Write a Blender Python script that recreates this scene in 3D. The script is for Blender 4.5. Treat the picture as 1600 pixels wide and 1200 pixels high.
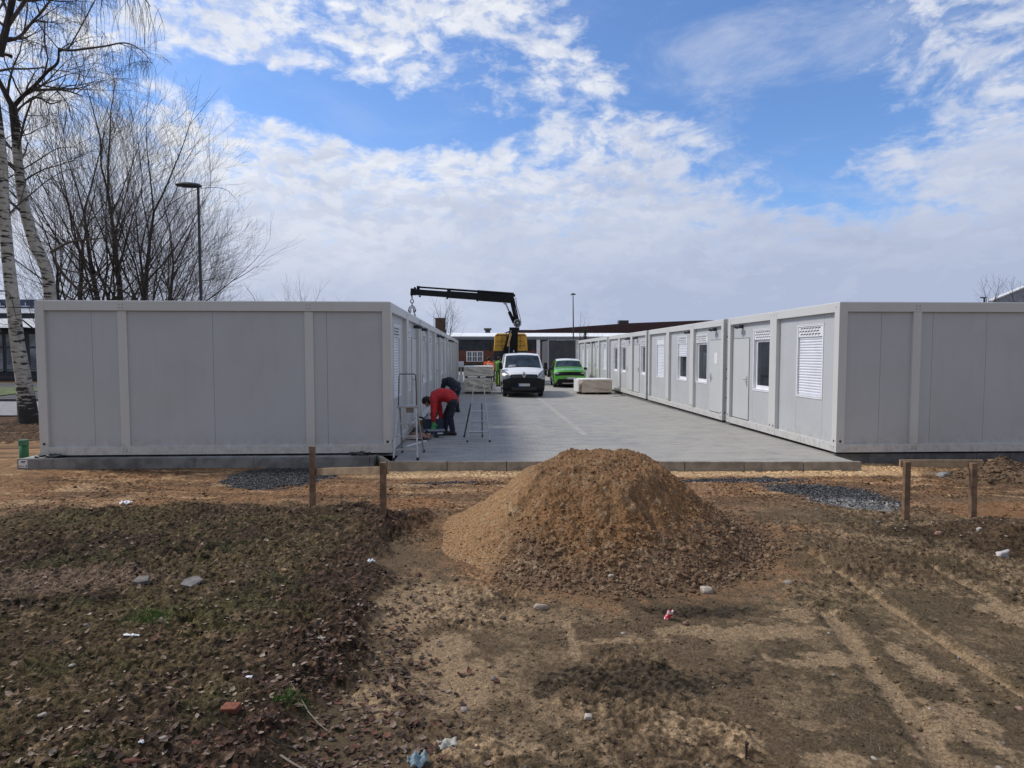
import bpy, bmesh, math, random
import numpy as np
from mathutils import Vector, Matrix
PI = math.pi
R = math.radians
rng = np.random.default_rng(7)
random.seed(7)
for o in list(bpy.data.objects):
    bpy.data.objects.remove(o)
scene = bpy.context.scene
COL = scene.collection

# ------------------------------------------------------------------ camera
FPX, YAW, PITCH, EYE = 925.7, 0.0412, 0.0503, 1.761
cam_data = bpy.data.cameras.new('camera')
cam = bpy.data.objects.new('camera', cam_data)
COL.objects.link(cam)
cam.location = (0, 0, EYE)
cam.rotation_euler = (PI/2 - PITCH, 0, -YAW)
cam_data.sensor_width = 36
cam_data.lens = 36*FPX/1600
cam_data.clip_start = 0.05
cam_data.clip_end = 3000
scene.camera = cam
scene.view_settings.view_transform = 'Standard'
scene.view_settings.look = 'None'
scene.view_settings.gamma = 1
scene.view_settings.exposure = 0.12

# ------------------------------------------------------------------ sky
SUN_EL, SUN_AZ = R(47), R(-72)      # azimuth measured from +Y towards +X
sun_dir = Vector((math.sin(SUN_AZ)*math.cos(SUN_EL), math.cos(SUN_AZ)*math.cos(SUN_EL), math.sin(SUN_EL)))
sd = bpy.data.lights.new('sun', 'SUN')
sd.energy = 2.5
sd.angle = R(9)
sd.color = (1.0, 0.95, 0.87)
sun = bpy.data.objects.new('sun', sd)
COL.objects.link(sun)
sun.location = (-30, 10, 30)
sun.rotation_euler = (-sun_dir).to_track_quat('-Z', 'Y').to_euler()


class NT:
    """tiny helper to write node graphs"""
    def __init__(self, tree):
        self.t = tree
        self.n = tree.nodes
        self.l = tree.links
    def node(self, kind, **kw):
        nd = self.n.new(kind)
        for k, v in kw.items():
            setattr(nd, k, v)
        return nd
    def put(self, sock, v):
        if hasattr(v, 'is_output') or isinstance(v, bpy.types.NodeSocket):
            self.l.new(v, sock)
        elif v is not None:
            sock.default_value = v
    def math(self, op, a, b=None, c=None, clamp=False):
        nd = self.n.new('ShaderNodeMath')
        nd.operation = op
        nd.use_clamp = clamp
        self.put(nd.inputs[0], a)
        if b is not None: self.put(nd.inputs[1], b)
        if c is not None: self.put(nd.inputs[2], c)
        return nd.outputs[0]
    def vmath(self, op, a, b=None):
        nd = self.n.new('ShaderNodeVectorMath')
        nd.operation = op
        self.put(nd.inputs[0], a)
        if b is not None: self.put(nd.inputs[1], b)
        return nd.outputs[0]
    def noise(self, vec, scale, detail=6, rough=0.55, dist=0.0, lac=2.0):
        nd = self.n.new('ShaderNodeTexNoise')
        self.put(nd.inputs['Vector'], vec)
        nd.inputs['Scale'].default_value = scale
        nd.inputs['Detail'].default_value = detail
        nd.inputs['Roughness'].default_value = rough
        nd.inputs['Lacunarity'].default_value = lac
        nd.inputs['Distortion'].default_value = dist
        return nd.outputs['Fac']
    def ramp(self, fac, stops, interp='LINEAR'):
        nd = self.n.new('ShaderNodeValToRGB')
        nd.color_ramp.interpolation = interp
        el = nd.color_ramp.elements
        while len(el) > 1: el.remove(el[-1])
        el[0].position = stops[0][0]; el[0].color = col4(stops[0][1])
        for p, c in stops[1:]:
            e = el.new(p); e.color = col4(c)
        self.put(nd.inputs[0], fac)
        return nd.outputs[0]
    def mix(self, fac, a, b, mode='MIX'):
        nd = self.n.new('ShaderNodeMix')
        nd.data_type = 'RGBA'
        nd.blend_type = mode
        self.put(nd.inputs[0], fac)
        self.put(nd.inputs[6], col4(a) if isinstance(a, (tuple, float, int)) else a)
        self.put(nd.inputs[7], col4(b) if isinstance(b, (tuple, float, int)) else b)
        return nd.outputs[2]
    def smooth(self, v, lo, hi, to0=0.0, to1=1.0):
        nd = self.n.new('ShaderNodeMapRange')
        nd.interpolation_type = 'SMOOTHSTEP'
        self.put(nd.inputs[0], v)
        nd.inputs[1].default_value = lo; nd.inputs[2].default_value = hi
        nd.inputs[3].default_value = to0; nd.inputs[4].default_value = to1
        return nd.outputs[0]
    def comb(self, x, y, z):
        nd = self.n.new('ShaderNodeCombineXYZ')
        self.put(nd.inputs[0], x); self.put(nd.inputs[1], y); self.put(nd.inputs[2], z)
        return nd.outputs[0]


def col4(c):
    if isinstance(c, (int, float)):
        return (c, c, c, 1)
    return tuple(c) if len(c) == 4 else tuple(c) + (1,)


world = bpy.data.worlds.new('World')
scene.world = world
world.use_nodes = True
W = NT(world.node_tree)
W.n.clear()
wout = W.node('ShaderNodeOutputWorld')
sky = W.node('ShaderNodeTexSky', sky_type='NISHITA', sun_disc=False)
sky.sun_elevation = SUN_EL
sky.sun_rotation = SUN_AZ
sky.air_density = 1.0; sky.dust_density = 0.4; sky.ozone_density = 3.0
tc = W.node('ShaderNodeTexCoord')
sep = W.node('ShaderNodeSeparateXYZ')
W.l.new(tc.outputs['Generated'], sep.inputs[0])
dx, dy, dz = sep.outputs
az = W.math('ARCTAN2', dx, dy)
el = W.math('ARCSINE', dz)
zz = W.math('ADD', W.math('MAXIMUM', dz, 0.0), 0.16)
plane = W.comb(W.math('DIVIDE', dx, zz), W.math('DIVIDE', dy, zz), 0.0)


def dirpx(px, py):
    u = (px-800)/FPX; v = (600-py)/FPX
    return math.atan(u)+YAW, math.atan2(v - math.tan(PITCH), math.sqrt(1+u*u))


def blob(px, py, rx, ry, rot, amp):
    a0, e0 = dirpx(px, py)
    a = W.math('SUBTRACT', az, a0); e = W.math('SUBTRACT', el, e0)
    c, s = math.cos(R(rot)), math.sin(R(rot))
    xx = W.math('ADD', W.math('MULTIPLY', a, c), W.math('MULTIPLY', e, s))
    yy = W.math('SUBTRACT', W.math('MULTIPLY', e, c), W.math('MULTIPLY', a, s))
    xx = W.math('MULTIPLY', xx, FPX/rx); yy = W.math('MULTIPLY', yy, FPX/ry)
    d = W.math('ADD', W.math('MULTIPLY', xx, xx), W.math('MULTIPLY', yy, yy))
    g = W.math('EXPONENT', W.math('MULTIPLY', d, -1.0))
    return W.math('MULTIPLY', g, amp)


bias = None
for b in [(300, 128, 70, 22, -4, -0.30), (420, 150, 75, 26, -14, -0.34), (560, 185, 105, 30, -10, -0.42), (700, 190, 80, 30, -6, -0.34), (770, 170, 40, 40, 0, -0.12),
          (1090, 95, 130, 70, -10, -0.55), (1200, 175, 130, 60, -8, -0.42), (1270, 275, 80, 75, 0, -0.40), (1010, 25, 50, 45, 0, -0.25), (1300, 60, 90, 80, 0, -0.10), (1190, 10, 140, 45, 0, -0.3),
          (425, 103, 36, 15, 0, 0.30), (515, 112, 30, 12, 0, 0.24), (960, 140, 45, 26, 0, 0.26), (1100, 215, 110, 24, -14, 0.28), (1040, 5, 50, 30, 0, 0.12),
          (1520, 50, 130, 70, 0, 0.12), (1460, 180, 170, 60, 6, 0.04), (1500, 270, 140, 40, 0, 0.08), (640, 50, 240, 50, 0, 0.13), (260, 30, 120, 50, 0, 0.15), (600, 300, 420, 70, 0, 0.18), (1000, 260, 170, 50, 0, 0.14), (100, 250, 200, 120, 0, 0.1)]:
    g = blob(*b)
    bias = g if bias is None else W.math('ADD', bias, g)
low = W.smooth(el, R(5), R(19), 0.40, 0.0)
behind = W.smooth(dy, -0.4, 0.3, 0.45, 0.0)
bias = W.math('ADD', W.math('ADD', bias, low), behind)
# puffy field: two noise octaves groups evaluated on the cloud deck plus a direction-space one for detail low down
dirv = W.comb(W.math('MULTIPLY', az, 1.0), W.math('MULTIPLY', el, 1.9), 0.0)
wv = W.node('ShaderNodeTexNoise'); wv.inputs['Scale'].default_value = 5.0; wv.inputs['Detail'].default_value = 4
W.l.new(dirv, wv.inputs['Vector'])
wsc = W.node('ShaderNodeVectorMath', operation='SCALE'); W.l.new(W.vmath('SUBTRACT', wv.outputs['Color'], (0.5, 0.5, 0.5)), wsc.inputs[0]); wsc.inputs[3].default_value = 0.10
dirw = W.vmath('ADD', dirv, wsc.outputs[0])
n_big = W.noise(plane, 1.5, 6, 0.55, 0.1)
n_mid = W.noise(dirw, 6.5, 10, 0.60, 0.0)
n_fine = W.noise(dirw, 22.0, 8, 0.62, 0.0)
n_up = W.noise(W.vmath('ADD', dirw, (0.010, -0.022, 0.0)), 6.5, 10, 0.60, 0.0)      # same field shifted: gives a lit side
dens = W.math('ADD', W.math('MULTIPLY', n_big, 0.35), W.math('MULTIPLY', n_mid, 1.30))
dens = W.math('ADD', dens, W.math('MULTIPLY', n_fine, 0.48))
dens = W.math('ADD', W.math('SUBTRACT', dens, 0.13), bias)
cover = W.smooth(dens, 0.78, 1.13)
cover = W.math('MULTIPLY', cover, W.math('SUBTRACT', 1.0, W.math('MULTIPLY', W.smooth(n_fine, 0.56, 0.36, 0.0, 0.55), W.smooth(el, R(9), R(20)))))
veil = W.math('MULTIPLY', W.smooth(W.noise(plane, 2.2, 8, 0.65, 0.8), 0.45, 0.8), W.smooth(az, R(-2), R(24), 0.12, 0.55))
cover = W.math('MAXIMUM', cover, W.math('ADD', veil, 0.02))
thick = W.smooth(dens, 0.90, 1.25)
lit = W.smooth(W.math('SUBTRACT', n_mid, n_up), -0.05, 0.06)
n_sh = W.noise(dirw, 4.2, 9, 0.6, 0.0)
lowg = W.smooth(el, R(2), R(20), 1.0, 0.0)
side = W.smooth(az, R(-14), R(26), 0.0, 1.0)
calm = W.smooth(el, R(6), R(22), 0.30, 1.0)
dark = W.math('MULTIPLY', W.math('MULTIPLY', W.smooth(n_sh, 0.36, 0.68), 0.34), W.math('ADD', W.math('MULTIPLY', calm, 0.7), 0.3))
dark = W.math('ADD', dark, W.math('MULTIPLY', W.math('MULTIPLY', W.math('SUBTRACT', 1.0, lit), 0.30), calm))
dark = W.math('MULTIPLY', dark, W.math('ADD', W.math('MULTIPLY', thick, 0.75), 0.25))
dark = W.math('ADD', dark, W.math('MULTIPLY', lowg, 0.64))
dark = W.math('ADD', dark, W.math('MULTIPLY', side, 0.34))
dark = W.math('ADD', dark, blob(620, 330, 260, 55, 0, 0.12), clamp=True)
ccol = W.ramp(dark, [(0.0, (0.86, 0.875, 0.915)), (0.3, (0.70, 0.735, 0.82)), (0.6, (0.54, 0.59, 0.72)), (1.0, (0.40, 0.46, 0.62))])
ccol = W.mix(W.smooth(dy, -0.35, 0.25, 1.0, 0.0), ccol, (0.50, 0.53, 0.60))
backdim = W.smooth(dy, -0.6, 0.5, 0.85, 1.0)
bg_sky = W.node('ShaderNodeBackground')
skyc = W.mix(1.0, sky.outputs[0], (0.82, 1.02, 1.28), 'MULTIPLY')
W.l.new(skyc, bg_sky.inputs[0]); bg_sky.inputs[1].default_value = 0.125
bg_cl = W.node('ShaderNodeBackground')
W.l.new(ccol, bg_cl.inputs[0])
W.l.new(backdim, bg_cl.inputs[1])
mixs = W.node('ShaderNodeMixShader')
W.l.new(cover, mixs.inputs[0]); W.l.new(bg_sky.outputs[0], mixs.inputs[1]); W.l.new(bg_cl.outputs[0], mixs.inputs[2])
W.l.new(mixs.outputs[0], wout.inputs[0])

# ------------------------------------------------------------------ materials
MATS = {}


def mat(name, color, rough=0.7, metal=0.0, var=0.0, vscale=3.0, bump=0.0, bscale=30.0, var2=None, spec=0.5, coat=0.0, trans=0.0, detail=6):
    if name in MATS: return MATS[name]
    m = bpy.data.materials.new(name)
    m.use_nodes = True
    T = NT(m.node_tree)
    b = T.n['Principled BSDF']
    b.inputs['Roughness'].default_value = rough
    b.inputs['Metallic'].default_value = metal
    b.inputs['Specular IOR Level'].default_value = spec
    b.inputs['Coat Weight'].default_value = coat
    b.inputs['Coat Roughness'].default_value = 0.05
    b.inputs['Transmission Weight'].default_value = trans
    tcn = T.node('ShaderNodeTexCoord')
    if var > 0:
        n = T.noise(tcn.outputs['Object'], vscale, detail, 0.6)
        c2 = var2 if var2 else tuple(max(0, x*(1-var)) for x in color[:3])
        c1 = color if var2 else tuple(min(1, x*(1+var*0.6)) for x in color[:3])
        f = T.smooth(n, 0.35, 0.65)
        T.l.new(T.mix(f, tuple(c1), tuple(c2)), b.inputs['Base Color'])
    else:
        b.inputs['Base Color'].default_value = col4(color)
    if bump > 0:
        n = T.noise(tcn.outputs['Object'], bscale, 5, 0.6)
        bp = T.node('ShaderNodeBump')
        bp.inputs['Strength'].default_value = 1.0
        bp.inputs['Distance'].default_value = bump
        T.l.new(n, bp.inputs['Height'])
        T.l.new(bp.outputs[0], b.inputs['Normal'])
    MATS[name] = m
    return m


def dirty_metal(name, base, dirt=(0.30, 0.27, 0.22), rough=0.45, amount=0.35, streak=True):
    """painted sheet metal with faint streaks and dust that gathers near z=0 of the object"""
    if name in MATS: return MATS[name]
    m = bpy.data.materials.new(name); m.use_nodes = True
    T = NT(m.node_tree); b = T.n['Principled BSDF']
    tcn = T.node('ShaderNodeTexCoord')
    mp = T.node('ShaderNodeMapping'); mp.inputs['Scale'].default_value = (6, 6, 0.35)
    T.l.new(tcn.outputs['Object'], mp.inputs[0])
    st = T.noise(mp.outputs[0], 1.6, 6, 0.65)
    bl = T.noise(tcn.outputs['Object'], 0.9, 5, 0.6)
    sp = T.node('ShaderNodeSeparateXYZ'); T.l.new(tcn.outputs['Object'], sp.inputs[0])
    splash = T.smooth(sp.outputs[2], 0.0, 0.42, 1.0, 0.0)
    spn = T.math('MULTIPLY', splash, T.smooth(T.noise(tcn.outputs['Object'], 9, 6, 0.7), 0.35, 0.75))
    f = T.math('MULTIPLY', T.smooth(st, 0.45, 0.85), amount*0.13)
    f = T.math('ADD', f, T.math('MULTIPLY', T.smooth(bl, 0.35, 0.8), amount*0.26))
    f = T.math('ADD', f, T.math('MULTIPLY', spn, amount), clamp=True)
    T.l.new(T.mix(f, base, dirt), b.inputs['Base Color'])
    b.inputs['Roughness'].default_value = rough
    bp = T.node('ShaderNodeBump'); bp.inputs['Strength'].default_value = 1.0; bp.inputs['Distance'].default_value = 0.012
    T.l.new(T.noise(tcn.outputs['Object'], 1.3, 2, 0.5), bp.inputs['Height'])
    T.l.new(bp.outputs[0], b.inputs['Normal'])
    MATS[name] = m
    return m


M_FRAME = dirty_metal('painted frame steel', (0.60, 0.60, 0.59), rough=0.42, amount=0.55)
M_PANEL = dirty_metal('painted wall sheet', (0.49, 0.507, 0.53), rough=0.48, amount=0.75)
M_ROOF = dirty_metal('roof sheet', (0.68, 0.69, 0.70), rough=0.5)
M_PVC = mat('white window plastic', (0.80, 0.81, 0.84), 0.35, var=0.05)
M_SHUT = mat('shutter slats', (0.74, 0.76, 0.82), 0.4, var=0.06, vscale=2)
M_SLOT = mat('dark slot', (0.03, 0.032, 0.036), 0.8)
M_BLK = mat('black rubber', (0.018, 0.018, 0.02), 0.7, var=0.3, vscale=8)
M_DOOR = dirty_metal('door sheet', (0.545, 0.56, 0.565), rough=0.42, amount=0.4)
M_ALU = mat('aluminium', (0.42, 0.43, 0.45), 0.4, metal=0.8, var=0.15, vscale=12)
M_STEEL = mat('galvanised steel', (0.42, 0.44, 0.46), 0.45, metal=0.7, var=0.2, vscale=10)
M_DARKMETAL = mat('dark painted steel', (0.035, 0.038, 0.045), 0.4, var=0.25, vscale=5)
M_GLASS = mat('window glass', (0.022, 0.028, 0.036), 0.06, spec=0.8, var=0.5, vscale=1.5)
M_WOODSTAKE = mat('weathered timber', (0.20, 0.125, 0.075), 0.85, var=0.35, vscale=9, bump=0.002, bscale=40)
M_WOODNEW = mat('raw plank', (0.36, 0.25, 0.155), 0.8, var=0.3, vscale=7, bump=0.001, bscale=50)
M_CONC = mat('kerb concrete', (0.30, 0.265, 0.215), 0.9, var=0.3, vscale=4, bump=0.004, bscale=60)
M_CONCTOP = mat('slab concrete', (0.36, 0.36, 0.36), 0.9, var=0.25, vscale=3, bump=0.004, bscale=50)


# ------------------------------------------------------------------ mesh helper
class MB:
    def __init__(self):
        self.v = []; self.f = []; self.mi = []; self.cur = 0
    def face(self, *idx):
        self.f.append(tuple(idx)); self.mi.append(self.cur)
    def box(self, x0, x1, y0, y1, z0, z1):
        b = len(self.v)
        self.v += [(x0, y0, z0), (x1, y0, z0), (x1, y1, z0), (x0, y1, z0), (x0, y0, z1), (x1, y0, z1), (x1, y1, z1), (x0, y1, z1)]
        for q in ((0, 3, 2, 1), (4, 5, 6, 7), (0, 1, 5, 4), (1, 2, 6, 5), (2, 3, 7, 6), (3, 0, 4, 7)):
            self.face(*[b+i for i in q])
        return self
    def obox(self, c, ax, ay, az_, hx, hy, hz):
        """oriented box: centre, three axis vectors, half sizes"""
        c = Vector(c); b = len(self.v)
        ax, ay, az_ = Vector(ax).normalized(), Vector(ay).normalized(), Vector(az_).normalized()
        for sz in (-1, 1):
            for sx, sy in ((-1, -1), (1, -1), (1, 1), (-1, 1)):
                self.v.append(tuple(c + ax*hx*sx + ay*hy*sy + az_*hz*sz))
        for q in ((0, 3, 2, 1), (4, 5, 6, 7), (0, 1, 5, 4), (1, 2, 6, 5), (2, 3, 7, 6), (3, 0, 4, 7)):
            self.face(*[b+i for i in q])
        return self
    def beam(self, p0, p1, w, h, up=(0, 0, 1)):
        p0, p1 = Vector(p0), Vector(p1)
        d = (p1-p0); L = d.length; d.normalize()
        s = d.cross(Vector(up))
        if s.length < 1e-4: s = Vector((1, 0, 0))
        s.normalize(); u = s.cross(d)
        return self.obox((p0+p1)/2, d, s, u, L/2, w/2, h/2)
    def path(self, pts, rad, n=8, cap=True):
        pts = [Vector(p) for p in pts]
        if not hasattr(rad, '__len__'): rad = [rad]*len(pts)
        base = len(self.v)
        up = Vector((0.13, 0.21, 0.97))
        prev = None
        for i, p in enumerate(pts):
            d = (pts[min(i+1, len(pts)-1)]-pts[max(i-1, 0)])
            if d.length < 1e-9: d = Vector((0, 0, 1))
            d.normalize()
            a = prev if prev is not None else d.cross(up)
            a = a - d*a.dot(d)
            if a.length < 1e-5: a = d.cross(Vector((1, 0, 0)))
            a.normalize(); prev = a
            b = d.cross(a)
            for k in range(n):
                t = 2*PI*k/n
                self.v.append(tuple(p + (a*math.cos(t)+b*math.sin(t))*rad[i]))
        for i in range(len(pts)-1):
            for k in range(n):
                k2 = (k+1) % n
                self.face(base+i*n+k, base+i*n+k2, base+(i+1)*n+k2, base+(i+1)*n+k)
        if cap:
            self.face(*[base+k for k in range(n)][::-1])
            self.face(*[base+(len(pts)-1)*n+k for k in range(n)])
        return self
    def cyl(self, p0, p1, r0, r1=None, n=16):
        return self.path([p0, p1], [r0, r0 if r1 is None else r1], n)
    def prism(self, poly, lo, hi, axis='x'):
        """polygon in the other two axes extruded along axis"""
        b = len(self.v); n = len(poly)
        for t in (lo, hi):
            for (a, c) in poly:
                self.v.append({'x': (t, a, c), 'y': (a, t, c), 'z': (a, c, t)}[axis])
        self.face(*[b+i for i in range(n)][::-1]); self.face(*[b+n+i for i in range(n)])
        for i in range(n):
            j = (i+1) % n
            self.face(b+i, b+j, b+n+j, b+n+i)
        return self
    def grid(self, nu, nv, fn):
        b = len(self.v)
        for j in range(nv):
            for i in range(nu):
                self.v.append(tuple(fn(i/(nu-1), j/(nv-1))))
        for j in range(nv-1):
            for i in range(nu-1):
                self.face(b+j*nu+i, b+j*nu+i+1, b+(j+1)*nu+i+1, b+(j+1)*nu+i)
        return self
    def mesh(self, name, mats):
        me = bpy.data.meshes.new(name)
        me.from_pydata(self.v, [], self.f)
        if not isinstance(mats, (list, tuple)): mats = [mats]
        for m in mats: me.materials.append(m)
        me.polygons.foreach_set('material_index', self.mi)
        me.update()
        return me
    def build(self, name, mats, parent=None, smooth=False, bevel=0, sharp=35, fix=True, segs=2):
        me = self.mesh(name, mats)
        if fix:
            bm = bmesh.new(); bm.from_mesh(me)
            bmesh.ops.recalc_face_normals(bm, faces=bm.faces)
            bm.to_mesh(me); bm.free()
        return link(name, me, parent, smooth, bevel, sharp, segs)


def link(name, me, parent=None, smooth=False, bevel=0, sharp=35, segs=2):
    o = bpy.data.objects.new(name, me)
    COL.objects.link(o)
    if parent is not None: o.parent = parent
    if smooth:
        me.polygons.foreach_set('use_smooth', [True]*len(me.polygons))
        if sharp and sharp < 180:
            me.set_sharp_from_angle(angle=R(sharp))
    if bevel:
        md = o.modifiers.new('bevel', 'BEVEL')
        md.width = bevel; md.segments = segs; md.limit_method = 'ANGLE'; md.angle_limit = R(40)
        md.use_clamp_overlap = True
    return o


def tag(o, label, cat, group=None, kind=None):
    if label: o['label'] = label
    if cat: o['category'] = cat
    if group: o['group'] = group
    if kind: o['kind'] = kind
    return o


def empty(name, loc=(0, 0, 0), rz=0.0, label=None, cat=None, group=None):
    o = bpy.data.objects.new(name, None)
    COL.objects.link(o)
    o.location = loc; o.rotation_euler = (0, 0, rz)
    o.empty_display_size = 0.2
    return tag(o, label, cat, group)


def struct(o, kind='structure'):
    o['kind'] = kind
    return o


def kids(o): return [c for c in bpy.data.objects if c.parent == o]


def copy_tree(o, parent=None):
    c = o.copy(); COL.objects.link(c)
    if parent is not None: c.parent = parent
    for ch in kids(o): copy_tree(ch, c)
    return c


# ------------------------------------------------------------------ numpy noise
def _hash(ix, iy, seed):
    h = (ix.astype(np.int64)*374761393 + iy.astype(np.int64)*668265263 + seed*1442695041) & 0xffffffff
    h = ((h ^ (h >> 13))*1274126177) & 0xffffffff
    h = (h ^ (h >> 16)) & 0xffffffff
    return h/4294967295.0


def vnoise(x, y, seed=0):
    ix = np.floor(x); iy = np.floor(y)
    fx = x-ix; fy = y-iy
    fx = fx*fx*fx*(fx*(fx*6-15)+10); fy = fy*fy*fy*(fy*(fy*6-15)+10)
    ix = ix.astype(np.int64); iy = iy.astype(np.int64)
    a = _hash(ix, iy, seed); b = _hash(ix+1, iy, seed); c = _hash(ix, iy+1, seed); d = _hash(ix+1, iy+1, seed)
    return (a*(1-fx)+b*fx)*(1-fy)+(c*(1-fx)+d*fx)*fy


def fbm(x, y, s, octv=4, seed=0, gain=0.5):
    t = np.zeros_like(np.asarray(x, float)); amp = 1.0; tot = 0.0
    x = np.asarray(x, float)*s; y = np.asarray(y, float)*s
    for i in range(octv):
        t = t + amp*vnoise(x, y, seed+i*17)
        tot += amp; amp *= gain
        x, y = x*1.93+11.3*y*0.13+3.7, y*1.93-x*0.11+9.1
    return t/tot


def sstep(v, a, b):
    t = np.clip((v-a)/(b-a), 0, 1)
    return t*t*(3-2*t)


def ground_pt(px, py, z):
    """ground point behind a point of the survey photo"""
    u = (px-800)/FPX; v = (600-py)/FPX
    cy, sy, cp, sp = math.cos(YAW), math.sin(YAW), math.cos(PITCH), math.sin(PITCH)
    d = (sy*cp+u*cy+v*sy*sp, cy*cp-u*sy+v*cy*sp, -sp+v*cp)
    t = (z-EYE)/d[2]
    return d[0]*t, d[1]*t


def bgauss(x, y, px, py, rx, ry, z=-0.2, rot=0.0):
    """soft elliptic patch on the ground, centre surveyed, radii in metres"""
    cx, cy = ground_pt(px, py, z)
    c, s = math.cos(R(rot)), math.sin(R(rot))
    ax = ((x-cx)*c+(y-cy)*s)/rx; ay = (-(x-cx)*s+(y-cy)*c)/ry
    return np.exp(-(ax*ax+ay*ay))


def seg_dist(x, y, p, q):
    px_, py_ = p; qx, qy = q
    dx_, dy_ = qx-px_, qy-py_
    t = np.clip(((x-px_)*dx_+(y-py_)*dy_)/(dx_*dx_+dy_*dy_), 0, 1)
    return np.hypot(x-px_-t*dx_, y-py_-t*dy_)
# ------------------------------------------------------------------ layout numbers
CW, CL, CH, GAP = 2.438, 6.058, 2.69, 0.30
XR, YR = 6.233, 10.295
XL, YL, TILT = -1.711, 10.60, R(0.52)
G0 = -0.20


def pave_z(y):
    return -0.05 - 0.08*min(max((y-10)/14.0, 0), 1)


# ------------------------------------------------------------------ terrain
def bank_mask(x, y):
    wob = (fbm(x, y, 1.3, 4, 5)-0.5)
    edge = -0.85 + 0.9*wob
    m = sstep(edge-x, -0.04, 0.16)
    top = 7.75 + 1.6*(fbm(x, y, 1.1, 5, 9)-0.5)
    return m*sstep(top-y+0.7*(fbm(x, y, 4.0, 4, 12)-0.5), -0.1, 0.9)


def terrain(x, y, fine=True):
    x = np.asarray(x, float); y = np.asarray(y, float)
    z = np.full_like(x, G0)
    near = sstep(60-np.hypot(x, y), 0, 40)
    bank = bank_mask(x, y)
    z = z + bank*(0.085+0.06*(fbm(x, y, 1.0, 3, 21)-0.5))
    z = z + 0.05*(fbm(x, y, 0.55, 3, 31)-0.5)*near
    # spoil ridges around the right-hand stakes
    z = z + 0.13*np.exp(-((x-5.75)/0.55)**2-((y-6.3)/0.30)**2) + 0.16*np.exp(-((x-5.6)/0.35)**2-((y-5.95)/0.20)**2)
    z = z + 0.05*np.exp(-((x+1.15)/0.25)**2-((y-6.65)/0.4)**2)
    if fine:
        rough = 0.38 + 1.3*bank + 1.0*sstep(fbm(x, y, 1.1, 3, 44), 0.48, 0.66)
        n1 = fbm(x, y, 7.0, 4, 51, 0.55)-0.5
        n2 = 1-np.abs(fbm(x, y, 14.0, 3, 61, 0.6)*2-1)
        n3 = fbm(x, y, 42.0, 3, 71, 0.6)-0.5
        n4 = fbm(x, y, 90.0, 2, 73, 0.6)-0.5
        z = z + rough*(0.045*n1 + 0.022*(n2-0.8) + 0.024*n3 + 0.010*n4)
        # tyre track
        for (p, q, wd, dp) in TRACKS:
            d = seg_dist(x, y, p, q) + 0.03*(fbm(x, y, 3, 2, 3)-0.5)
            z = z - dp*np.exp(-(d/wd)**2) + dp*0.7*np.exp(-((d-wd*1.7)/(wd*0.6))**2)
        # tread pattern, lower right
        tm = bgauss(x, y, 1400, 880, 1.3, 0.55)
        z = z + tm*0.026*np.sin(x*22+y*52+5*fbm(x, y, 2, 2, 8))
    # stays below kerbs and slabs near the yard
    z = np.minimum(z, np.where(y > 9.35, G0+0.03, 9))
    z = np.where(y > 9.9, np.minimum(z, G0-0.01), z)
    return z


TRACKS = [((3.05, 2.4), (3.18, 5.7), 0.05, 0.034), ((3.95, 2.4), (4.1, 5.2), 0.06, 0.026), ((2.1, 2.2), (2.6, 4.3), 0.08, 0.020)]


def lerpc(c, m, col):
    m = m[:, None]
    return c*(1-m)+np.array(col)[None, :]*m


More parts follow.
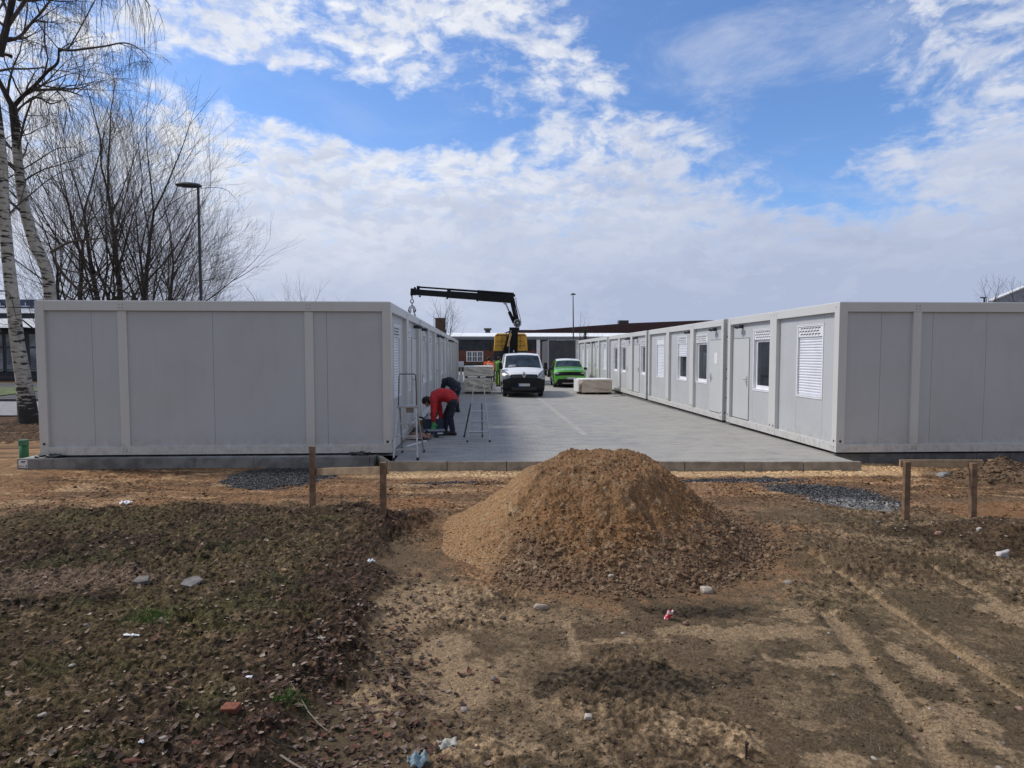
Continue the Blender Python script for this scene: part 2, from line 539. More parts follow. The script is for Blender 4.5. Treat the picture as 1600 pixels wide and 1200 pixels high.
def terrain_color(x, y):
    n = len(x)
    c = np.tile(np.array([[0.086, 0.067, 0.046]]), (n, 1))
    a = fbm(x, y, 0.9, 5, 101, 0.55)
    b = fbm(x, y, 2.3, 5, 111, 0.6)
    e = fbm(x, y, 9.0, 4, 121, 0.6)
    g = fbm(x, y, 30.0, 3, 131, 0.6)
    bank = bank_mask(x, y)
    # darker, mossy compacted film
    c = lerpc(c, sstep(a, 0.42, 0.62)*0.7, (0.058, 0.048, 0.032))
    # pale dry sand patches
    sand = sstep(b*0.6+e*0.25+g*0.25, 0.56, 0.64)*0.75
    pts = [(640, 960, .5, .22), (700, 925, .4, .25), (590, 1090, .22, .22), (720, 1060, .25, .3), (895, 1000, .04, .30), (1060, 1130, .22, .12),
           (1300, 1030, .35, .10), (1440, 1040, .13, .35), (1500, 1130, .16, .22), (1090, 985, .4, .08), (760, 1175, .3, .08), (1180, 985, .5, .10),
           (1240, 960, .2, .12), (980, 1000, .3, .05), (780, 960, .3, .10), (700, 1010, .2, .15), (1330, 1190, .25, .08), (1590, 960, .2, .3), (820, 900, .6, .12), (1150, 1150, .12, .1)]
    pm = np.zeros(n)
    for (px, py, rx, ry) in pts:
        pm = np.maximum(pm, bgauss(x, y, px, py, rx*1.2, ry*1.2, -0.2, 0))
    pm = sstep(pm*0.8+0.55*(b-0.5)+0.9*(e-0.5)+0.5*(g-.5), 0.30, 0.52)
    sand = np.maximum(sand*0.75, pm)
    for (p, q, wd, dp) in TRACKS:
        d = seg_dist(x, y, p, q)
        sand = np.maximum(sand, sstep(np.exp(-((d-0.0)/(wd*1.2))**2)+0.9*(e-0.5)+0.5*(b-0.5), 0.45, 0.8))
    c = lerpc(c, sand*0.85*(1-bank), (0.200, 0.158, 0.108))
    # green-brown film lower right
    gm = sstep(bgauss(x, y, 1420, 1000, 1.5, 1.2)+0.8*(b-0.5), 0.35, 0.8)*(1-sand)*0.6
    c = lerpc(c, gm*0.8, (0.062, 0.053, 0.034))
    # black humus patch
    hm = sstep(bgauss(x, y, 1010, 1062, .85, .22)+1.2*(e-0.5)+0.4*(b-.5), 0.42, 0.62)
    hm = np.maximum(hm, sstep(bgauss(x, y, 1090, 955, .5, .13)+1.2*(e-0.5), 0.45, 0.7))
    c = lerpc(c, hm*0.75, (0.020, 0.018, 0.014))
    # the dark turf bank on the left
    soil = np.tile(np.array([[0.034, 0.026, 0.019]]), (n, 1))
    mo = sstep(fbm(x, y, 1.5, 5, 141, 0.6), 0.42, 0.58)
    soil = lerpc(soil, mo*0.75, (0.060, 0.050, 0.028))
    gr = sstep(fbm(x, y, 2.2, 5, 151, 0.6)+0.25*bgauss(x, y, 260, 970, .5, .25)+0.2*bgauss(x, y, 300, 1080, .6, .3), 0.58, 0.72)
    soil = lerpc(soil, gr*0.45, (0.046, 0.052, 0.022))
    lt = sstep(e*0.5+g*0.5, 0.55, 0.68)
    soil = lerpc(soil, lt*0.65, (0.13, 0.10, 0.07))
    rs = sstep(bgauss(x, y, 60, 920, 1.5, .5)+0.9*(fbm(x*0.5, y*2.0, 2.5, 4, 161)-0.5), 0.6, 0.85)
    soil = lerpc(soil, rs*0.5, (0.135, 0.105, 0.085))
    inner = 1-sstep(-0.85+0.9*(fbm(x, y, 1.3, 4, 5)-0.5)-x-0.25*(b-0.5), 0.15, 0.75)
    soil = lerpc(soil, inner*0.8, (0.030, 0.021, 0.017))  # dark humus at the bank edge, with its shadow put into the colour
    soil = lerpc(soil, inner*sstep(g, 0.58, 0.7)*0.6, (0.10, 0.065, 0.05))
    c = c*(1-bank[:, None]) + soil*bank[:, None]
    # warm band between the turf and the yard
    wob = 0.9*(fbm(x, y, 0.9, 4, 171)-0.5)
    band = sstep(y+wob, 6.9, 7.9)*(1-bank)
    bc = np.tile(np.array([[0.155, 0.098, 0.058]]), (n, 1))
    bc = lerpc(bc, sstep(fbm(x*0.45, y*1.6, 2.0, 5, 181, 0.6), 0.42, 0.62)*0.85, (0.085, 0.058, 0.038))
    bc = lerpc(bc, sstep(fbm(x*0.6, y*1.8, 3.0, 5, 191, 0.6), 0.56, 0.70)*0.7, (0.27, 0.20, 0.13))
    c = c*(1-band[:, None])+bc*band[:, None]
    redb = sstep(bgauss(x, y, 640, 790, .8, .5)+0.55*bgauss(x, y, 1230, 830, .9, .6)+bgauss(x, y, 1580, 800, .9, .55)*1.3+bgauss(x, y, 760, 870, .5, .9)+0.8*(b-0.5), 0.35, 0.8)*(1-bank*0.8)
    c = lerpc(c, redb*0.6, (0.175, 0.098, 0.052))
    dk = sstep(bgauss(x, y, 1480, 830, 1.2, .28)+bgauss(x, y, 1590, 860, .6, .4)+0.6*(b-0.5), 0.4, 0.8)
    c = lerpc(c, dk*0.8, (0.032, 0.023, 0.015))
    # pale sand spilled against the kerb
    ps = sstep(y+0.30*(fbm(x, y, 2.5, 4, 201)-0.5)+0.015*(x-2), 9.22, 9.42)*sstep(x, -2.4, -1.4)*sstep(7.6-x, 0, 0.8)
    c = lerpc(c, ps*0.9, (0.36, 0.275, 0.175))
    ps2 = sstep(bgauss(x, y, 1390, 738, .5, .5)+0.5*(b-.5), 0.4, 0.7)
    c = lerpc(c, ps2*0.8, (0.33, 0.24, 0.15))
    # gravel
    gv = bgauss(x, y, 440, 744, .78, .85, rot=-10)*2.0 + bgauss(x, y, 1150, 750, 1.2, .16) + bgauss(x, y, 1270, 765, .85, .45, rot=-15)*1.1 + bgauss(x, y, 1345, 785, 1.35*.40, .45)*1.2 + bgauss(x, y, 700, 755, .9, .10)*0.9
    gv = sstep(gv+0.75*(e-0.5)+0.35*(g-0.5), 0.50, 0.68)
    c = lerpc(c, gv, (0.040, 0.044, 0.054))
    gl = sstep(bgauss(x, y, 1330, 790, .62, .42)*1.3+bgauss(x, y, 1100, 744, .6, .08)+0.9*(g-0.5)+0.4*(e-.5), 0.45, 0.65)*gv
    c = lerpc(c, gl*0.8, (0.19, 0.20, 0.215))
    g3 = sstep(bgauss(x, y, 1500, 741, .6, .25)+0.8*(e-0.5), 0.5, 0.7)+sstep(bgauss(x, y, 735, 810, .28, .30)+0.8*(e-0.5), 0.5, 0.75)
    c = lerpc(c, np.clip(g3, 0, 1)*0.7, (0.17, 0.165, 0.155))
    # ground left of the row: raked brown soil, leaf floor beneath the birch
    lf = sstep(-7.6-x, 0, 0.6)*sstep(y, 8.5, 10)
    lc = np.tile(np.array([[0.17, 0.115, 0.07]]), (n, 1))
    lc = lerpc(lc, sstep(y+0.6*(b-.5), 13.3, 14.3)*0.9, (0.052, 0.034, 0.022))
    c = c*(1-lf[:, None])+lc*lf[:, None]
    hr = np.sqrt(((x-1.22)/1.6)**2+((y-6.42)/1.5)**2)
    spill = sstep(1.42-hr+0.55*(e-0.5)+0.5*(b-0.5), 0.05, 0.30)
    c = lerpc(c, spill*0.8, (0.150, 0.098, 0.060))
    far = sstep(np.hypot(x, y-20), 60, 90)
    c = lerpc(c, far, (0.06, 0.065, 0.03))
    spk = sstep(fbm(x, y, 40.0, 3, 211, 0.65), 0.25, 0.75)
    sa = 0.16+0.55*bank+0.35*band+0.45*sstep(fbm(x, y, 1.1, 3, 44), 0.48, 0.66)+0.4*hm
    sa = np.clip(sa, 0, 0.75)
    c = c*np.array([[1.36, 1.20, 1.04]])*(1-sa+2*sa*spk)[:, None]
    return np.clip(c, 0.004, 1)


def spaced(lo, hi, s0, s1):
    out = [lo]; v = lo
    while v < hi:
        t = (v-lo)/(hi-lo)
        v += s0*(1-t)+s1*t
        out.append(v)
    return out


def fast_grid(name, X, Y, zf, cf, material, parent=None):
    gx, gy = np.meshgrid(X, Y)
    x = gx.ravel(); y = gy.ravel()
    z = zf(x, y)
    nx, ny = len(X), len(Y)
    me = bpy.data.meshes.new(name)
    co = np.stack([x, y, z], 1).astype(np.float32)
    me.vertices.add(nx*ny); me.vertices.foreach_set('co', co.ravel())
    i = np.arange(nx-1)[None, :]+np.arange(ny-1)[:, None]*nx
    q = np.stack([i, i+1, i+1+nx, i+nx], -1).reshape(-1, 4).astype(np.int32)
    nf = len(q)
    me.loops.add(nf*4); me.loops.foreach_set('vertex_index', q.ravel())
    me.polygons.add(nf); me.polygons.foreach_set('loop_start', np.arange(0, nf*4, 4, dtype=np.int32))
    me.polygons.foreach_set('loop_total', np.full(nf, 4, dtype=np.int32))
    me.update(calc_edges=True)
    me.polygons.foreach_set('use_smooth', np.ones(nf, dtype=bool))
    if cf is not None:
        at = me.color_attributes.new('soil', 'FLOAT_COLOR', 'POINT')
        c = cf(x, y)
        c = np.concatenate([c, np.ones((len(c), 1))], 1).astype(np.float32)
        at.data.foreach_set('color', c.ravel())
    me.materials.append(material)
    o = bpy.data.objects.new(name, me)
    COL.objects.link(o)
    if parent: o.parent = parent
    return o


def soil_material(name, bumpd=0.006, sc=1.0):
    m = bpy.data.materials.new(name); m.use_nodes = True
    T = NT(m.node_tree); b = T.n['Principled BSDF']
    at = T.node('ShaderNodeAttribute'); at.attribute_name = 'soil'
    tcn = T.node('ShaderNodeTexCoord')
    n = T.noise(tcn.outputs['Object'], 70*sc, 6, 0.7)
    k = T.smooth(n, 0.28, 0.72, 0.50, 1.55)
    n2 = T.noise(tcn.outputs['Object'], 190*sc, 3, 0.6)
    sp = T.smooth(n2, 0.66, 0.74, 0.0, 0.55)
    cc = T.vmath('SCALE', at.outputs['Color']); T.l.new(k, cc.node.inputs[3])
    cc2 = T.mix(sp, cc, (0.24, 0.21, 0.17))
    T.l.new(cc2, b.inputs['Base Color'])
    b.inputs['Roughness'].default_value = 0.95
    b.inputs['Specular IOR Level'].default_value = 0.15
    bp = T.node('ShaderNodeBump'); bp.inputs['Distance'].default_value = bumpd; bp.inputs['Strength'].default_value = 1.0
    h = T.math('ADD', n, T.math('MULTIPLY', T.noise(tcn.outputs['Object'], 25*sc, 6, 0.65), 2.0))
    T.l.new(h, bp.inputs['Height']); T.l.new(bp.outputs[0], b.inputs['Normal'])
    return m


M_SOIL = soil_material('soil')
Xs = np.array([-900, -400, -200, -120, -80, -60, -45, -35, -28, -23, -19, -16, -13.5, -11.5, -10] + spaced(-9, 9, 0.0135, 0.0135) + [10, 11.5, 13.5, 16, 19, 23, 28, 35, 45, 60, 80, 120, 200, 400, 900], float)
Ys = np.array([-900, -300, -100, -40, -15, -6, -2, 0, 1, 1.8] + spaced(2.3, 10.3, 0.0075, 0.034) + spaced(10.45, 19, 0.12, 0.2) + [20, 22, 25, 28, 32, 37, 43, 50, 60, 75, 95, 130, 200, 400, 900], float)
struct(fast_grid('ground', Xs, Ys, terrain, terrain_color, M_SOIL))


# ------------------------------------------------------------------ paving
def paver_material(name, bw=0.20, bh=0.10, c1=(0.225, 0.228, 0.235), c2=(0.315, 0.318, 0.322), mortar=(0.40, 0.37, 0.31), sandy=0.6):
    m = bpy.data.materials.new(name); m.use_nodes = True
    T = NT(m.node_tree); b = T.n['Principled BSDF']
    tcn = T.node('ShaderNodeTexCoord')
    br = T.node('ShaderNodeTexBrick')
    T.l.new(tcn.outputs['Object'], br.inputs['Vector'])
    br.inputs['Scale'].default_value = 1.0
    br.inputs['Brick Width'].default_value = bw
    br.inputs['Row Height'].default_value = bh
    br.inputs['Mortar Size'].default_value = 0.0065
    br.inputs['Mortar Smooth'].default_value = 0.3
    br.inputs['Color1'].default_value = col4(c1); br.inputs['Color2'].default_value = col4(c2)
    br.inputs['Mortar'].default_value = col4(mortar)
    n = T.noise(tcn.outputs['Object'], 0.8, 8, 0.68, 0.6)
    sp = T.node('ShaderNodeSeparateXYZ'); T.l.new(tcn.outputs['Object'], sp.inputs[0])
    # sweeping-sand residue, more of it on the right side and near the kerb
    gx = T.smooth(sp.outputs[0], 0.5, 4.5, 0.0, 0.22)
    gy = T.smooth(sp.outputs[1], 16, 10.5, 0.0, 0.06)
    f = T.smooth(T.math('ADD', T.math('ADD', n, gx), gy), 0.50, 0.78, 0.04, sandy)
    fn = T.noise(tcn.outputs['Object'], 60, 4, 0.7)
    f = T.math('MULTIPLY', f, T.smooth(fn, 0.25, 0.6, 0.5, 1.0))
    c = T.mix(f, br.outputs['Color'], (0.42, 0.385, 0.325))
    n3 = T.noise(tcn.outputs['Object'], 2.2, 5, 0.65)
    c = T.mix(T.smooth(n3, 0.52, 0.78, 0.0, 0.45), c, (0.16, 0.155, 0.15))
    mps = T.node('ShaderNodeMapping'); mps.inputs['Scale'].default_value = (0.45, 2.6, 1.0); T.l.new(tcn.outputs['Object'], mps.inputs[0])
    n5 = T.noise(mps.outputs[0], 2.0, 9, 0.72, 0.3)
    c = T.mix(T.smooth(n5, 0.50, 0.72, 0.0, 0.75), c, (0.43, 0.40, 0.345))
    c = T.mix(T.smooth(n5, 0.50, 0.30, 0.0, 0.55), c, (0.175, 0.175, 0.178))
    sc = T.node('ShaderNodeVectorMath', operation='SCALE'); T.l.new(c, sc.inputs[0])
    T.l.new(T.smooth(fn, 0.2, 0.8, 0.86, 1.14), sc.inputs[3])
    T.l.new(sc.outputs[0], b.inputs['Base Color'])
    b.inputs['Roughness'].default_value = 0.88
    bp = T.node('ShaderNodeBump'); bp.inputs['Distance'].default_value = 0.004; bp.inputs['Strength'].default_value = 1.0
    bp.invert = True
    h = T.math('ADD', br.outputs['Fac'], T.math('MULTIPLY', fn, -0.35))
    T.l.new(h, bp.inputs['Height']); T.l.new(bp.outputs[0], b.inputs['Normal'])
    return m


M_PAVE = paver_material('concrete block paving')
M_GUT = paver_material('gutter blocks', 0.16, 0.16, (0.37, 0.36, 0.335), (0.45, 0.43, 0.39), (0.12, 0.11, 0.095), 0.3)


def kerb_y(x): return 9.953 + (x+1.635)*(9.629-9.953)/(6.22+1.635)


mb = MB()
ys = [10.0, 12, 14, 16, 18, 20, 22, 24, 30, 40, 66]
# front strip follows the kerb line, butted against it
for i in range(8):
    xa = -1.60+i*(6.2+1.60)/8; xb = -1.60+(i+1)*(6.2+1.60)/8
    b0 = len(mb.v)
    for j, y in enumerate(ys):
        for x in (xa, xb):
            yy = kerb_y(x)+0.09 if j == 0 else y
            mb.v.append((x, yy, pave_z(yy)))
    for j in range(len(ys)-1):
        mb.face(b0+2*j, b0+2*j+1, b0+2*j+3, b0+2*j+2)
# narrow margins in the corners and the yard beyond the rows
for (xa, xb, ya, yb) in ((-2.6, -1.60, 10.62, 66), (6.2, 7.0, 10.31, 66), (-30, -2.6, 41.8, 66), (7.0, 40, 41.2, 66)):
    yy = [ya]+[y for y in ys if y > ya and y < yb]+[yb]
    b0 = len(mb.v)
    for y in yy:
        mb.v += [(xa, y, pave_z(y)), (xb, y, pave_z(y))]
    for j in range(len(yy)-1):
        mb.face(b0+2*j, b0+2*j+1, b0+2*j+3, b0+2*j+2)
o = mb.build('paving', M_PAVE); struct(o)
mb = MB()
for y0, y1 in ((13.2, 24), (24, 40)):
    b0 = len(mb.v)
    mb.v += [(2.12, y0, pave_z(y0)+0.004), (2.28, y0, pave_z(y0)+0.004), (2.28, y1, pave_z(y1)+0.004), (2.12, y1, pave_z(y1)+0.004)]
    mb.face(b0, b0+1, b0+2, b0+3)
struct(mb.build('gutter_strip', M_GUT))

# kerb stones along the yard (each 1 m, thin open joints)
mb = MB()
d = Vector((6.26+1.70, kerb_y(6.26)-kerb_y(-1.70), 0)); L = d.length; d.normalize(); nrm = Vector((-d.y, d.x, 0))
p = Vector((-1.68, kerb_y(-1.68), 0)); t = 0.0
while t < L-0.05:
    e = min(t+0.995, L)
    c = p+d*((t+e)/2)+nrm*0.04
    mb.obox((c.x, c.y, -0.20), d, nrm, (0, 0, 1), (e-t)/2-0.003, 0.04, 0.155+random.uniform(-.002, .002))
    t = e+0.004
a = Vector((-1.70, 10.07, 0)); b_ = Vector((-1.93, 10.6, 0)); dd = (b_-a).normalized(); n2 = Vector((-dd.y, dd.x, 0))
mb.obox(((a.x+b_.x)/2, (a.y+b_.y)/2, -0.2), dd, n2, (0, 0, 1), (b_-a).length/2, 0.04, 0.15)
struct(mb.build('kerb', M_CONC, bevel=0.006))

# strip foundation / slab edge in front of the left row and below the right row
mb = MB()
t = -8.06
while t < -2.0:
    e = min(t+1.0, -1.98)
    f = (t+8.06)/6.1
    yy = 10.41-0.05*f
    mb.box(t, e-0.006, yy, yy+0.10, -0.36, -0.034)
    t = e
mb.box(-2.06, -1.98, 10.47, 10.63, -0.36, -0.036)
struct(mb.build('kerb', mat('grey kerb concrete', (0.20, 0.20, 0.195), 0.9, var=0.3, vscale=4, bump=0.004, bscale=60), bevel=0.005))
mb = MB()
mb.box(-8.06, -2.07, 10.513, 42.0, -0.36, -0.040)
mb.box(-2.07, -1.96, 10.64, 42.0, -0.36, -0.041)
struct(mb.build('foundation_slab', M_CONCTOP, bevel=0.004))
mb = MB()
t = 6.24
k = 0
while t < 13.6:
    e = t+[0.63, 1.02, 1.0][k % 3]; k += 1
    mb.box(t, e-0.006, 10.34, 10.50, -0.42, -0.035)
    t = e
mb.box(6.30, 13.5, 10.503, 41.0, -0.42, -0.05)
struct(mb.build('foundation_slab', mat('foundation blocks', (0.13, 0.13, 0.135), 0.9, var=0.3, vscale=4, bump=0.004, bscale=50), bevel=0.004))

# street zone left of the rows
def sheet(name, pts, z, m):
    mb = MB()
    mb.v = [(x, y, z) for x, y in pts]; mb.face(*range(len(pts)))
    return struct(mb.build(name, m))


M_GRASS = mat('short turf', (0.10, 0.125, 0.035), 0.95, var=0.45, vscale=3, bump=0.02, bscale=20)
M_ASPH = mat('asphalt', (0.055, 0.055, 0.058), 0.9, var=0.2, vscale=2, bump=0.004, bscale=60)
sheet('footpath', [(-60, 19.3), (-9.5, 19.3), (-9.5, 25.0), (-60, 25.0)], G0+0.03, mat('grey slabs', (0.27, 0.27, 0.28), 0.9, var=0.25, vscale=5))
sheet('road', [(-120, 25.4), (-9.5, 25.4), (-9.5, 41.5), (-40, 41.5), (-40, 60), (-120, 60)], G0+0.015, M_ASPH)
sheet('grass_verge', [(-60, 28.0), (-22.5, 28.0), (-24.5, 35.5), (-60, 35.5)], G0+0.05, M_GRASS)
mb = MB(); mb.box(-60, -9.6, 25.02, 25.30, G0, G0+0.13); mb.box(-60, -22.4, 27.75, 27.98, G0, G0+0.14)
struct(mb.build('kerb', mat('dark kerb', (0.07, 0.07, 0.072), 0.9, var=0.2), bevel=0.01))
sheet('yard', [(7, 66.0), (60, 66.0), (60, 66.3), (7, 66.3)], G0+0.02, M_ASPH)

# ------------------------------------------------------------------ spoil heap
def heap_z(x, y):
    cx, cy = 1.22, 6.42
    dx_ = (x-cx); dy_ = (y-cy)
    ang = np.arctan2(dy_, dx_)
    wob = 0.10*(fbm(np.cos(ang)*2+5, np.sin(ang)*2+5, 1.4, 3, 301)-0.5)
    rl = np.where(dx_ < 0, np.abs(dx_)/1.52, np.abs(dx_)/1.47)
    rad = np.sqrt(rl**2+(np.abs(dy_)/1.50)**2)*(1+wob)
    s_ = np.clip(1-rad/1.22, 0, 1)
    h = 1.62*s_**1.55
    # slack crest, slumped foot
    top = 0.83+0.16*(fbm(x, y, 2.6, 3, 305)-0.5) - 0.10*np.exp(-((x-0.55)/0.25)**2)
    h = -np.log(np.exp(-h*16)+np.exp(-top*16))/16
    h = h+0.05*(fbm(x, y, 1.7, 3, 308)-0.5)*np.clip(h*4, 0, 1)
    gull = np.exp(-(seg_dist(x, y, (0.05, 5.55), (0.62, 6.1))/0.06)**2)
    h = h-0.035*gull
    n1 = fbm(x, y, 4.5, 4, 311, 0.6)-0.5
    n2 = 1-np.abs(fbm(x, y, 11, 4, 321, 0.6)*2-1)
    n3 = fbm(x, y, 34, 3, 331, 0.6)-0.5
    left = sstep(0.75-x+0.5*(y-6.2), 0, 0.5)
    env = np.clip(h/0.16, 0.15, 1)*(rad < 1.25)
    amp = env*(1-0.55*left)
    n4 = fbm(x, y, 70, 3, 333, 0.65)-0.5
    h = h+amp*(0.15*n1+0.060*(n2-0.8)+0.038*n3+0.014*n4)
    return G0-0.012+h*1.0 - 0.07*sstep(rad, 1.12, 1.28)


def heap_color(x, y):
    n = len(x)
    c = np.tile(np.array([[0.225, 0.124, 0.060]]), (n, 1))
    a = fbm(x, y, 2.5, 5, 341, 0.6); e = fbm(x, y, 16, 4, 351, 0.6)
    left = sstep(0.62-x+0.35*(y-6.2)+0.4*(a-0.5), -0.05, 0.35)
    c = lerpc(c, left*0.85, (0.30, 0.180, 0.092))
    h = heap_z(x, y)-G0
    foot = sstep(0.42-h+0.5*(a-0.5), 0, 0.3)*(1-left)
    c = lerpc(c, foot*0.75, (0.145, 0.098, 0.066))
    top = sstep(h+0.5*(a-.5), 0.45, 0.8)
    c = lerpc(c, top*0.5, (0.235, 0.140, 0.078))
    c = lerpc(c, sstep(e, 0.52, 0.68)*0.45*(1-left), (0.13, 0.075, 0.042))
    c = lerpc(c, sstep(fbm(x, y, 22, 3, 361), 0.62, 0.74)*0.5, (0.33, 0.25, 0.16))
    return c*(0.75+0.5*fbm(x, y, 55, 2, 371))[:, None]


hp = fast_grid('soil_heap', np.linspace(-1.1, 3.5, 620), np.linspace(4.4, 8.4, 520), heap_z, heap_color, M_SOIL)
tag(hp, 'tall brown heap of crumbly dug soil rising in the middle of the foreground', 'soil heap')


def heap2_z(x, y):
    d = np.sqrt(((x-8.05)/0.85)**2+((y-8.9)/0.55)**2)
    h = 0.33*np.clip(1.05-d, 0, 1)*(0.75+0.5*fbm(x, y, 3, 3, 401)) + 0.10*(fbm(x, y, 9, 4, 411, 0.6)-0.5)*np.clip((1.1-d)*3, 0, 1)
    return G0-0.02+h-0.04*sstep(d, 1.0, 1.15)


def heap2_color(x, y):
    c = np.tile(np.array([[0.13, 0.085, 0.052]]), (len(x), 1))
    return lerpc(c, sstep(fbm(x, y, 8, 4, 421), 0.45, 0.6)*0.6, (0.19, 0.13, 0.08))


h2 = fast_grid('soil_heap', np.linspace(7.0, 9.2, 110), np.linspace(8.2, 9.6, 80), heap2_z, heap2_color, M_SOIL)
tag(h2, 'low brown mound of spoil beside the right foundation blocks at the picture edge', 'soil heap')


def surf(x, y):
    """height of whatever soil lies at x, y"""
    X = np.atleast_1d(np.asarray(x, float)); Y = np.atleast_1d(np.asarray(y, float))
    z = terrain(X, Y)
    m = (X > -1.05) & (X < 3.45) & (Y > 4.45) & (Y < 8.35)
    z = np.where(m, np.maximum(z, heap_z(X, Y)), z)
    return z


def sz(x, y): return float(surf(x, y)[0])
# ------------------------------------------------------------------ site containers
PW = 0.15


def frame_mesh(variant=0):
    mb = MB()
    for x in (0, CL-PW):
        for y in (0, CW-PW):
            mb.box(x, x+PW, y, y+PW, 0.0, CH-0.012)
    for y in (0.004, CW-0.124):
        mb.box(PW, CL-PW, y, y+0.12, 0.0, 0.145)
        mb.box(PW, CL-PW, y, y+0.12, CH-0.175, CH-0.012)
        for x in (1.36, CL-1.36-PW):
            mb.box(x, x+PW, y+0.002, y+0.10, 0.147, CH-0.177)
    for x in (0.004, CL-0.124):
        mb.box(x, x+0.12, PW, CW/2-0.003, 0.0, 0.145)
        mb.box(x, x+0.12, CW/2+0.003, CW-PW, 0.0, 0.145)
        mb.box(x, x+0.12, PW, CW-PW, CH-0.175, CH-0.012)
    mb.cur = 1; holes(mb); mb.cur = 0
    me = mb.mesh('frame', [M_FRAME, M_SLOT])
    return me




def small(mbf, name, m, parent, **k):
    mb = MB(); mbf(mb)
    return mb.build(name, m, parent, **k)


def holes(mb):
    for y in (0.075, CW-0.075):
        mb.cyl((-0.004, y, 0.20), (0.01, y, 0.20), 0.022, n=10)
        mb.cyl((-0.004, y, 0.09), (0.01, y, 0.09), 0.010, n=8)
        mb.cyl((-0.004, y+0.03, CH-0.09), (0.01, y+0.03, CH-0.09), 0.010, n=8)
    for x in (0.075, CL-0.075):
        mb.cyl((x, -0.004, 0.20), (x, 0.01, 0.20), 0.024, n=10)
        mb.cyl((x, CW+0.004, 0.20), (x, CW-0.01, 0.20), 0.024, n=10)
    for x in (1.36+0.075, CL-1.36-0.075):
        for q in (-0.03, 0.03):
            for z in (0.06, 0.10, CH-0.13, CH-0.07):
                mb.cyl((x+q, -0.003, z), (x+q, 0.01, z), 0.007, n=8)
                mb.cyl((x+q, CW+0.003, z), (x+q, CW-0.01, z), 0.007, n=8)


FRAME_ME = frame_mesh()


def side_panels(mb):
    z0, z1 = 0.145, CH-0.175
    def run(seams, ya, yb):
        cuts = sorted([PW, CL-PW]+seams)
        for a, b in zip(cuts, cuts[1:]):
            mb.box(a+(0.0025 if a > PW else 0), b-(0.0025 if b < CL-PW else 0), ya, yb, z0, z1)
    run([0.80, 1.75, 2.75, 3.9, 5.2], 0.05, 0.075)
    run([1.13, 3.10, 5.15], CW-0.075, CW-0.05)
    mb.box(PW, CL-PW, 0.076, 0.118, z0, z1)
    mb.box(PW, CL-PW, CW-0.118, CW-0.076, z0, z1)


def end_panel_boxes(mb, openings, x0, x1):
    """full-height sheets left, between, above and below the openings (y0, y1, z0, z1)"""
    z0, z1 = 0.147, CH-0.177
    ops = sorted(openings)
    y = PW+0.001
    for (a, b, c, d) in ops:
        if a-y > 0.02: mb.box(x0, x1, y, a-0.0025, z0, z1)
        if c-z0 > 0.01: mb.box(x0, x1, a+0.0025, b-0.0025, z0, c)
        mb.box(x0, x1, a+0.0025, b-0.0025, d, z1)
        y = b+0.0025
    mb.box(x0, x1, y, CW-PW-0.001, z0, z1)


WZ0, WZ1, WW = 0.90, 2.34, 0.95
WY = {'near': (0.17, 0.17+WW), 'mid': (0.62, 0.62+WW), 'far': (CW-0.17-WW, CW-0.17)}
DY = {'near': (0.185, 0.185+0.93), 'far': (CW-0.185-0.93, CW-0.185)}
DZ1 = 2.16


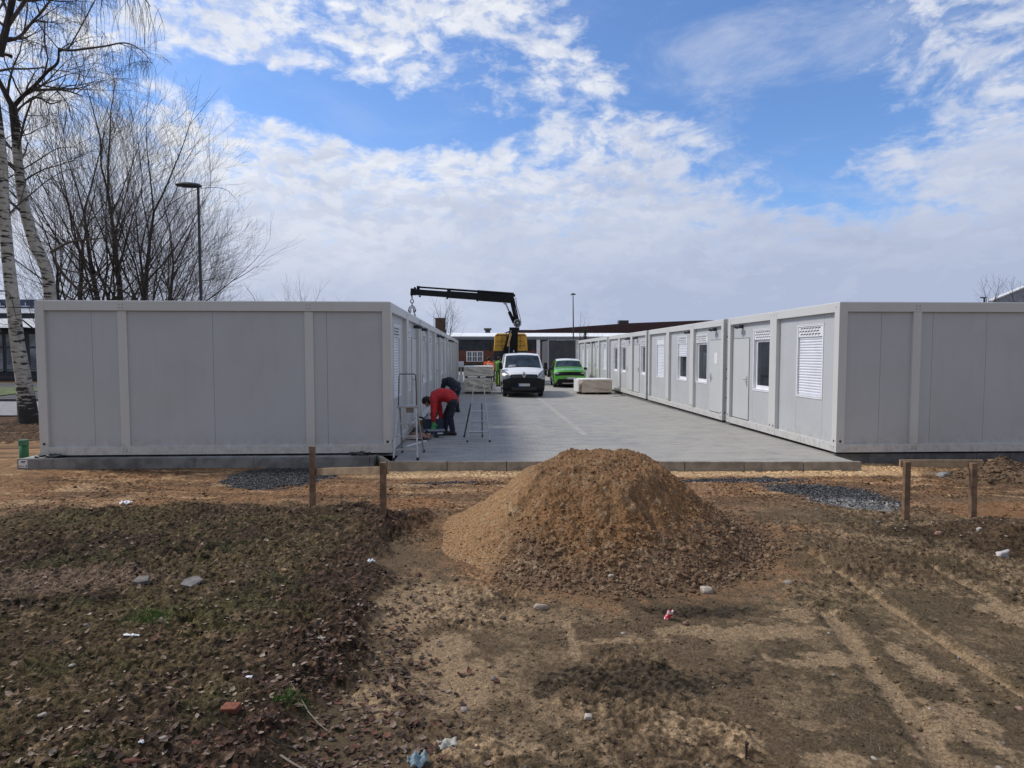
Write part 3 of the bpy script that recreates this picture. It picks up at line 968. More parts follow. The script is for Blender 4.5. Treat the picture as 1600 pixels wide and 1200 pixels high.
def window(parent, y0, y1, closed, box=True, sill=True, reflection=0):
    z0, z1 = WZ0, WZ1
    zb = z1-0.24
    def trim(mb):
        t, p = 0.035, -0.012
        mb.box(0.05+p, 0.17, y0, y0+t, z0+t, z1-t); mb.box(0.05+p, 0.17, y1-t, y1, z0+t, z1-t)
        mb.box(0.05+p, 0.17, y0, y1, z0, z0+t); mb.box(0.05+p, 0.17, y0, y1, z1-t, z1)
        mb.box(0.03, 0.05+p-0.001, y0-0.01, y1+0.01, z1-0.004, z1+0.010)
    w = small(trim, 'window', M_PVC, parent, bevel=0.003)
    w.location.x = 0.035
    def vent(mb):
        mb.box(0.052, 0.16, y0+0.036, y1-0.036, zb, z1-0.036)
        if box:
            mb.cur = 1
            n = 7
            for r_ in range(3):
                for k in range(n):
                    c = y0+0.10+(k+0.25+(0.5 if r_ % 2 else 0))*(y1-y0-0.22)/n
                    zc = zb+0.045+r_*0.058
                    mb.box(0.049, 0.06, c, c+0.062, zc, zc+0.020)
                    mb.box(0.049, 0.06, c+0.066, c+0.076, zc-0.026, zc+0.020)
            mb.cur = 0
    small(vent, 'shutter_box', [M_PVC, M_SLOT], w, bevel=0.002)
    def pane_frame(mb):
        t = 0.06
        a, b = y0+0.036, y1-0.036
        mb.box(0.10, 0.16, a, a+t, z0+0.036, zb-0.002); mb.box(0.10, 0.16, b-t, b, z0+0.036, zb-0.002)
        mb.box(0.10, 0.16, a+t, b-t, z0+0.036, z0+0.036+t*1.6); mb.box(0.10, 0.16, a+t, b-t, zb-t, zb-0.002)
        mb.box(0.03, 0.10, a-0.01, b+0.01, z0+0.036, z0+0.05)
    small(pane_frame, 'sash', M_PVC, w, bevel=0.003)
    def gl(mb):
        mb.box(0.125, 0.131, y0+0.097, y1-0.097, z0+0.133, zb-0.062)
    small(gl, 'pane', M_GLASS, w)
    if closed > 0:
        zlo = zb-(zb-z0-0.05)*closed
        def sl(mb):
            z = zb-0.002
            while z > zlo:
                zz_ = max(z-0.052, zlo-0.0)
                a, b = y0+0.05, y1-0.05
                bb = len(mb.v)
                for (xo, f) in ((0.086, 0.0), (0.074, 0.12), (0.070, 0.45), (0.072, 0.8), (0.084, 1.0)):
                    zc = z-(z-zz_)*f
                    mb.v += [(xo, a, zc), (xo, b, zc)]
                for q in range(4):
                    mb.face(bb+2*q, bb+2*q+1, bb+2*q+3, bb+2*q+2)
                z -= 0.054
            mb.box(0.068, 0.09, y0+0.05, y1-0.05, zlo-0.035, zlo-0.002)
            mb.box(0.062, 0.068, y0+0.15, y0+0.19, zlo-0.03, zlo-0.012)
            mb.box(0.062, 0.068, y1-0.19, y1-0.15, zlo-0.03, zlo-0.012)
        small(sl, 'shutter', M_SHUT, w, smooth=True, sharp=50)
    return w


def door(parent, y0, y1, hinge_far=True):
    def leaf(mb):
        mb.box(0.036, 0.10, y0+0.012, y1-0.012, 0.165, DZ1-0.012)
    dr = small(leaf, 'door', M_DOOR, parent, bevel=0.004)
    dr.location.x = 0.035
    def rim(mb):
        mb.box(0.045, 0.12, y0, y0+0.009, 0.15, DZ1); mb.box(0.045, 0.12, y1-0.009, y1, 0.15, DZ1)
        mb.box(0.045, 0.12, y0+0.009, y1-0.009, DZ1-0.009, DZ1)
        mb.box(0.045, 0.12, y0+0.009, y1-0.009, 0.148, 0.158)
    small(rim, 'door_seal', M_SLOT, dr)
    hy = y0+0.10 if hinge_far else y1-0.10
    sgn = 1 if hinge_far else -1
    def hd(mb):
        mb.box(0.028, 0.036, hy-0.022, hy+0.022, 0.98, 1.22)
        mb.cyl((0.036, hy, 1.15), (-0.02, hy, 1.15), 0.011, n=10)
        mb.path([(-0.02, hy, 1.15), (-0.025, hy+sgn*0.03, 1.15), (-0.02, hy+sgn*0.12, 1.148)], 0.010, 8)
        mb.cyl((0.036, hy, 1.03), (0.020, hy, 1.03), 0.012, n=10)
    small(hd, 'handle', M_STEEL, dr, smooth=True)
    return dr


def lamp_part(parent, y):
    z = CH-0.26
    def base(mb):
        mb.box(0.0, 0.09, y-0.04, y+0.04, z-0.03, z+0.05)
        mb.path([(0.0, y, z), (-0.06, y, z+0.01), (-0.12, y, z)], [0.03, 0.055, 0.03], 12)
        mb.path([(-0.05, y-0.12, z+0.0), (-0.05, y-0.06, z+0.015), (-0.05, y+0.06, z+0.015), (-0.05, y+0.12, z+0.0)], [0.03, 0.045, 0.045, 0.03], 12)
    small(base, 'wall_lamp', M_DARKMETAL, parent, smooth=True)


SIDE_ME = None


def container(kind, loc, rz, label, group, index):
    """kind: dict(win=slot or None, door=slot or None, closed=.., lamp=bool, box=bool)"""
    global SIDE_ME
    root = empty('site_container', loc, rz, label, 'container', group)
    fr = link('frame', FRAME_ME, root, bevel=0.008)
    if SIDE_ME is None:
        mb = MB(); side_panels(mb); SIDE_ME = mb.mesh('side_wall', M_PANEL)
    link('side_wall', SIDE_ME, root)
    ops = []
    if kind.get('win'):
        a, b = WY[kind['win']]
        ops.append((a, b, WZ0, WZ1))
    if kind.get('door'):
        a, b = DY[kind['door']]
        ops.append((a, b, 0.147, DZ1))
    small(lambda mb: end_panel_boxes(mb, ops, 0.085, 0.12), 'end_wall', M_PANEL, root)
    small(lambda mb: mb.box(CL-0.10, CL-0.05, PW, CW-PW, 0.147, CH-0.177), 'end_wall', M_PANEL, root)
    def roof(mb):
        mb.box(0.02, CL-0.02, 0.02, CW-0.02, CH-0.011, CH)
    small(roof, 'roof', M_ROOF, root)
    small(lambda mb: mb.box(0.13, CL-0.13, 0.13, CW-0.13, 0.02, 0.14), 'floor_tray', M_DARKMETAL, root)
    small(lambda mb: mb.box(0.7, 0.72, 0.14, CW-0.14, 0.15, CH-0.2), 'inner_wall', mat('dim room lining', (0.10, 0.10, 0.10), 0.9, var=0.3), root)
    if kind.get('win'):
        window(root, *WY[kind['win']], kind.get('closed', 0), kind.get('box', True))
    if kind.get('door'):
        a, b = DY[kind['door']]
        door(root, a, b, kind.get('hinge', kind['door'] == 'far'))
        if kind.get('notice'):
            small(lambda mb: mb.box(0.064, 0.070, (a+b)/2-0.10, (a+b)/2+0.11, 1.50, 1.80), 'paper_notice', mat('paper', (0.72, 0.73, 0.74), 0.8), root)
    if kind.get('lamp') is not None:
        lamp_part(root, kind['lamp'])
    return root


ORD = ['nearest', 'second', 'third', 'fourth', 'fifth', 'sixth', 'seventh', 'eighth', 'ninth', 'tenth', 'eleventh', 'farthest']
KR = [dict(win='mid', closed=1.0), dict(win='near', door='far', lamp=1.75), dict(win='far', door='near', lamp=0.72, notice=True, hinge=False),
      dict(win='mid', closed=0.33, lamp=0.35), dict(win='mid', closed=1.0, box=False), dict(win='near', door='far', lamp=1.75),
      dict(win='far', door='near', lamp=0.72), dict(win='mid'), dict(win='mid', closed=1.0), dict(win='near', door='far', lamp=1.75, closed=1.0),
      dict(win='far', door='near', lamp=0.72, closed=1.0), dict(win='mid', closed=1.0)]
DR = ['fully shuttered window', 'door and open window beyond the shuttered end unit', 'white paper notice on its door', 'half lowered shutter on its window',
      'closed shutter and no vent box', 'bare window and door beside the second slim gap', 'door with a window on its far side', 'a single bare window and no door', 'closed shutter, behind the wrapped package',
      'door and closed shutter, far along the row', 'door and closed shutter, last but one', 'closed shutter at the far end']
y = YR
pipes = []
for n in range(12):
    if n in (2, 5, 8):
        pipes.append(y+0.15); y += GAP
    container(KR[n], (XR, y, 0), 0, '%s container of the sunlit right row, %s' % (ORD[n], DR[n]), 'containers of the right row', n)
    y += CW
YR_END = y
KL = [dict(win='mid', closed=1.0), dict(win='far', door='near', closed=1.0, lamp=0.6), dict(win='near', door='far', lamp=1.8), dict(win='mid'),
      dict(win='far', door='near', lamp=0.6, closed=1.0), dict(win='near', door='far', lamp=1.8), dict(win='mid', closed=1.0), dict(win='far', door='near', lamp=0.6),
      dict(win='near', door='far', lamp=1.8), dict(win='mid', closed=1.0), dict(win='far', door='near', closed=1.0), dict(win='mid')]
DL = ['its long blank side facing the foreground', 'shutter and door behind the tall step ladder', 'door and bare window behind the red-jacketed worker', 'one bare window, just beyond the tool pile',
      'shutter and door, behind the dark-jacketed worker', 'bare window and door, halfway along', 'closed shutter, halfway along', 'door and bare window in the far half', 'bare window and door in the far half',
      'closed shutter near the far end', 'door and closed shutter, last but one', 'its corner just left of the stacked packages']
y = 0.0
for n in range(12):
    if n in (2, 5, 8):
        y += GAP
    # turned round: the face with the openings looks to +X
    yy = YL+(y+CW)*math.cos(TILT)
    xx = XL-(y+CW)*math.sin(TILT)
    container(KL[n], (xx, yy, 0), PI+TILT, '%s container of the shaded left row, %s' % (ORD[n], DL[n]), 'containers of the left row', n)
    y += CW
for i, yp in enumerate(pipes):
    mb = MB()
    mb.cyl((XR+0.09, yp, 0.0), (XR+0.09, yp, CH-0.05), 0.052, n=14)
    o = mb.build('downpipe', M_STEEL, smooth=True)
    tag(o, 'grey round downpipe in the %s gap between containers of the right row' % ['nearest', 'middle', 'farthest'][i], 'downpipe', 'downpipes of the right row')
    mb = MB()
    for z in (0.6, 1.1, 1.35, 2.2):
        mb.cyl((XR+0.09, yp, z), (XR+0.09, yp, z+0.035), 0.060, n=14)
    mb.build('pipe_clip', M_DARKMETAL, o, smooth=True)

# sheets and scraps on the slabs in front of the left row
def crumple(name, cx, cy, z, sx, sy, h, material, label, cat, rot=0, seed=1, n=14, group=None):
    mb = MB()
    rs = np.random.default_rng(seed)
    ph = rs.uniform(0, 6, 6)
    def fn(u, v):
        a, b = (u-0.5)*2, (v-0.5)*2
        rr = 1-0.18*abs(math.sin(3*a+ph[0])*math.cos(2*b+ph[1]))
        hh = h*(0.5+0.5*math.sin(5*a+ph[2]+2*b)*math.cos(4*b+ph[3]-a))*(1-0.4*max(abs(a), abs(b))**4)+h*0.25*abs(math.sin(9*a*b+ph[4]+6*a))
        c, s = math.cos(R(rot)), math.sin(R(rot))
        X, Y = a*sx*rr, b*sy*rr
        return (cx+X*c-Y*s, cy+X*s+Y*c, z+max(hh, 0.001))
    mb.grid(n, n, fn)
    o = mb.build(name, material, smooth=True, fix=False, sharp=180)
    md = o.modifiers.new('thickness', 'SOLIDIFY'); md.thickness = 0.002
    return tag(o, label, cat, group)


x_, y_ = ground_pt(108, 708, -0.03)
crumple('plastic_sheet', x_, 10.50, -0.035, 0.25, 0.05, 0.075, mat('dark film', (0.03, 0.032, 0.036), 0.45), 'crumpled dark film at the foot of the left end wall, near its outer corner', 'film', seed=3)
x_, y_ = ground_pt(580, 704, -0.03)
crumple('plastic_sheet', x_-0.10, 10.53, -0.038, 0.20, 0.04, 0.075, MATS['dark film'], 'black film lying at the foot of the left end wall by its courtyard corner', 'film', seed=5)

# green stub pipe and label plate at the far left
mb = MB()
mb.path([(0, 0, -0.3), (0, 0, 0.26)], 0.072, 24, cap=False)
o = mb.build('drain_pipe', mat('green pipe plastic', (0.008, 0.11, 0.035), 0.45, var=0.15), smooth=True)
o.location = (-8.50, 11.15, -0.14)
md = o.modifiers.new('wall', 'SOLIDIFY'); md.thickness = 0.006
tag(o, 'green plastic drain pipe standing upright behind the end of the left kerb', 'pipe')
mb = MB()
mb.path([(0, 0, 0.235), (0, 0, 0.33)], 0.080, 24, cap=False)
mb.path([(0, 0, 0.325), (0, 0, 0.335)], [0.08, 0.075], 24)
mb.build('pipe_socket', mat('dull green rim', (0.05, 0.15, 0.09), 0.5), o, smooth=True)
mb = MB(); mb.box(-0.073, 0.073, -0.004, 0.0, -0.065, 0.065)
o = mb.build('label_plate', mat('label paper', (0.70, 0.71, 0.72), 0.6, var=0.1), bevel=0.001)
o.location = (-7.955, 10.407, -0.118)
tag(o, 'small white printed label stuck on the end stone of the left kerb', 'label')
mb = MB()
for (a, b, z0, z1) in ((-0.035, 0.05, 0.035, 0.048), (-0.03, 0.03, 0.020, 0.030), (-0.06, -0.03, -0.045, -0.030), (-0.02, 0.02, -0.042, -0.034), (0.045, 0.062, -0.05, -0.02)):
    mb.box(a, b, -0.0055, -0.0042, z0, z1)
mb.build('print', M_SLOT, o)


# ------------------------------------------------------------------ profile boards on stakes
def stake(mb, x, y, ztop, lean=(0, 0), w=0.068, t=0.05):
    zb = sz(x, y)-0.2
    p0 = Vector((x, y, zb)); p1 = Vector((x+lean[0], y+lean[1], ztop))
    mb.beam(p0, p1, w, t, up=(0, 1, 0))


def board_frame(a, b, za, zb, bz0, bz1, label, over=(0.05, 0.05), front=True, lean=((0.01, 0), (0.008, 0))):
    root = empty('profile_board', (a[0], a[1], sz(*a)), 0, label, 'profile board', 'timber profile boards in front of the yard')
    inv = Vector(root.location)
    def mk(fn, nm, m, bev=0.003):
        mb = MB(); fn(mb)
        mb.v = [tuple(Vector(v)-inv) for v in mb.v]
        return mb.build(nm, m, root, bevel=bev)
    mk(lambda mb: stake(mb, a[0], a[1], za, lean[0]), 'stake', M_WOODSTAKE)
    mk(lambda mb: stake(mb, b[0], b[1], zb, lean[1]), 'stake', M_WOODSTAKE)
    d_ = Vector((b[0]-a[0], b[1]-a[1], 0)).normalized(); n_ = Vector((-d_.y, d_.x, 0))
    A = Vector((a[0], a[1], bz0))-d_*over[0]+n_*0.045; B = Vector((b[0], b[1], bz1))+d_*over[1]+n_*0.045
    mk(lambda mb: mb.beam(A, B, 0.024, 0.085), 'board', M_WOODNEW, 0.002)
    return root


board_frame((-2.205, 7.468), (-1.17, 6.582), 0.611, 0.560, 0.28, 0.47, 'timber profile board left of the heap, one stake standing much taller than its board', over=(0.02, 0.04))
board_frame((4.93, 6.714), (5.725, 6.681), 0.500, 0.484, 0.470, 0.470, 'timber profile board to the right of the heap, its board level with both stake tops', over=(0.06, 0.12), lean=((-0.005, 0), (-0.02, 0)))


# ------------------------------------------------------------------ step ladders
def ladder_part(root, nm, fn, m=None, **k):
    mb = MB(); fn(mb)
    return mb.build(nm, m or M_ALU, root, **k)


# free-standing one in the middle of the yard
z0 = pave_z(12.3)
root = empty('step_ladder', (-0.22, 12.5, z0), 0, 'low aluminium step ladder with rounded hoop, standing open right of the worker', 'step ladder', 'step ladders')
HZ = 1.21
def A(s, t):     # front stile: t 0 foot .. 1 top
    return Vector((s*(0.235-0.135*t)+0.03, -0.25+0.36*t, HZ*t))
ladder_part(root, 'front_frame', lambda mb: mb.path([A(-1, 0), A(-1, 0.5), A(-1, 0.93), A(-1, 0.985)+Vector((0.03, 0, 0)), A(0, 1.0), A(1, 0.985)-Vector((0.03, 0, 0)), A(1, 0.93), A(1, 0.5), A(1, 0)], 0.012, 10), smooth=True)
for t in (0.17, 0.345, 0.515):
    ladder_part(root, 'step', lambda mb: mb.beam(A(-1, t)+Vector((0, 0.02, 0)), A(1, t)+Vector((0, 0.02, 0)), 0.075, 0.018), bevel=0.003)
for s in (-1, 1):
    ladder_part(root, 'back_leg', lambda mb: mb.beam(Vector((s*0.20-0.10, 0.52, 0)), Vector((s*0.115-0.02, 0.10, 0.78)), 0.022, 0.022), M_DARKMETAL)
ladder_part(root, 'cross_bar', lambda mb: mb.beam((-0.285, 0.485, 0.10), (0.085, 0.485, 0.10), 0.02, 0.02))
for s in (-1, 1):
    ladder_part(root, 'foot', lambda mb: mb.cyl(A(s, 0), A(s, 0.03), 0.021), M_BLK)
    ladder_part(root, 'foot', lambda mb: mb.cyl((s*0.20-0.10, 0.52, 0), (s*0.198-0.098, 0.51, 0.035), 0.02), M_BLK)

# taller one against the corner of the left row
root = empty('step_ladder', (-1.40, 10.1, pave_z(10.1)), 0, 'tall step ladder with platform and guard hoop beside the left row corner', 'step ladder', 'step ladders')
def B(s, t):
    return Vector((s*(0.205-0.05*t), 0.0+0.26*t, 0.90*t))
for s in (-1, 1):
    ladder_part(root, 'front_stile', lambda mb: mb.beam(B(s, 0), B(s, 1), 0.045, 0.024, up=(1, 0, 0)))
    ladder_part(root, 'back_leg', lambda mb: mb.beam((s*0.20+0.02, 0.86, 0.0), (s*0.14, 0.34, 0.9), 0.026, 0.026), M_STEEL)
    ladder_part(root, 'foot', lambda mb: mb.cyl(B(s, -0.01), B(s, 0.05), 0.026), M_BLK)
    ladder_part(root, 'foot', lambda mb: mb.cyl((s*0.20+0.02, 0.86, 0), (s*0.198+0.02, 0.85, 0.05), 0.022), M_BLK)
for t in (0.20, 0.44, 0.68):
    ladder_part(root, 'step', lambda mb: mb.beam(B(-1, t)+Vector((-0.02, 0.01, 0)), B(1, t)+Vector((0.02, 0.01, 0)), 0.075, 0.02), bevel=0.003)
ladder_part(root, 'platform', lambda mb: mb.box(-0.17, 0.17, 0.20, 0.44, 0.885, 0.915), bevel=0.004)
ladder_part(root, 'tool_tray', lambda mb: mb.prism([(0.24, 0.88), (0.38, 0.88), (0.36, 0.79), (0.27, 0.79)], -0.02, 0.10, 'x'), mat('grey tray plastic', (0.20, 0.19, 0.18), 0.6))
ladder_part(root, 'guard_hoop', lambda mb: mb.path([(-0.155, 0.28, 0.9), (-0.145, 0.30, 1.40), (-0.13, 0.30, 1.465), (0.13, 0.30, 1.465), (0.145, 0.30, 1.44), (0.155, 0.30, 1.10), (0.155, 0.28, 0.9)], 0.010, 8), M_DARKMETAL, smooth=True)
ladder_part(root, 'brace', lambda mb: mb.beam((-0.2, 0.66, 0.08), (0.12, 0.45, 0.62), 0.02, 0.012), M_STEEL)
ladder_part(root, 'cross_bar', lambda mb: mb.beam((-0.185, 0.70, 0.28), (0.205, 0.70, 0.28), 0.022, 0.022), M_STEEL)

# ------------------------------------------------------------------ vehicles
M_VWHITE = mat('white van paint', (0.78, 0.80, 0.82), 0.3, coat=0.6, var=0.05)
M_VBLACK = mat('black bumper plastic', (0.010, 0.010, 0.012), 0.6, var=0.2, vscale=4, spec=0.25)
M_GREEN = mat('green metallic paint', (0.11, 0.42, 0.045), 0.28, metal=0.25, coat=0.8, var=0.1)
M_LENS = mat('headlight lens', (0.30, 0.32, 0.35), 0.25, metal=0.3, coat=0.3, var=0.6, vscale=9)
M_CHROME = mat('chrome', (0.75, 0.76, 0.78), 0.12, metal=1.0)
M_WSCREEN = mat('windscreen', (0.03, 0.045, 0.06), 0.12, spec=0.35, var=0.6, vscale=1.6)
M_PLATE = mat('number plate', (0.66, 0.67, 0.68), 0.5)


class Body:
    """front half body surface: profile along z/y, s across; tumblehome and plan rounding"""
    def __init__(self, prof, hw, plan=0.28, power=3.2, crown=0.05):
        self.p = prof; self.hw = hw; self.plan = plan; self.pw = power; self.crown = crown
        self.len = [0]
        for a, b in zip(prof, prof[1:]): self.len.append(self.len[-1]+math.hypot(b[0]-a[0], b[1]-a[1]))
    def prof_at(self, t):
        L_ = t*self.len[-1]
        for i in range(len(self.p)-1):
            if L_ <= self.len[i+1]+1e-9:
                f = (L_-self.len[i])/max(1e-9, self.len[i+1]-self.len[i])
                a, b = self.p[i], self.p[i+1]
                return a[0]+(b[0]-a[0])*f, a[1]+(b[1]-a[1])*f
        return self.p[-1]
    def t_of(self, i): return self.len[i]/self.len[-1]
    def pt(self, s, t, out=0.0):
        y, z = self.prof_at(t)
        w = self.hw(z)
        k = abs(s)**self.pw
        pl = self.plan*max(0.0, 1-y/1.6)*k
        x = s*w
        zz_ = z-self.crown*(s*s) if z > 0.6 else z
        P = Vector((x, y+pl, zz_))
        if out:
            e = 1e-3
            a = self.pt(min(1, s+e), t)-self.pt(max(-1, s-e), t); b = self.pt(s, min(1, t+e))-self.pt(s, max(0, t-e))
            n = a.cross(b).normalized()
            P = P+n*out
        return P
    def shell(self, mb, ns=21, sub=3):
        ts = []
        for i in range(len(self.p)-1):
            for k in range(sub): ts.append(self.t_of(i)+(self.t_of(i+1)-self.t_of(i))*k/sub)
        ts.append(1.0)
        b = len(mb.v)
        for t in ts:
            for i in range(ns):
                s = -1+2*i/(ns-1)
                mb.v.append(tuple(self.pt(s, t)))
        for j in range(len(ts)-1):
            for i in range(ns-1):
                mb.face(b+j*ns+i, b+j*ns+i+1, b+(j+1)*ns+i+1, b+(j+1)*ns+i)
        nT = len(ts)
        for i in (0, ns-1):
            mb.face(*[b+j*ns+i for j in range(nT)])
        mb.face(*[b+i for i in range(ns)], *[b+(nT-1)*ns+i for i in range(ns-1, -1, -1)])
    def patch(self, mb, poly, out=0.006, n=8):
        """quad patch given by four (s,t) corners"""
        (a, b_, c, d_) = poly
        base = len(mb.v)
        for j in range(n+1):
            for i in range(n+1):
                u, v = i/n, j/n
                s = (a[0]*(1-u)+b_[0]*u)*(1-v)+(d_[0]*(1-u)+c[0]*u)*v
                t = (a[1]*(1-u)+b_[1]*u)*(1-v)+(d_[1]*(1-u)+c[1]*u)*v
                mb.v.append(tuple(self.pt(s, t, out)))
        for j in range(n):
            for i in range(n):
                mb.face(base+j*(n+1)+i, base+j*(n+1)+i+1, base+(j+1)*(n+1)+i+1, base+(j+1)*(n+1)+i)


def wheel(parent, x, y, r, w=0.2, dark=False):
    mb = MB()
    mb.path([(x-w/2, y, r), (x-w/2+0.02, y, r), (x+w/2-0.02, y, r), (x+w/2, y, r)], [r-0.03, r, r, r-0.03], 28)
    wh = mb.build('wheel', M_BLK, parent, smooth=True)
    sx = -1 if x < 0 else 1
    mb = MB()
    mb.path([(x+sx*(w/2-0.015), y, r), (x+sx*(w/2+0.006), y, r)], [r*0.62, r*0.58], 24)
    for k in range(5):
        a = 2*PI*k/5
        mb.beam((x+sx*(w/2+0.012), y, r), (x+sx*(w/2+0.012), y+math.cos(a)*r*0.55, r+math.sin(a)*r*0.55), 0.03, 0.05, up=(1, 0, 0))
    mb.build('rim', M_STEEL, wh, smooth=True)
    return wh


# --- white panel van
vz = pave_z(25.7)
van = empty('parked_van', (1.58, 25.62, vz), 0, 'white panel van with black grille parked facing the camera in the middle of the yard', 'van')
prof = [(0.16, 0.22), (0.05, 0.30), (0.0, 0.42), (0.0, 0.66), (0.03, 0.90), (0.07, 1.00), (0.22, 1.12), (0.60, 1.26), (0.72, 1.30), (1.35, 1.80), (1.52, 1.90), (1.9, 1.95), (4.9, 1.95), (4.98, 1.85), (5.0, 0.35)]
def vhw(z):
    return np.interp(z, [0.2, 0.35, 0.9, 1.25, 1.8, 1.95], [0.86, 0.915, 0.935, 0.915, 0.80, 0.74])
V = Body(prof, vhw, plan=0.30, power=3.0, crown=0.05)
mb = MB(); V.shell(mb, 25, 3)
mb.build('body', M_VWHITE, van, smooth=True, sharp=32)
T_ = V.t_of
def vt(z):   # t on the front for a height
    for i in range(11):
        if V.p[i][1] <= z <= V.p[i+1][1]:
            f = (z-V.p[i][1])/max(1e-6, V.p[i+1][1]-V.p[i][1]); return T_(i)+(T_(i+1)-T_(i))*f
    return T_(11)
def vp(name, polys, m, out=0.006, n=8, parent=van, B_=V):
    mb = MB()
    for p_ in polys: B_.patch(mb, p_, out, n)
    return mb.build(name, m, parent, smooth=True, fix=False, sharp=180)
vp('bumper', [[(-1, vt(0.23)), (1, vt(0.23)), (1, vt(0.84)), (-1, vt(0.84))], [(-0.66, vt(0.84)), (0.66, vt(0.84)), (0.62, vt(1.02)), (-0.62, vt(1.02))]], M_VBLACK, 0.008, 16)
vp('windscreen', [[(-0.90, vt(1.315)), (0.90, vt(1.315)), (0.93, vt(1.855)), (-0.93, vt(1.855))]], M_WSCREEN, 0.006, 12)
vp('air_intake', [[(-0.55, vt(0.33)), (0.55, vt(0.33)), (0.6, vt(0.46)), (-0.6, vt(0.46))]], M_SLOT, 0.014)
vp('grille', [[(-0.60, vt(0.86)), (0.60, vt(0.86)), (0.55, vt(0.97)), (-0.55, vt(0.97))]], M_SLOT, 0.013)
for s in (-1, 1):
    h = vp('headlight', [[(s*0.60, vt(0.88)), (s*0.97, vt(0.82)), (s*0.985, vt(1.20)), (s*0.80, vt(1.08))]], M_LENS, 0.016, 6)
    vp('lamp_bezel', [[(s*0.57, vt(0.85)), (s*0.995, vt(0.79)), (s*0.999, vt(1.24)), (s*0.79, vt(1.11))]], M_VBLACK, 0.010, 6, parent=h)
    mb = MB(); c = V.pt(s*0.80, vt(0.97), 0.02); mb.cyl(c-Vector((0, 0.0, 0)), c+Vector((0, -0.012, 0)), 0.055, n=14)
    mb.build('reflector', M_STEEL, h, smooth=True)
    mb = MB(); mb.path([(s*0.90, 0.75, 1.30), (s*1.02, 0.70, 1.30)], 0.03, 8)
    mi_ = mb.build('mirror', M_VBLACK, van, smooth=True)
    mb = MB(); mb.box(s*1.0-0.07, s*1.0+0.07, 0.62, 0.76, 1.22, 1.52)
    mb.build('mirror_housing', M_VBLACK, mi_, bevel=0.03)
    wheel(van, s*0.80, 0.95, 0.33); wheel(van, s*0.80, 4.0, 0.33)
    mb = MB()
    # side window, dark arch and sill
    for (ya, yb, za, zb_) in ((0.95, 1.95, 1.32, 1.74),):
        P = [(s*(vhw(z_)+0.006-0.00), y_, z_) for (y_, z_) in ((0.98, za), (yb, za), (yb, zb_), (1.36, zb_))]
        P = [(q[0]*(1.0), q[1], q[2]-0.05) for q in P]
        mb.v += P; mb.face(0, 1, 2, 3)
    mb.build('side_window', M_GLASS, van)
    mb = MB(); mb.box(s*0.925-0.012, s*0.925+0.012, 1.4, 3.5, 0.45, 0.62)
    mb.build('side_strip', M_VBLACK, van, bevel=0.005)
mb = MB()   # diamond badge: a tall lozenge ring
yb = V.pt(0, vt(0.98)).y-0.07
out_ = [(0, 0.15), (0.105, 0), (0, -0.15), (-0.105, 0)]; inn = [(0, 0.07), (0.045, 0), (0, -0.07), (-0.045, 0)]
for dy_ in (0, 0.02):
    for (a, c) in out_+inn: mb.v.append((a, yb+dy_, 1.0+c))
for i in range(4):
    j = (i+1) % 4
    mb.face(i, j, 4+j, 4+i); mb.face(8+i, 8+j, 12+j, 12+i); mb.face(i, j, 8+j, 8+i); mb.face(4+i, 4+j, 12+j, 12+i)
mb.build('diamond_badge', M_CHROME, van, bevel=0.004)
def plate(parent, x, y, z, w=0.50, h=0.11, tilt=0):
    mb = MB(); mb.box(x-w/2, x+w/2, y-0.008, y, z-h/2, z+h/2)
    p_ = mb.build('number_plate', M_PLATE, parent, bevel=0.002)
    mb = MB()
    xs = x-w/2+0.075
    for k, cw_ in enumerate((0.03, 0.034, 0.0, 0.03, 0.034, 0.0, 0.032, 0.03, 0.032)):
        if cw_:
            if k % 3 == 0:
                mb.box(xs, xs+0.009, y-0.0105, y-0.0085, z-0.03, z+0.03); mb.box(xs+0.009, xs+cw_, y-0.0105, y-0.0085, z+0.018, z+0.03)
            else:
                mb.box(xs+cw_-0.009, xs+cw_, y-0.0105, y-0.0085, z-0.03, z+0.03); mb.box(xs, xs+cw_-0.009, y-0.0105, y-0.0085, z-0.006, z+0.006)
        xs += 0.045
    mb.build('plate_characters', M_SLOT, p_)
    mb = MB(); mb.box(x-w/2+0.002, x-w/2+0.045, y-0.0105, y-0.0085, z-h/2+0.004, z+h/2-0.004)
    mb.build('blue_band', mat('plate blue', (0.02, 0.06, 0.35), 0.5), p_)
plate(van, 0.0, -0.02, 0.56)
vp('emblem_bar', [[(-0.62, vt(1.005)), (0.62, vt(1.005)), (0.61, vt(1.025)), (-0.61, vt(1.025))]], M_CHROME, 0.014)
for s in (-1, 1):
    vp('wiper', [[(s*0.05, vt(1.33)), (s*0.55, vt(1.37)), (s*0.55, vt(1.385)), (s*0.05, vt(1.345))]], M_BLK, 0.02)
vp('dashboard_papers', [[(-0.75, vt(1.34)), (-0.35, vt(1.34)), (-0.38, vt(1.42)), (-0.70, vt(1.42))]], mat('papers behind glass', (0.35, 0.36, 0.37), 0.5), 0.009, 3)
mb = MB(); mb.box(-0.7, 0.7, 0.3, 4.8, 0.18, 0.34); mb.build('underbody', M_BLK, van)

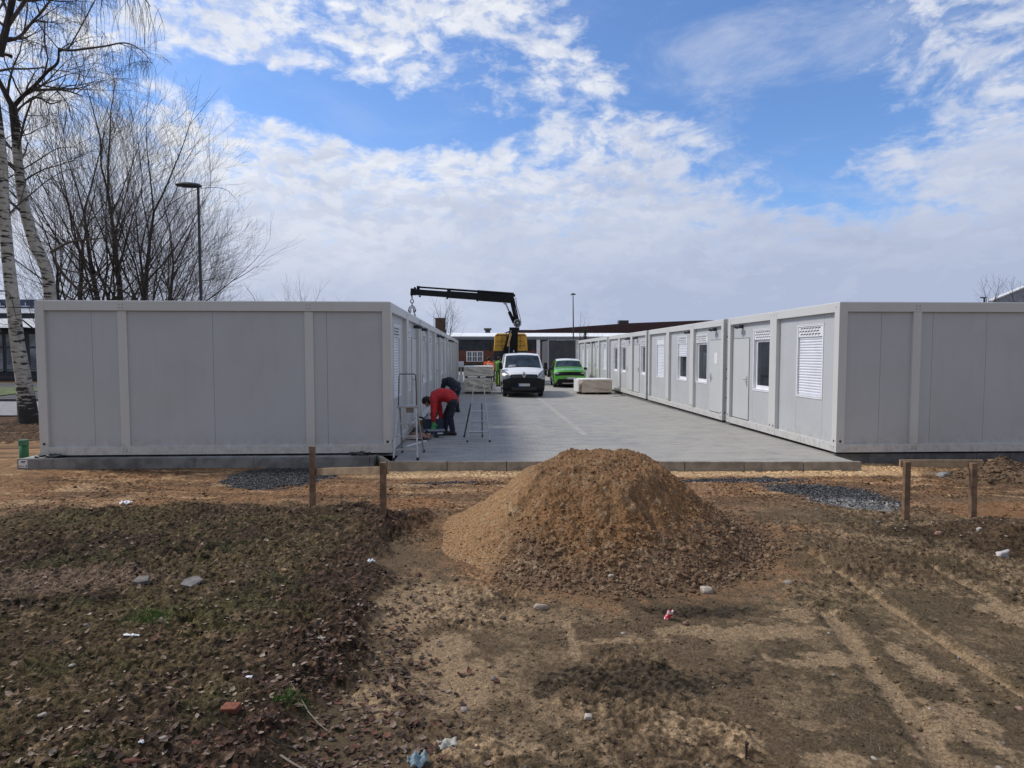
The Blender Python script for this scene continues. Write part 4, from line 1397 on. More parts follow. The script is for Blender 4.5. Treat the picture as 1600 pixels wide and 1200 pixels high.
# --- green crossover
cz = pave_z(33)
car = empty('parked_car', (4.62, 33.0, cz), R(-3), 'bright green car with a white roof parked behind the white van', 'car')
cprof = [(0.22, 0.20), (0.06, 0.26), (0.0, 0.38), (0.0, 0.64), (0.03, 0.86), (0.10, 1.00), (0.45, 1.09), (0.95, 1.14), (1.02, 1.155), (1.52, 1.50), (1.75, 1.585), (2.6, 1.63), (3.6, 1.56), (4.0, 1.10), (4.1, 0.35)]
def chw(z): return np.interp(z, [0.2, 0.4, 0.85, 1.10, 1.50, 1.6], [0.84, 0.90, 0.905, 0.84, 0.72, 0.67])
CB = Body(cprof, chw, plan=0.34, power=2.6, crown=0.045)
V0, T_ = V, CB.t_of
mb = MB(); CB.shell(mb, 25, 3); mb.build('body', M_GREEN, car, smooth=True, sharp=32)
def ct(z):
    for i in range(11):
        if CB.p[i][1] <= z <= CB.p[i+1][1]:
            f = (z-CB.p[i][1])/max(1e-6, CB.p[i+1][1]-CB.p[i][1]); return CB.t_of(i)+(CB.t_of(i+1)-CB.t_of(i))*f
    return CB.t_of(11)
def cp(name, poly, m, out=0.008, n=8, parent=car): return vp(name, [poly], m, out, n, parent, CB)
cp('windscreen', [(-0.95, ct(1.18)), (0.95, ct(1.18)), (0.92, ct(1.51)), (-0.92, ct(1.51))], M_WSCREEN, 0.006, 10)
cp('roof', [(-1.0, ct(1.53)), (1.0, ct(1.53)), (1.0, CB.t_of(12)), (-1.0, CB.t_of(12))], mat('white roof paint', (0.75, 0.77, 0.79), 0.3, coat=0.5), 0.010, 12)
cp('visor_grille', [(-0.88, ct(0.70)), (0.88, ct(0.70)), (0.93, ct(0.90)), (-0.93, ct(0.90))], M_VBLACK, 0.012, 12)
cp('bumper', [(-1.0, ct(0.21)), (1.0, ct(0.21)), (0.72, ct(0.50)), (-0.72, ct(0.50))], M_VBLACK, 0.010, 12)
cp('skid_plate', [(-0.45, ct(0.24)), (0.45, ct(0.24)), (0.50, ct(0.29)), (-0.50, ct(0.29))], mat('silver trim', (0.55, 0.55, 0.56), 0.4), 0.018, 6)
for s in (-1, 1):
    cp('headlight', [(s*0.68, ct(0.80)), (s*0.97, ct(0.80)), (s*0.985, ct(0.89)), (s*0.66, ct(0.86))], M_LENS, 0.018, 5)
    cp('crease_shade_strip', [(s*0.30, ct(0.96)), (s*0.34, ct(0.96)), (s*0.34, ct(1.04)), (s*0.30, ct(1.04))], M_VBLACK, 0.002, 3)  # flat black strip, shade line of a bonnet crease painted in
    wheel(car, s*0.80, 0.82, 0.35); wheel(car, s*0.80, 3.35, 0.35)
    mb = MB(); mb.path([(s*0.84, 1.3, 1.02), (s*0.95, 1.27, 1.04)], 0.025, 8)
    mi_ = mb.build('mirror', M_VBLACK, car, smooth=True)
    mb = MB(); mb.box(s*0.99-0.09, s*0.99+0.09, 1.20, 1.32, 0.98, 1.13); mb.build('mirror_housing', M_BLK, mi_, bevel=0.03)
    mb = MB(); P = [(s*(chw(z_)+0.008), y_, z_-0.045) for (y_, z_) in ((1.35, 1.10), (3.4, 1.12), (3.3, 1.42), (1.85, 1.42))]
    mb.v += P; mb.face(0, 1, 2, 3); mb.build('side_window', M_GLASS, car)
    mb = MB(); mb.box(s*0.885-0.012, s*0.885+0.012, 1.3, 2.9, 0.25, 0.40); mb.build('side_sill', M_VBLACK, car, bevel=0.005)
    mb = MB(); [mb.path([(s*0.895, yw+0.42*math.cos(PI*k/8), 0.35+0.42*math.sin(PI*k/8)) for k in range(9)], 0.035, 6) for yw in (0.82, 3.35)]; mb.build('wheel_arch', M_VBLACK, car, smooth=True)
plate(car, 0.05, -0.02, 0.55)
mb = MB(); mb.path([(0.0, -0.03, 0.77), (0.0, -0.012, 0.77)], 0.055, 20); mb.build('round_badge', M_VBLACK, car, smooth=True)
mb = MB(); mb.box(-0.65, 0.65, 0.3, 3.9, 0.16, 0.28); mb.build('underbody', M_BLK, car)

# --- crane truck, seen from behind
M_YEL = mat('yellow cab paint', (0.90, 0.46, 0.035), 0.4, var=0.35, vscale=3, var2=(0.62, 0.31, 0.03))
TY = 36.0
tk = empty('crane_truck', (1.62, TY, pave_z(36)), 0, 'loading-crane truck with yellow cab behind the van, its black boom reaching left', 'truck')
def tp(nm, m, fn, **k):
    mb = MB(); fn(mb); return mb.build(nm, m, tk, **k)
tp('chassis', M_BLK, lambda mb: (mb.box(-0.45, -0.3, 0.2, 8.5, 0.72, 0.98), mb.box(0.3, 0.45, 0.2, 8.5, 0.72, 0.98), mb.box(-1.15, 1.15, 0.1, 0.2, 0.55, 0.7)))
tp('cargo_bed', mat('grey bed steel', (0.10, 0.10, 0.105), 0.6, var=0.3), lambda mb: (mb.box(-1.22, 1.22, 0.0, 4.3, 1.0, 1.12), mb.box(-1.22, -1.17, 0.0, 4.3, 1.121, 1.5), mb.box(1.17, 1.22, 0.0, 4.3, 1.121, 1.5), mb.box(-1.165, 1.165, 0.0, 0.04, 1.121, 1.45)), bevel=0.01)
cab = tp('cab', M_YEL, lambda mb: mb.prism([(-1.13, 1.0), (1.13, 1.0), (1.17, 2.2), (1.10, 3.22), (0.95, 3.34), (-0.95, 3.34), (-1.10, 3.22), (-1.17, 2.2)], 5.3, 7.2, 'y'), bevel=0.05, segs=3)
def cabdet(mb):
    mb.box(-1.19, 1.19, 5.26, 5.298, 1.0, 2.12)
    mb.box(-1.0, 1.0, 5.285, 5.298, 3.17, 3.21)
    for xx in (-0.62, -0.30, 0.34, 0.66):
        mb.box(xx-0.012, xx+0.012, 5.283, 5.297, 2.25, 3.15)
    for zz_ in (2.5, 2.8):
        mb.box(-0.95, 0.95, 5.281, 5.296, zz_-0.012, zz_+0.012)
mb = MB(); cabdet(mb); mb.build('cab_rear_trim', M_DARKMETAL, cab)
for s in (-1, 1):
    mb = MB(); mb.path([(s*1.15, 6.9, 2.6), (s*1.42, 6.95, 2.62)], 0.03, 8); mb.box(s*1.42-0.09, s*1.42+0.09, 6.9, 7.0, 2.1, 2.7)
    mb.build('mirror', M_BLK, cab)
    for yy in (1.5, 2.8, 6.4): wheel(tk, s*0.98, yy, 0.5, 0.3)
    mb = MB(); mb.box(s*1.0-0.16, s*1.0+0.16, -0.02, 0.0, 0.8, 0.95); mb.build('tail_lamp', mat('red lens', (0.4, 0.02, 0.015), 0.3), tk, bevel=0.01)
    # outrigger leg with foot
    mb = MB(); mb.box(s*1.2-0.09, s*1.2+0.09, 4.6, 4.8, 0.3, 1.7); mb.cyl((s*1.2, 4.7, 0.3), (s*1.2, 4.7, 0.03), 0.05); mb.cyl((s*1.2, 4.7, 0.0), (s*1.2, 4.7, 0.04), 0.17)
    mb.build('outrigger', M_DARKMETAL, tk, bevel=0.01)
M_CRANE = mat('black crane paint', (0.010, 0.010, 0.012), 0.6, var=0.3, vscale=3, spec=0.2)
crane = tp('crane_base', M_CRANE, lambda mb: (mb.box(-1.1, 1.1, 4.45, 4.95, 1.0, 1.32), mb.box(-0.42, 0.42, 4.5, 5.0, 1.32, 1.75), mb.prism([(-0.78, 1.3), (0.42, 1.3), (0.46, 3.65), (0.0, 3.65), (-0.26, 3.1), (-0.56, 2.2)], 4.45, 4.9, 'y')), bevel=0.02)
tp('crane_column', M_CRANE, lambda mb: (mb.cyl((0.22, 4.7, 1.6), (0.22, 4.7, 3.7), 0.20, n=20), mb.box(-0.12, 0.55, 4.5, 4.9, 3.5, 3.72)), bevel=0.01)
tp('hydraulic_hose', M_BLK, lambda mb: (mb.path([(0.42, 4.5, 3.6), (0.66, 4.5, 3.9), (0.60, 4.5, 4.4), (0.36, 4.5, 5.2), (0.30, 4.5, 5.75)], 0.022, 8), mb.path([(-0.1, 4.5, 3.5), (-0.36, 4.5, 3.3), (-0.32, 4.5, 2.9), (-0.1, 4.5, 2.6)], 0.022, 8)), smooth=True)
tp('hydraulic_pipes', M_STEEL, lambda mb: mb.path([(-0.16, 4.42, 1.9), (-0.12, 4.42, 3.2), (0.0, 4.42, 3.5)], 0.02, 8), smooth=True)
# yellow warning stripe plate on the post
tp('crane_panel', M_YEL, lambda mb: mb.prism([(-0.30, 2.45), (-0.20, 2.4), (0.04, 3.3), (-0.08, 3.34)], 4.425, 4.447, 'y'))
tp('rating_label', mat('white sticker', (0.7, 0.7, 0.7), 0.5), lambda mb: mb.box(0.13, 0.20, 4.435, 4.448, 2.0, 2.17))
def ring(mb, c, rx, rz, th, axis=0):
    pts = []
    for k in range(17):
        a = 2*PI*k/16
        q = Vector((math.cos(a)*rx, 0, math.sin(a)*rz)) if axis == 0 else Vector((0, math.cos(a)*rx, math.sin(a)*rz))
        pts.append(c+q)
    mb.path(pts, th, 8, cap=False)
KN, EL = Vector((0.06, 4.7, 5.62)), Vector((0.42, 4.7, 4.02))
tp('crane_elbow', M_DARKMETAL, lambda mb: (mb.cyl(EL+Vector((0, -0.26, 0)), EL+Vector((0, 0.26, 0)), 0.27, n=24), mb.cyl(EL+Vector((-0.02, -0.30, -0.1)), EL+Vector((-0.02, 0.30, -0.1)), 0.14, n=20)), smooth=True)
arm = tp('inner_boom', M_CRANE, lambda mb: (mb.beam(EL+Vector((0.05, 0, -0.25)), KN, 0.32, 0.50, up=(0, 1, 0)), mb.cyl(KN+Vector((0, -0.2, 0)), KN+Vector((0, 0.2, 0)), 0.17, n=18)), bevel=0.02)
mb = MB(); mb.beam(EL*0.65+KN*0.35+Vector((0.06, -0.22, 0)), EL*0.35+KN*0.65+Vector((0.06, -0.22, 0)), 0.012, 0.07, up=(0, 1, 0)); mb.build('boom_lettering_panel', M_PLATE, arm)
T0, T1 = KN+Vector((0.10, 0, 0.02)), Vector((-6.90, 4.7, 6.13))
dirb = (T1-T0).normalized()
upb = Vector((-dirb.z, 0, dirb.x)); upb = upb if upb.z > 0 else -upb
def seg(a, b, h, w, off=0.0): return lambda mb: mb.beam(T0+dirb*a+upb*off, T0+dirb*b+upb*off, w, h)
tp('boom_section', M_CRANE, seg(0.0, 2.5, 0.54, 0.38), bevel=0.015)
tp('boom_section', M_CRANE, seg(2.505, 4.5, 0.46, 0.32), bevel=0.012)
tp('boom_section', M_CRANE, seg(4.505, 6.65, 0.39, 0.26, -0.005), bevel=0.01)
tp('boom_tip', M_CRANE, lambda mb: (mb.beam(T0+dirb*6.65, T0+dirb*7.0, 0.28, 0.44), mb.cyl(T0+dirb*6.7+Vector((0, -0.16, 0.26)), T0+dirb*6.7+Vector((0, 0.16, 0.26)), 0.07), mb.cyl(T0+dirb*6.93+Vector((0, -0.14, -0.24)), T0+dirb*6.93+Vector((0, 0.14, -0.24)), 0.06)), bevel=0.01)
tp('extension_cylinder', M_CRANE, lambda mb: (mb.cyl(T0+dirb*0.0+upb*0.36, T0+dirb*2.5+upb*0.36, 0.09), mb.cyl(T0+dirb*2.5+upb*0.355, T0+dirb*4.4+upb*0.35, 0.072), mb.cyl(T0+dirb*4.4+upb*0.355, T0+dirb*6.5+upb*0.35, 0.06), mb.beam(T0+dirb*-0.1+upb*0.26, T0+dirb*0.3+upb*0.26, 0.2, 0.16), mb.beam(T0+dirb*4.3+upb*0.29, T0+dirb*4.55+upb*0.29, 0.16, 0.2), mb.beam(T0+dirb*6.4+upb*0.30, T0+dirb*6.6+upb*0.30, 0.16, 0.24)), smooth=True)
tp('boom_lug', M_CRANE, lambda mb: [mb.beam(T0+dirb*a+upb*-0.27, T0+dirb*(a+0.12)+upb*-0.27, 0.12, 0.1) for a in (2.4, 4.45, 6.3)])
C0 = T0+dirb*0.55+upb*-0.27; C1 = EL+Vector((-0.22, 0, 0.02)); Cm = C0*0.55+C1*0.45
tp('boom_cylinder', M_CRANE, lambda mb: mb.cyl(Cm, C1, 0.115, n=16), smooth=True)
tp('piston_rod', M_STEEL, lambda mb: (mb.cyl(C0, Cm, 0.055, n=14), mb.cyl(C0+Vector((0, -0.12, 0)), C0+Vector((0, 0.12, 0)), 0.13)), smooth=True)
tp('elbow_ring', M_STEEL, lambda mb: (ring(mb, EL+Vector((0, -0.27, 0)), 0.22, 0.22, 0.03), mb.cyl(EL+Vector((0, -0.32, 0)), EL+Vector((0, -0.26, 0)), 0.07)), smooth=True)
# link, chain and hook
tip = T0+dirb*6.93+Vector((0, 0, -0.24))
def rig(mb):
    mb.cyl(tip+Vector((0, 0, 0.1)), tip+Vector((0.02, 0, -0.22)), 0.045)
    ring(mb, tip+Vector((0.02, 0, -0.40)), 0.10, 0.13, 0.032)
    ring(mb, tip+Vector((0.02, 0, -0.60)), 0.05, 0.11, 0.028, 1)
    for sx in (-1, 1):
        for k in range(9):
            c = tip+Vector((0.02+sx*(0.05+0.035*k), 0, -0.78-0.15*k))
            ring(mb, c, 0.045, 0.095, 0.024, k % 2)
tp('lifting_chain', M_DARKMETAL, rig, smooth=True)
def hooks(mb):
    for sx in (-1, 1):
        c = tip+Vector((0.02+sx*0.16, -0.05, -0.95))
        mb.path([c+Vector((0, 0, 0.2)), c+Vector((sx*0.03, 0, 0.05)), c+Vector((sx*0.09, 0, -0.08)), c+Vector((sx*0.04, 0, -0.18)), c+Vector((-sx*0.05, 0, -0.12))], [0.03, 0.04, 0.045, 0.04, 0.02], 8)
tp('hook', M_DARKMETAL, hooks, smooth=True)

# --- tarpaulin trailer standing at the back
tr = empty('box_trailer', (6.05, 48.0, pave_z(48)), 0, 'parked trailer with a dark grey tarpaulin body behind the green car', 'trailer')
mb = MB(); mb.box(-1.12, 1.12, 0, 5.5, 0.75, 3.0); mb.build('tarpaulin_body', mat('grey tarpaulin', (0.055, 0.06, 0.068), 0.7, var=0.2, vscale=2, bump=0.02, bscale=2), tr, bevel=0.02)
mb = MB()
for x_ in (-1.12, 1.12): mb.box(x_-0.04, x_+0.04, -0.03, 0.02, 0.7, 3.02)
mb.box(-1.16, 1.16, -0.03, 0.02, 3.02, 3.07)
mb.build('frame', M_STEEL, tr)
mb = MB(); mb.box(-1.1, 1.1, -0.02, 5.5, 0.55, 0.745); mb.build('chassis', M_BLK, tr)
for s in (-1, 1):
    for yy in (1.2, 4.2): wheel(tr, s*0.95, yy, 0.42, 0.25)


# ------------------------------------------------------------------ wrapped packages
def package(loc, sx, sy, sz_, label, seed=0, top=True, material=None, group='film-wrapped packages in the yard', base=True, rz=0):
    root = empty('wrapped_package', loc, rz, label, 'package', group)
    rs = np.random.default_rng(seed); ph = rs.uniform(0, 9, 8)
    def side(fix, sgn, other, hor):
        def fn(u, v):
            a = (u-0.5)*2*other
            z = 0.10+v*(sz_-0.10)
            f = math.sin(9*u+7*v+ph[0])*math.sin(5*v-4*u+ph[1])+0.7*math.sin(17*u*v+ph[2]+6*v)+0.5*math.sin(24*(u-v)+ph[3])
            edge = min(1, 6*min(u, 1-u), 6*min(v, 1-v)+0.15)
            o_ = fix+sgn*0.030*f*edge
            return (a, o_, z) if hor else (o_, a, z)
        return fn
    mb = MB()
    mb.grid(26, 18, side(-sy/2, -1, sx/2, True)); mb.grid(26, 18, side(sy/2, 1, sx/2, True))
    mb.grid(18, 18, side(-sx/2, -1, sy/2, False)); mb.grid(18, 18, side(sx/2, 1, sy/2, False))
    mb.build('film_cover', material or M_FILM, root, smooth=True, fix=True, sharp=60)
    mb = MB(); mb.box(-sx/2-0.012, sx/2+0.012, -sy/2-0.012, sy/2+0.012, sz_-0.03, sz_+0.02)
    mb.build('top_sheet', M_FILMTOP, root, bevel=0.015)
    mb = MB()
    for x_ in (-sx/2+0.08, 0, sx/2-0.08): mb.box(x_-0.05, x_+0.05, -sy/2+0.02, sy/2-0.02, 0, 0.085)
    mb.box(-sx/2+0.01, sx/2-0.01, -sy/2+0.01, sy/2-0.01, 0.086, 0.11)
    mb.build('pallet', mat('pallet wood dark', (0.09, 0.065, 0.045), 0.9, var=0.3), root)
    return root


M_FILM = mat('dusty wrapping film', (0.56, 0.53, 0.45), 0.45, var=0.12, vscale=1.5, bump=0.03, bscale=3)
M_FILM2 = mat('brown wrapping film', (0.58, 0.49, 0.39), 0.45, var=0.12, vscale=1.5, bump=0.03, bscale=3)
M_FILMTOP = mat('pale film top', (0.80, 0.79, 0.76), 0.5, var=0.12, vscale=3, bump=0.01, bscale=6)
pz = pave_z(28)
package((-0.47, 28.9, pz), 1.27, 1.3, 0.72, 'grey film-wrapped package on the ground beside the left row, carrying a second one', 1)
package((-0.43, 28.9, pz+0.745), 1.38, 1.35, 0.56, 'grey film-wrapped package lying on top of another, in front of the orange-jacketed worker', 2)
package((5.12, 28.35, pz), 1.42, 1.5, 0.70, 'pale-topped brown wrapped package on the paving in front of the right row', 4, material=M_FILM2, rz=R(2))
mb = MB(); mb.grid(10, 12, lambda u, v: (-0.12+0.10*math.sin(u*PI)*(-1), -0.7+1.4*u, 0.12+0.55*v-0.04*math.sin(v*5)))
o = mb.build('plastic_sheet', M_FILMTOP, smooth=True, fix=False, sharp=180); o.location = (4.42, 28.35, pz)
md = o.modifiers.new('t', 'SOLIDIFY'); md.thickness = 0.03
tag(o, 'loose pale sheet of film bulging from the left end of the brown package', 'film')
# boxes near the far end of the left row
mb = MB(); mb.box(-0.18, 0.18, -0.15, 0.15, 0, 0.36); mb.box(-0.2, 0.2, -0.17, 0.17, 0.361, 0.39)
o = mb.build('wooden_crate', mat('brown crate', (0.13, 0.075, 0.045), 0.8, var=0.3), bevel=0.01); o.location = (-1.62, 31.5, pave_z(31)); tag(o, 'small brown crate on the ground left of the stacked packages', 'crate')
root = empty('meter_cabinet', (-1.72, 38.6, pave_z(38)), 0, 'narrow white cabinet stack at the far corner of the left row', 'cabinet')
mb = MB(); mb.box(-0.13, 0.13, -0.13, 0.13, 0.0, 0.55); mb.build('lower_box', M_PVC, root, bevel=0.01)
mb = MB(); mb.box(-0.05, 0.05, -0.05, 0.05, 0.551, 1.05); mb.build('post', M_STEEL, root)
mb = MB(); mb.box(-0.17, 0.17, -0.13, 0.13, 1.051, 1.42); mb.build('upper_box', M_PVC, root, bevel=0.01)


# ------------------------------------------------------------------ people
def capsule(mb, p0, p1, r0, r1, side=None, f0=1.0, f1=1.0, n=14):
    """closed tapered limb segment; side: width direction, f: depth / width"""
    p0, p1 = Vector(p0), Vector(p1); d = p1-p0
    if d.length < 1e-5: d = Vector((0, 0, 1e-4))
    dn = d.normalized()
    s_ = Vector(side) if side is not None else dn.cross(Vector((0.31, 0.17, 0.93)))
    s_ = s_-dn*s_.dot(dn)
    if s_.length < 1e-3: s_ = dn.cross(Vector((0, 1, 0)))
    s_.normalize(); u_ = dn.cross(s_)
    rings = []
    for k in range(1, 5):
        a = PI/2*k/4; rings.append((p0-dn*math.cos(a)*r0*min(1, f0+0.15), r0*math.sin(a), f0))
    for k in range(0, 4):
        a = PI/2*k/4; rings.append((p1+dn*math.sin(a)*r1*min(1, f1+0.15), r1*math.cos(a), f1))
    b = len(mb.v)
    mb.v.append(tuple(p0-dn*r0*min(1, f0+0.15)))
    for (c, r_, f) in rings:
        for k in range(n):
            t = 2*PI*k/n
            mb.v.append(tuple(c+s_*math.cos(t)*r_+u_*math.sin(t)*r_*f))
    mb.v.append(tuple(p1+dn*r1*min(1, f1+0.15)))
    m = len(rings)
    for k in range(n):
        k2 = (k+1) % n
        mb.face(b, b+1+k2, b+1+k)
        for q in range(m-1):
            mb.face(b+1+q*n+k, b+1+q*n+k2, b+1+(q+1)*n+k2, b+1+(q+1)*n+k)
        mb.face(b+1+(m-1)*n+k, b+1+(m-1)*n+k2, b+1+m*n)


def skin(name, joints, edges, material, parent, root=0, sub=2, voxel=0.010, smooth=4, side=None):
    """one continuous surface grown over a skeleton: limb segments fused by a voxel remesh, then relaxed.
    a joint with a fifth value is that many times shallower than wide"""
    mb = MB()
    for (a, b) in edges:
        A, B_ = joints[a], joints[b]
        fa = A[4]/A[3] if len(A) > 4 else 1.0; fb = B_[4]/B_[3] if len(B_) > 4 else 1.0
        tors = (len(A) > 4 or len(B_) > 4)
        capsule(mb, A[:3], B_[:3], A[3], B_[3], side if tors else None, fa, fb)
    o = mb.build(name, material, parent, smooth=True, sharp=180)
    md = o.modifiers.new('fuse', 'REMESH'); md.mode = 'VOXEL'; md.voxel_size = voxel; md.use_smooth_shade = True
    md = o.modifiers.new('relax', 'SMOOTH'); md.factor = 0.5; md.iterations = smooth
    return o


def lerp(a, b, t): return tuple(a[i]*(1-t)+b[i]*t for i in range(3))


def person(loc, rz, P, label, mats, glove=None, group=None, hair_r=0.098, cap=None, fine=True):
    """P: named joints in metres, in a local frame where the person looks to +Y.
    needs hip, waist, chest, neck, head, and for L/R: sho, elb, wri, hipj, kne, ank, toe"""
    root = empty('person', loc, rz, label, 'person', group)
    skinm, top, trs, boots, hair = mats
    vx = 0.008 if fine else 0.014
    SX = Vector((1, 0, 0))
    J = []; E = []
    def add(p, r, r2=None, par=None):
        J.append((*p, r, r2 if r2 else r)); i = len(J)-1
        if par is not None: E.append((par, i))
        return i
    h = add(P['hip'], 0.145, 0.105); w = add(P['waist'], 0.13, 0.095, h); c = add(P['chest'], 0.155, 0.11, w)
    n = add(P['neck'], 0.05, 0.05, c)
    hd0 = add(lerp(P['neck'], P['head'], 0.5), 0.06, 0.06, n)
    hd = add(P['head'], 0.076, 0.088, hd0)
    fwd = P.get('face', (0, 1, 0)); up = P.get('crown', (0, 0, 1))
    F, U = Vector(fwd).normalized(), Vector(up).normalized()
    Hd = Vector(P['head'])
    add(tuple(Hd+U*0.085), 0.055, 0.065, hd)
    add(tuple(Hd+F*0.095-U*0.02), 0.014, 0.014, hd)          # nose
    S = F.cross(U).normalized()
    for s in (-1, 1): add(tuple(Hd+S*s*0.088-F*0.005), 0.016, 0.02, hd)   # ears
    wr = {}
    for s in 'LR':
        sh = add(P['sho'+s], 0.062, 0.062, c); e = add(P['elb'+s], 0.042, 0.042, sh); wi = add(P['wri'+s], 0.028, 0.028, e)
        wr[s] = wi
        hj = add(P['hipj'+s], 0.085, 0.085, h); k = add(P['kne'+s], 0.055, 0.055, hj); a = add(P['ank'+s], 0.038, 0.038, k)
        add(P['toe'+s], 0.036, 0.026, a)
        # hand: palm and five fingers
        W_ = Vector(P['wri'+s]); D = (W_-Vector(P['elb'+s])).normalized()
        side = D.cross(Vector((0.3, 0.2, 1))).normalized()
        if fine:
            pm = add(tuple(W_+D*0.06), 0.030, 0.020, wi)
            for q, L_ in ((-1.5, 0.075), (-0.5, 0.09), (0.5, 0.085), (1.5, 0.07)):
                b_ = W_+D*0.095+side*q*0.021
                m_ = add(tuple(b_), 0.010, 0.010, pm)
                cur = Vector(P.get('curl', (0, 0, -1)))
                m2 = add(tuple(b_+D*L_*0.5+cur*0.010), 0.009, 0.009, m_)
                add(tuple(b_+D*L_*0.85+cur*0.035), 0.008, 0.008, m2)
            t1 = add(tuple(W_+D*0.05+side*0.045), 0.011, 0.011, pm)
            add(tuple(W_+D*0.09+side*0.065), 0.009, 0.009, t1)
        else:
            add(tuple(W_+D*0.09), 0.03, 0.02, wi)
    body = skin('body', J, E, skinm, root, voxel=vx, smooth=2, side=SX)
    # jacket
    J2 = [(*lerp(P['hip'], P['waist'], 0.25), 0.185, 0.145), (*P['waist'], 0.175, 0.145), (*P['chest'], 0.20, 0.155), (*lerp(P['chest'], P['neck'], 0.80), 0.085)]
    E2 = [(0, 1), (1, 2), (2, 3)]
    for s in 'LR':
        b0 = len(J2)
        J2 += [(*P['sho'+s], 0.092), (*P['elb'+s], 0.068), (*lerp(P['elb'+s], P['wri'+s], 0.9), 0.050)]
        E2 += [(2, b0), (b0, b0+1), (b0+1, b0+2)]
    ob = skin('jacket', J2, E2, top, root, voxel=0.014, smooth=3, side=SX)
    tx = bpy.data.textures.new('folds', 'CLOUDS'); tx.noise_scale = 0.11
    dm = ob.modifiers.new('folds', 'DISPLACE'); dm.texture = tx; dm.strength = 0.045; dm.mid_level = 0.5; dm.texture_coords = 'LOCAL'
    J3 = [(*P['hip'], 0.155, 0.125)]; E3 = []
    for s in 'LR':
        b0 = len(J3)
        J3 += [(*P['hipj'+s], 0.105), (*lerp(P['hipj'+s], P['kne'+s], 0.5), 0.090), (*P['kne'+s], 0.074), (*lerp(P['kne'+s], P['ank'+s], 0.5), 0.068), (*lerp(P['kne'+s], P['ank'+s], 0.94), 0.060)]
        E3 += [(0, b0)]+[(b0+q, b0+q+1) for q in range(4)]
    ob = skin('trousers', J3, E3, trs, root, voxel=0.014, smooth=3, side=SX)
    dm = ob.modifiers.new('folds', 'DISPLACE'); dm.texture = tx; dm.strength = 0.035; dm.mid_level = 0.5; dm.texture_coords = 'LOCAL'
    for s in 'LR':
        a, t = Vector(P['ank'+s]), Vector(P['toe'+s])
        heel = a+(a-t).normalized()*0.05; heel.z = min(a.z, t.z)+0.005
        skin('boot', [(*(a+Vector((0, 0, 0.05))), 0.052), (*(a+Vector((0, 0, -0.015))), 0.052), (*heel, 0.045, 0.04), (*lerp(a, t, 0.6), 0.050, 0.04), (*t, 0.045, 0.034)], [(0, 1), (1, 2), (1, 3), (3, 4)], boots, root, voxel=0.012, smooth=2)
    if glove:
        for s in 'LR':
            W_ = Vector(P['wri'+s]); D = (W_-Vector(P['elb'+s])).normalized(); side = D.cross(Vector((0.3, 0.2, 1))).normalized()
            g = [(*(W_-D*0.02), 0.040), (*(W_+D*0.06), 0.046, 0.034)]; ge = [(0, 1)]
            for q, L_ in ((-1.5, 0.075), (-0.5, 0.09), (0.5, 0.085), (1.5, 0.07)):
                b_ = W_+D*0.095+side*q*0.026; k = len(g); cur = Vector((0, 0, -1))
                g += [(*b_, 0.014), (*(b_+D*L_*0.5+cur*0.01), 0.0135), (*(b_+D*L_*0.9+cur*0.035), 0.012)]
                ge += [(1, k), (k, k+1), (k+1, k+2)]
            k = len(g)
            g += [(*(W_+D*0.05+side*0.058), 0.016), (*(W_+D*0.10+side*0.085), 0.013)]
            ge += [(1, k), (k, k+1)]
            skin('glove', g, ge, glove, root, voxel=0.006, smooth=2)
    if cap is None:
        bmh = bmesh.new(); bmesh.ops.create_uvsphere(bmh, u_segments=20, v_segments=14, radius=1.0)
        from mathutils import noise as mno
        for v in bmh.verts:
            q_ = v.co.copy(); k_ = 1+0.07*mno.noise(q_*4)
            if q_.y > 0.45 and q_.z < 0.35: k_ *= 0.80
            v.co = Hd + U*0.028-F*0.022 + (S*q_.x*0.098+F*q_.y*0.112+U*q_.z*0.112)*k_
        mh = bpy.data.meshes.new('hair'); bmh.to_mesh(mh); bmh.free(); mh.materials.append(hair)
        link('hair', mh, root, smooth=True, sharp=180)
    else:
        J4 = [(*(Hd+U*0.045-F*0.01), hair_r+0.01, hair_r+0.014), (*(Hd+U*0.105), 0.07, 0.08), (*(Hd+U*0.035+F*0.10), 0.05, 0.012)]
        skin('helmet', J4, [(0, 1), (0, 2)], cap, root)
    return root


M_SKIN = mat('skin', (0.42, 0.25, 0.18), 0.55, var=0.1)
M_HAIR = mat('dark hair', (0.012, 0.011, 0.012), 0.7, var=0.3, vscale=40)
M_RED = mat('red jacket', (0.52, 0.022, 0.028), 0.75, var=0.25, vscale=6)
M_NAVY = mat('dark navy cloth', (0.018, 0.022, 0.038), 0.85, var=0.3, vscale=5)
M_BOOT = mat('dark boots', (0.022, 0.020, 0.02), 0.7)
M_GLOVE = mat('green gloves', (0.10, 0.42, 0.15), 0.6, var=0.2, vscale=20)
M_ORANGE = mat('orange hi-vis', (0.95, 0.16, 0.03), 0.7, var=0.12, vscale=5)
M_HVGREEN = mat('yellow hi-vis', (0.50, 0.75, 0.08), 0.7, var=0.12, vscale=5)
M_REFL = mat('reflective tape', (0.7, 0.71, 0.7), 0.35)

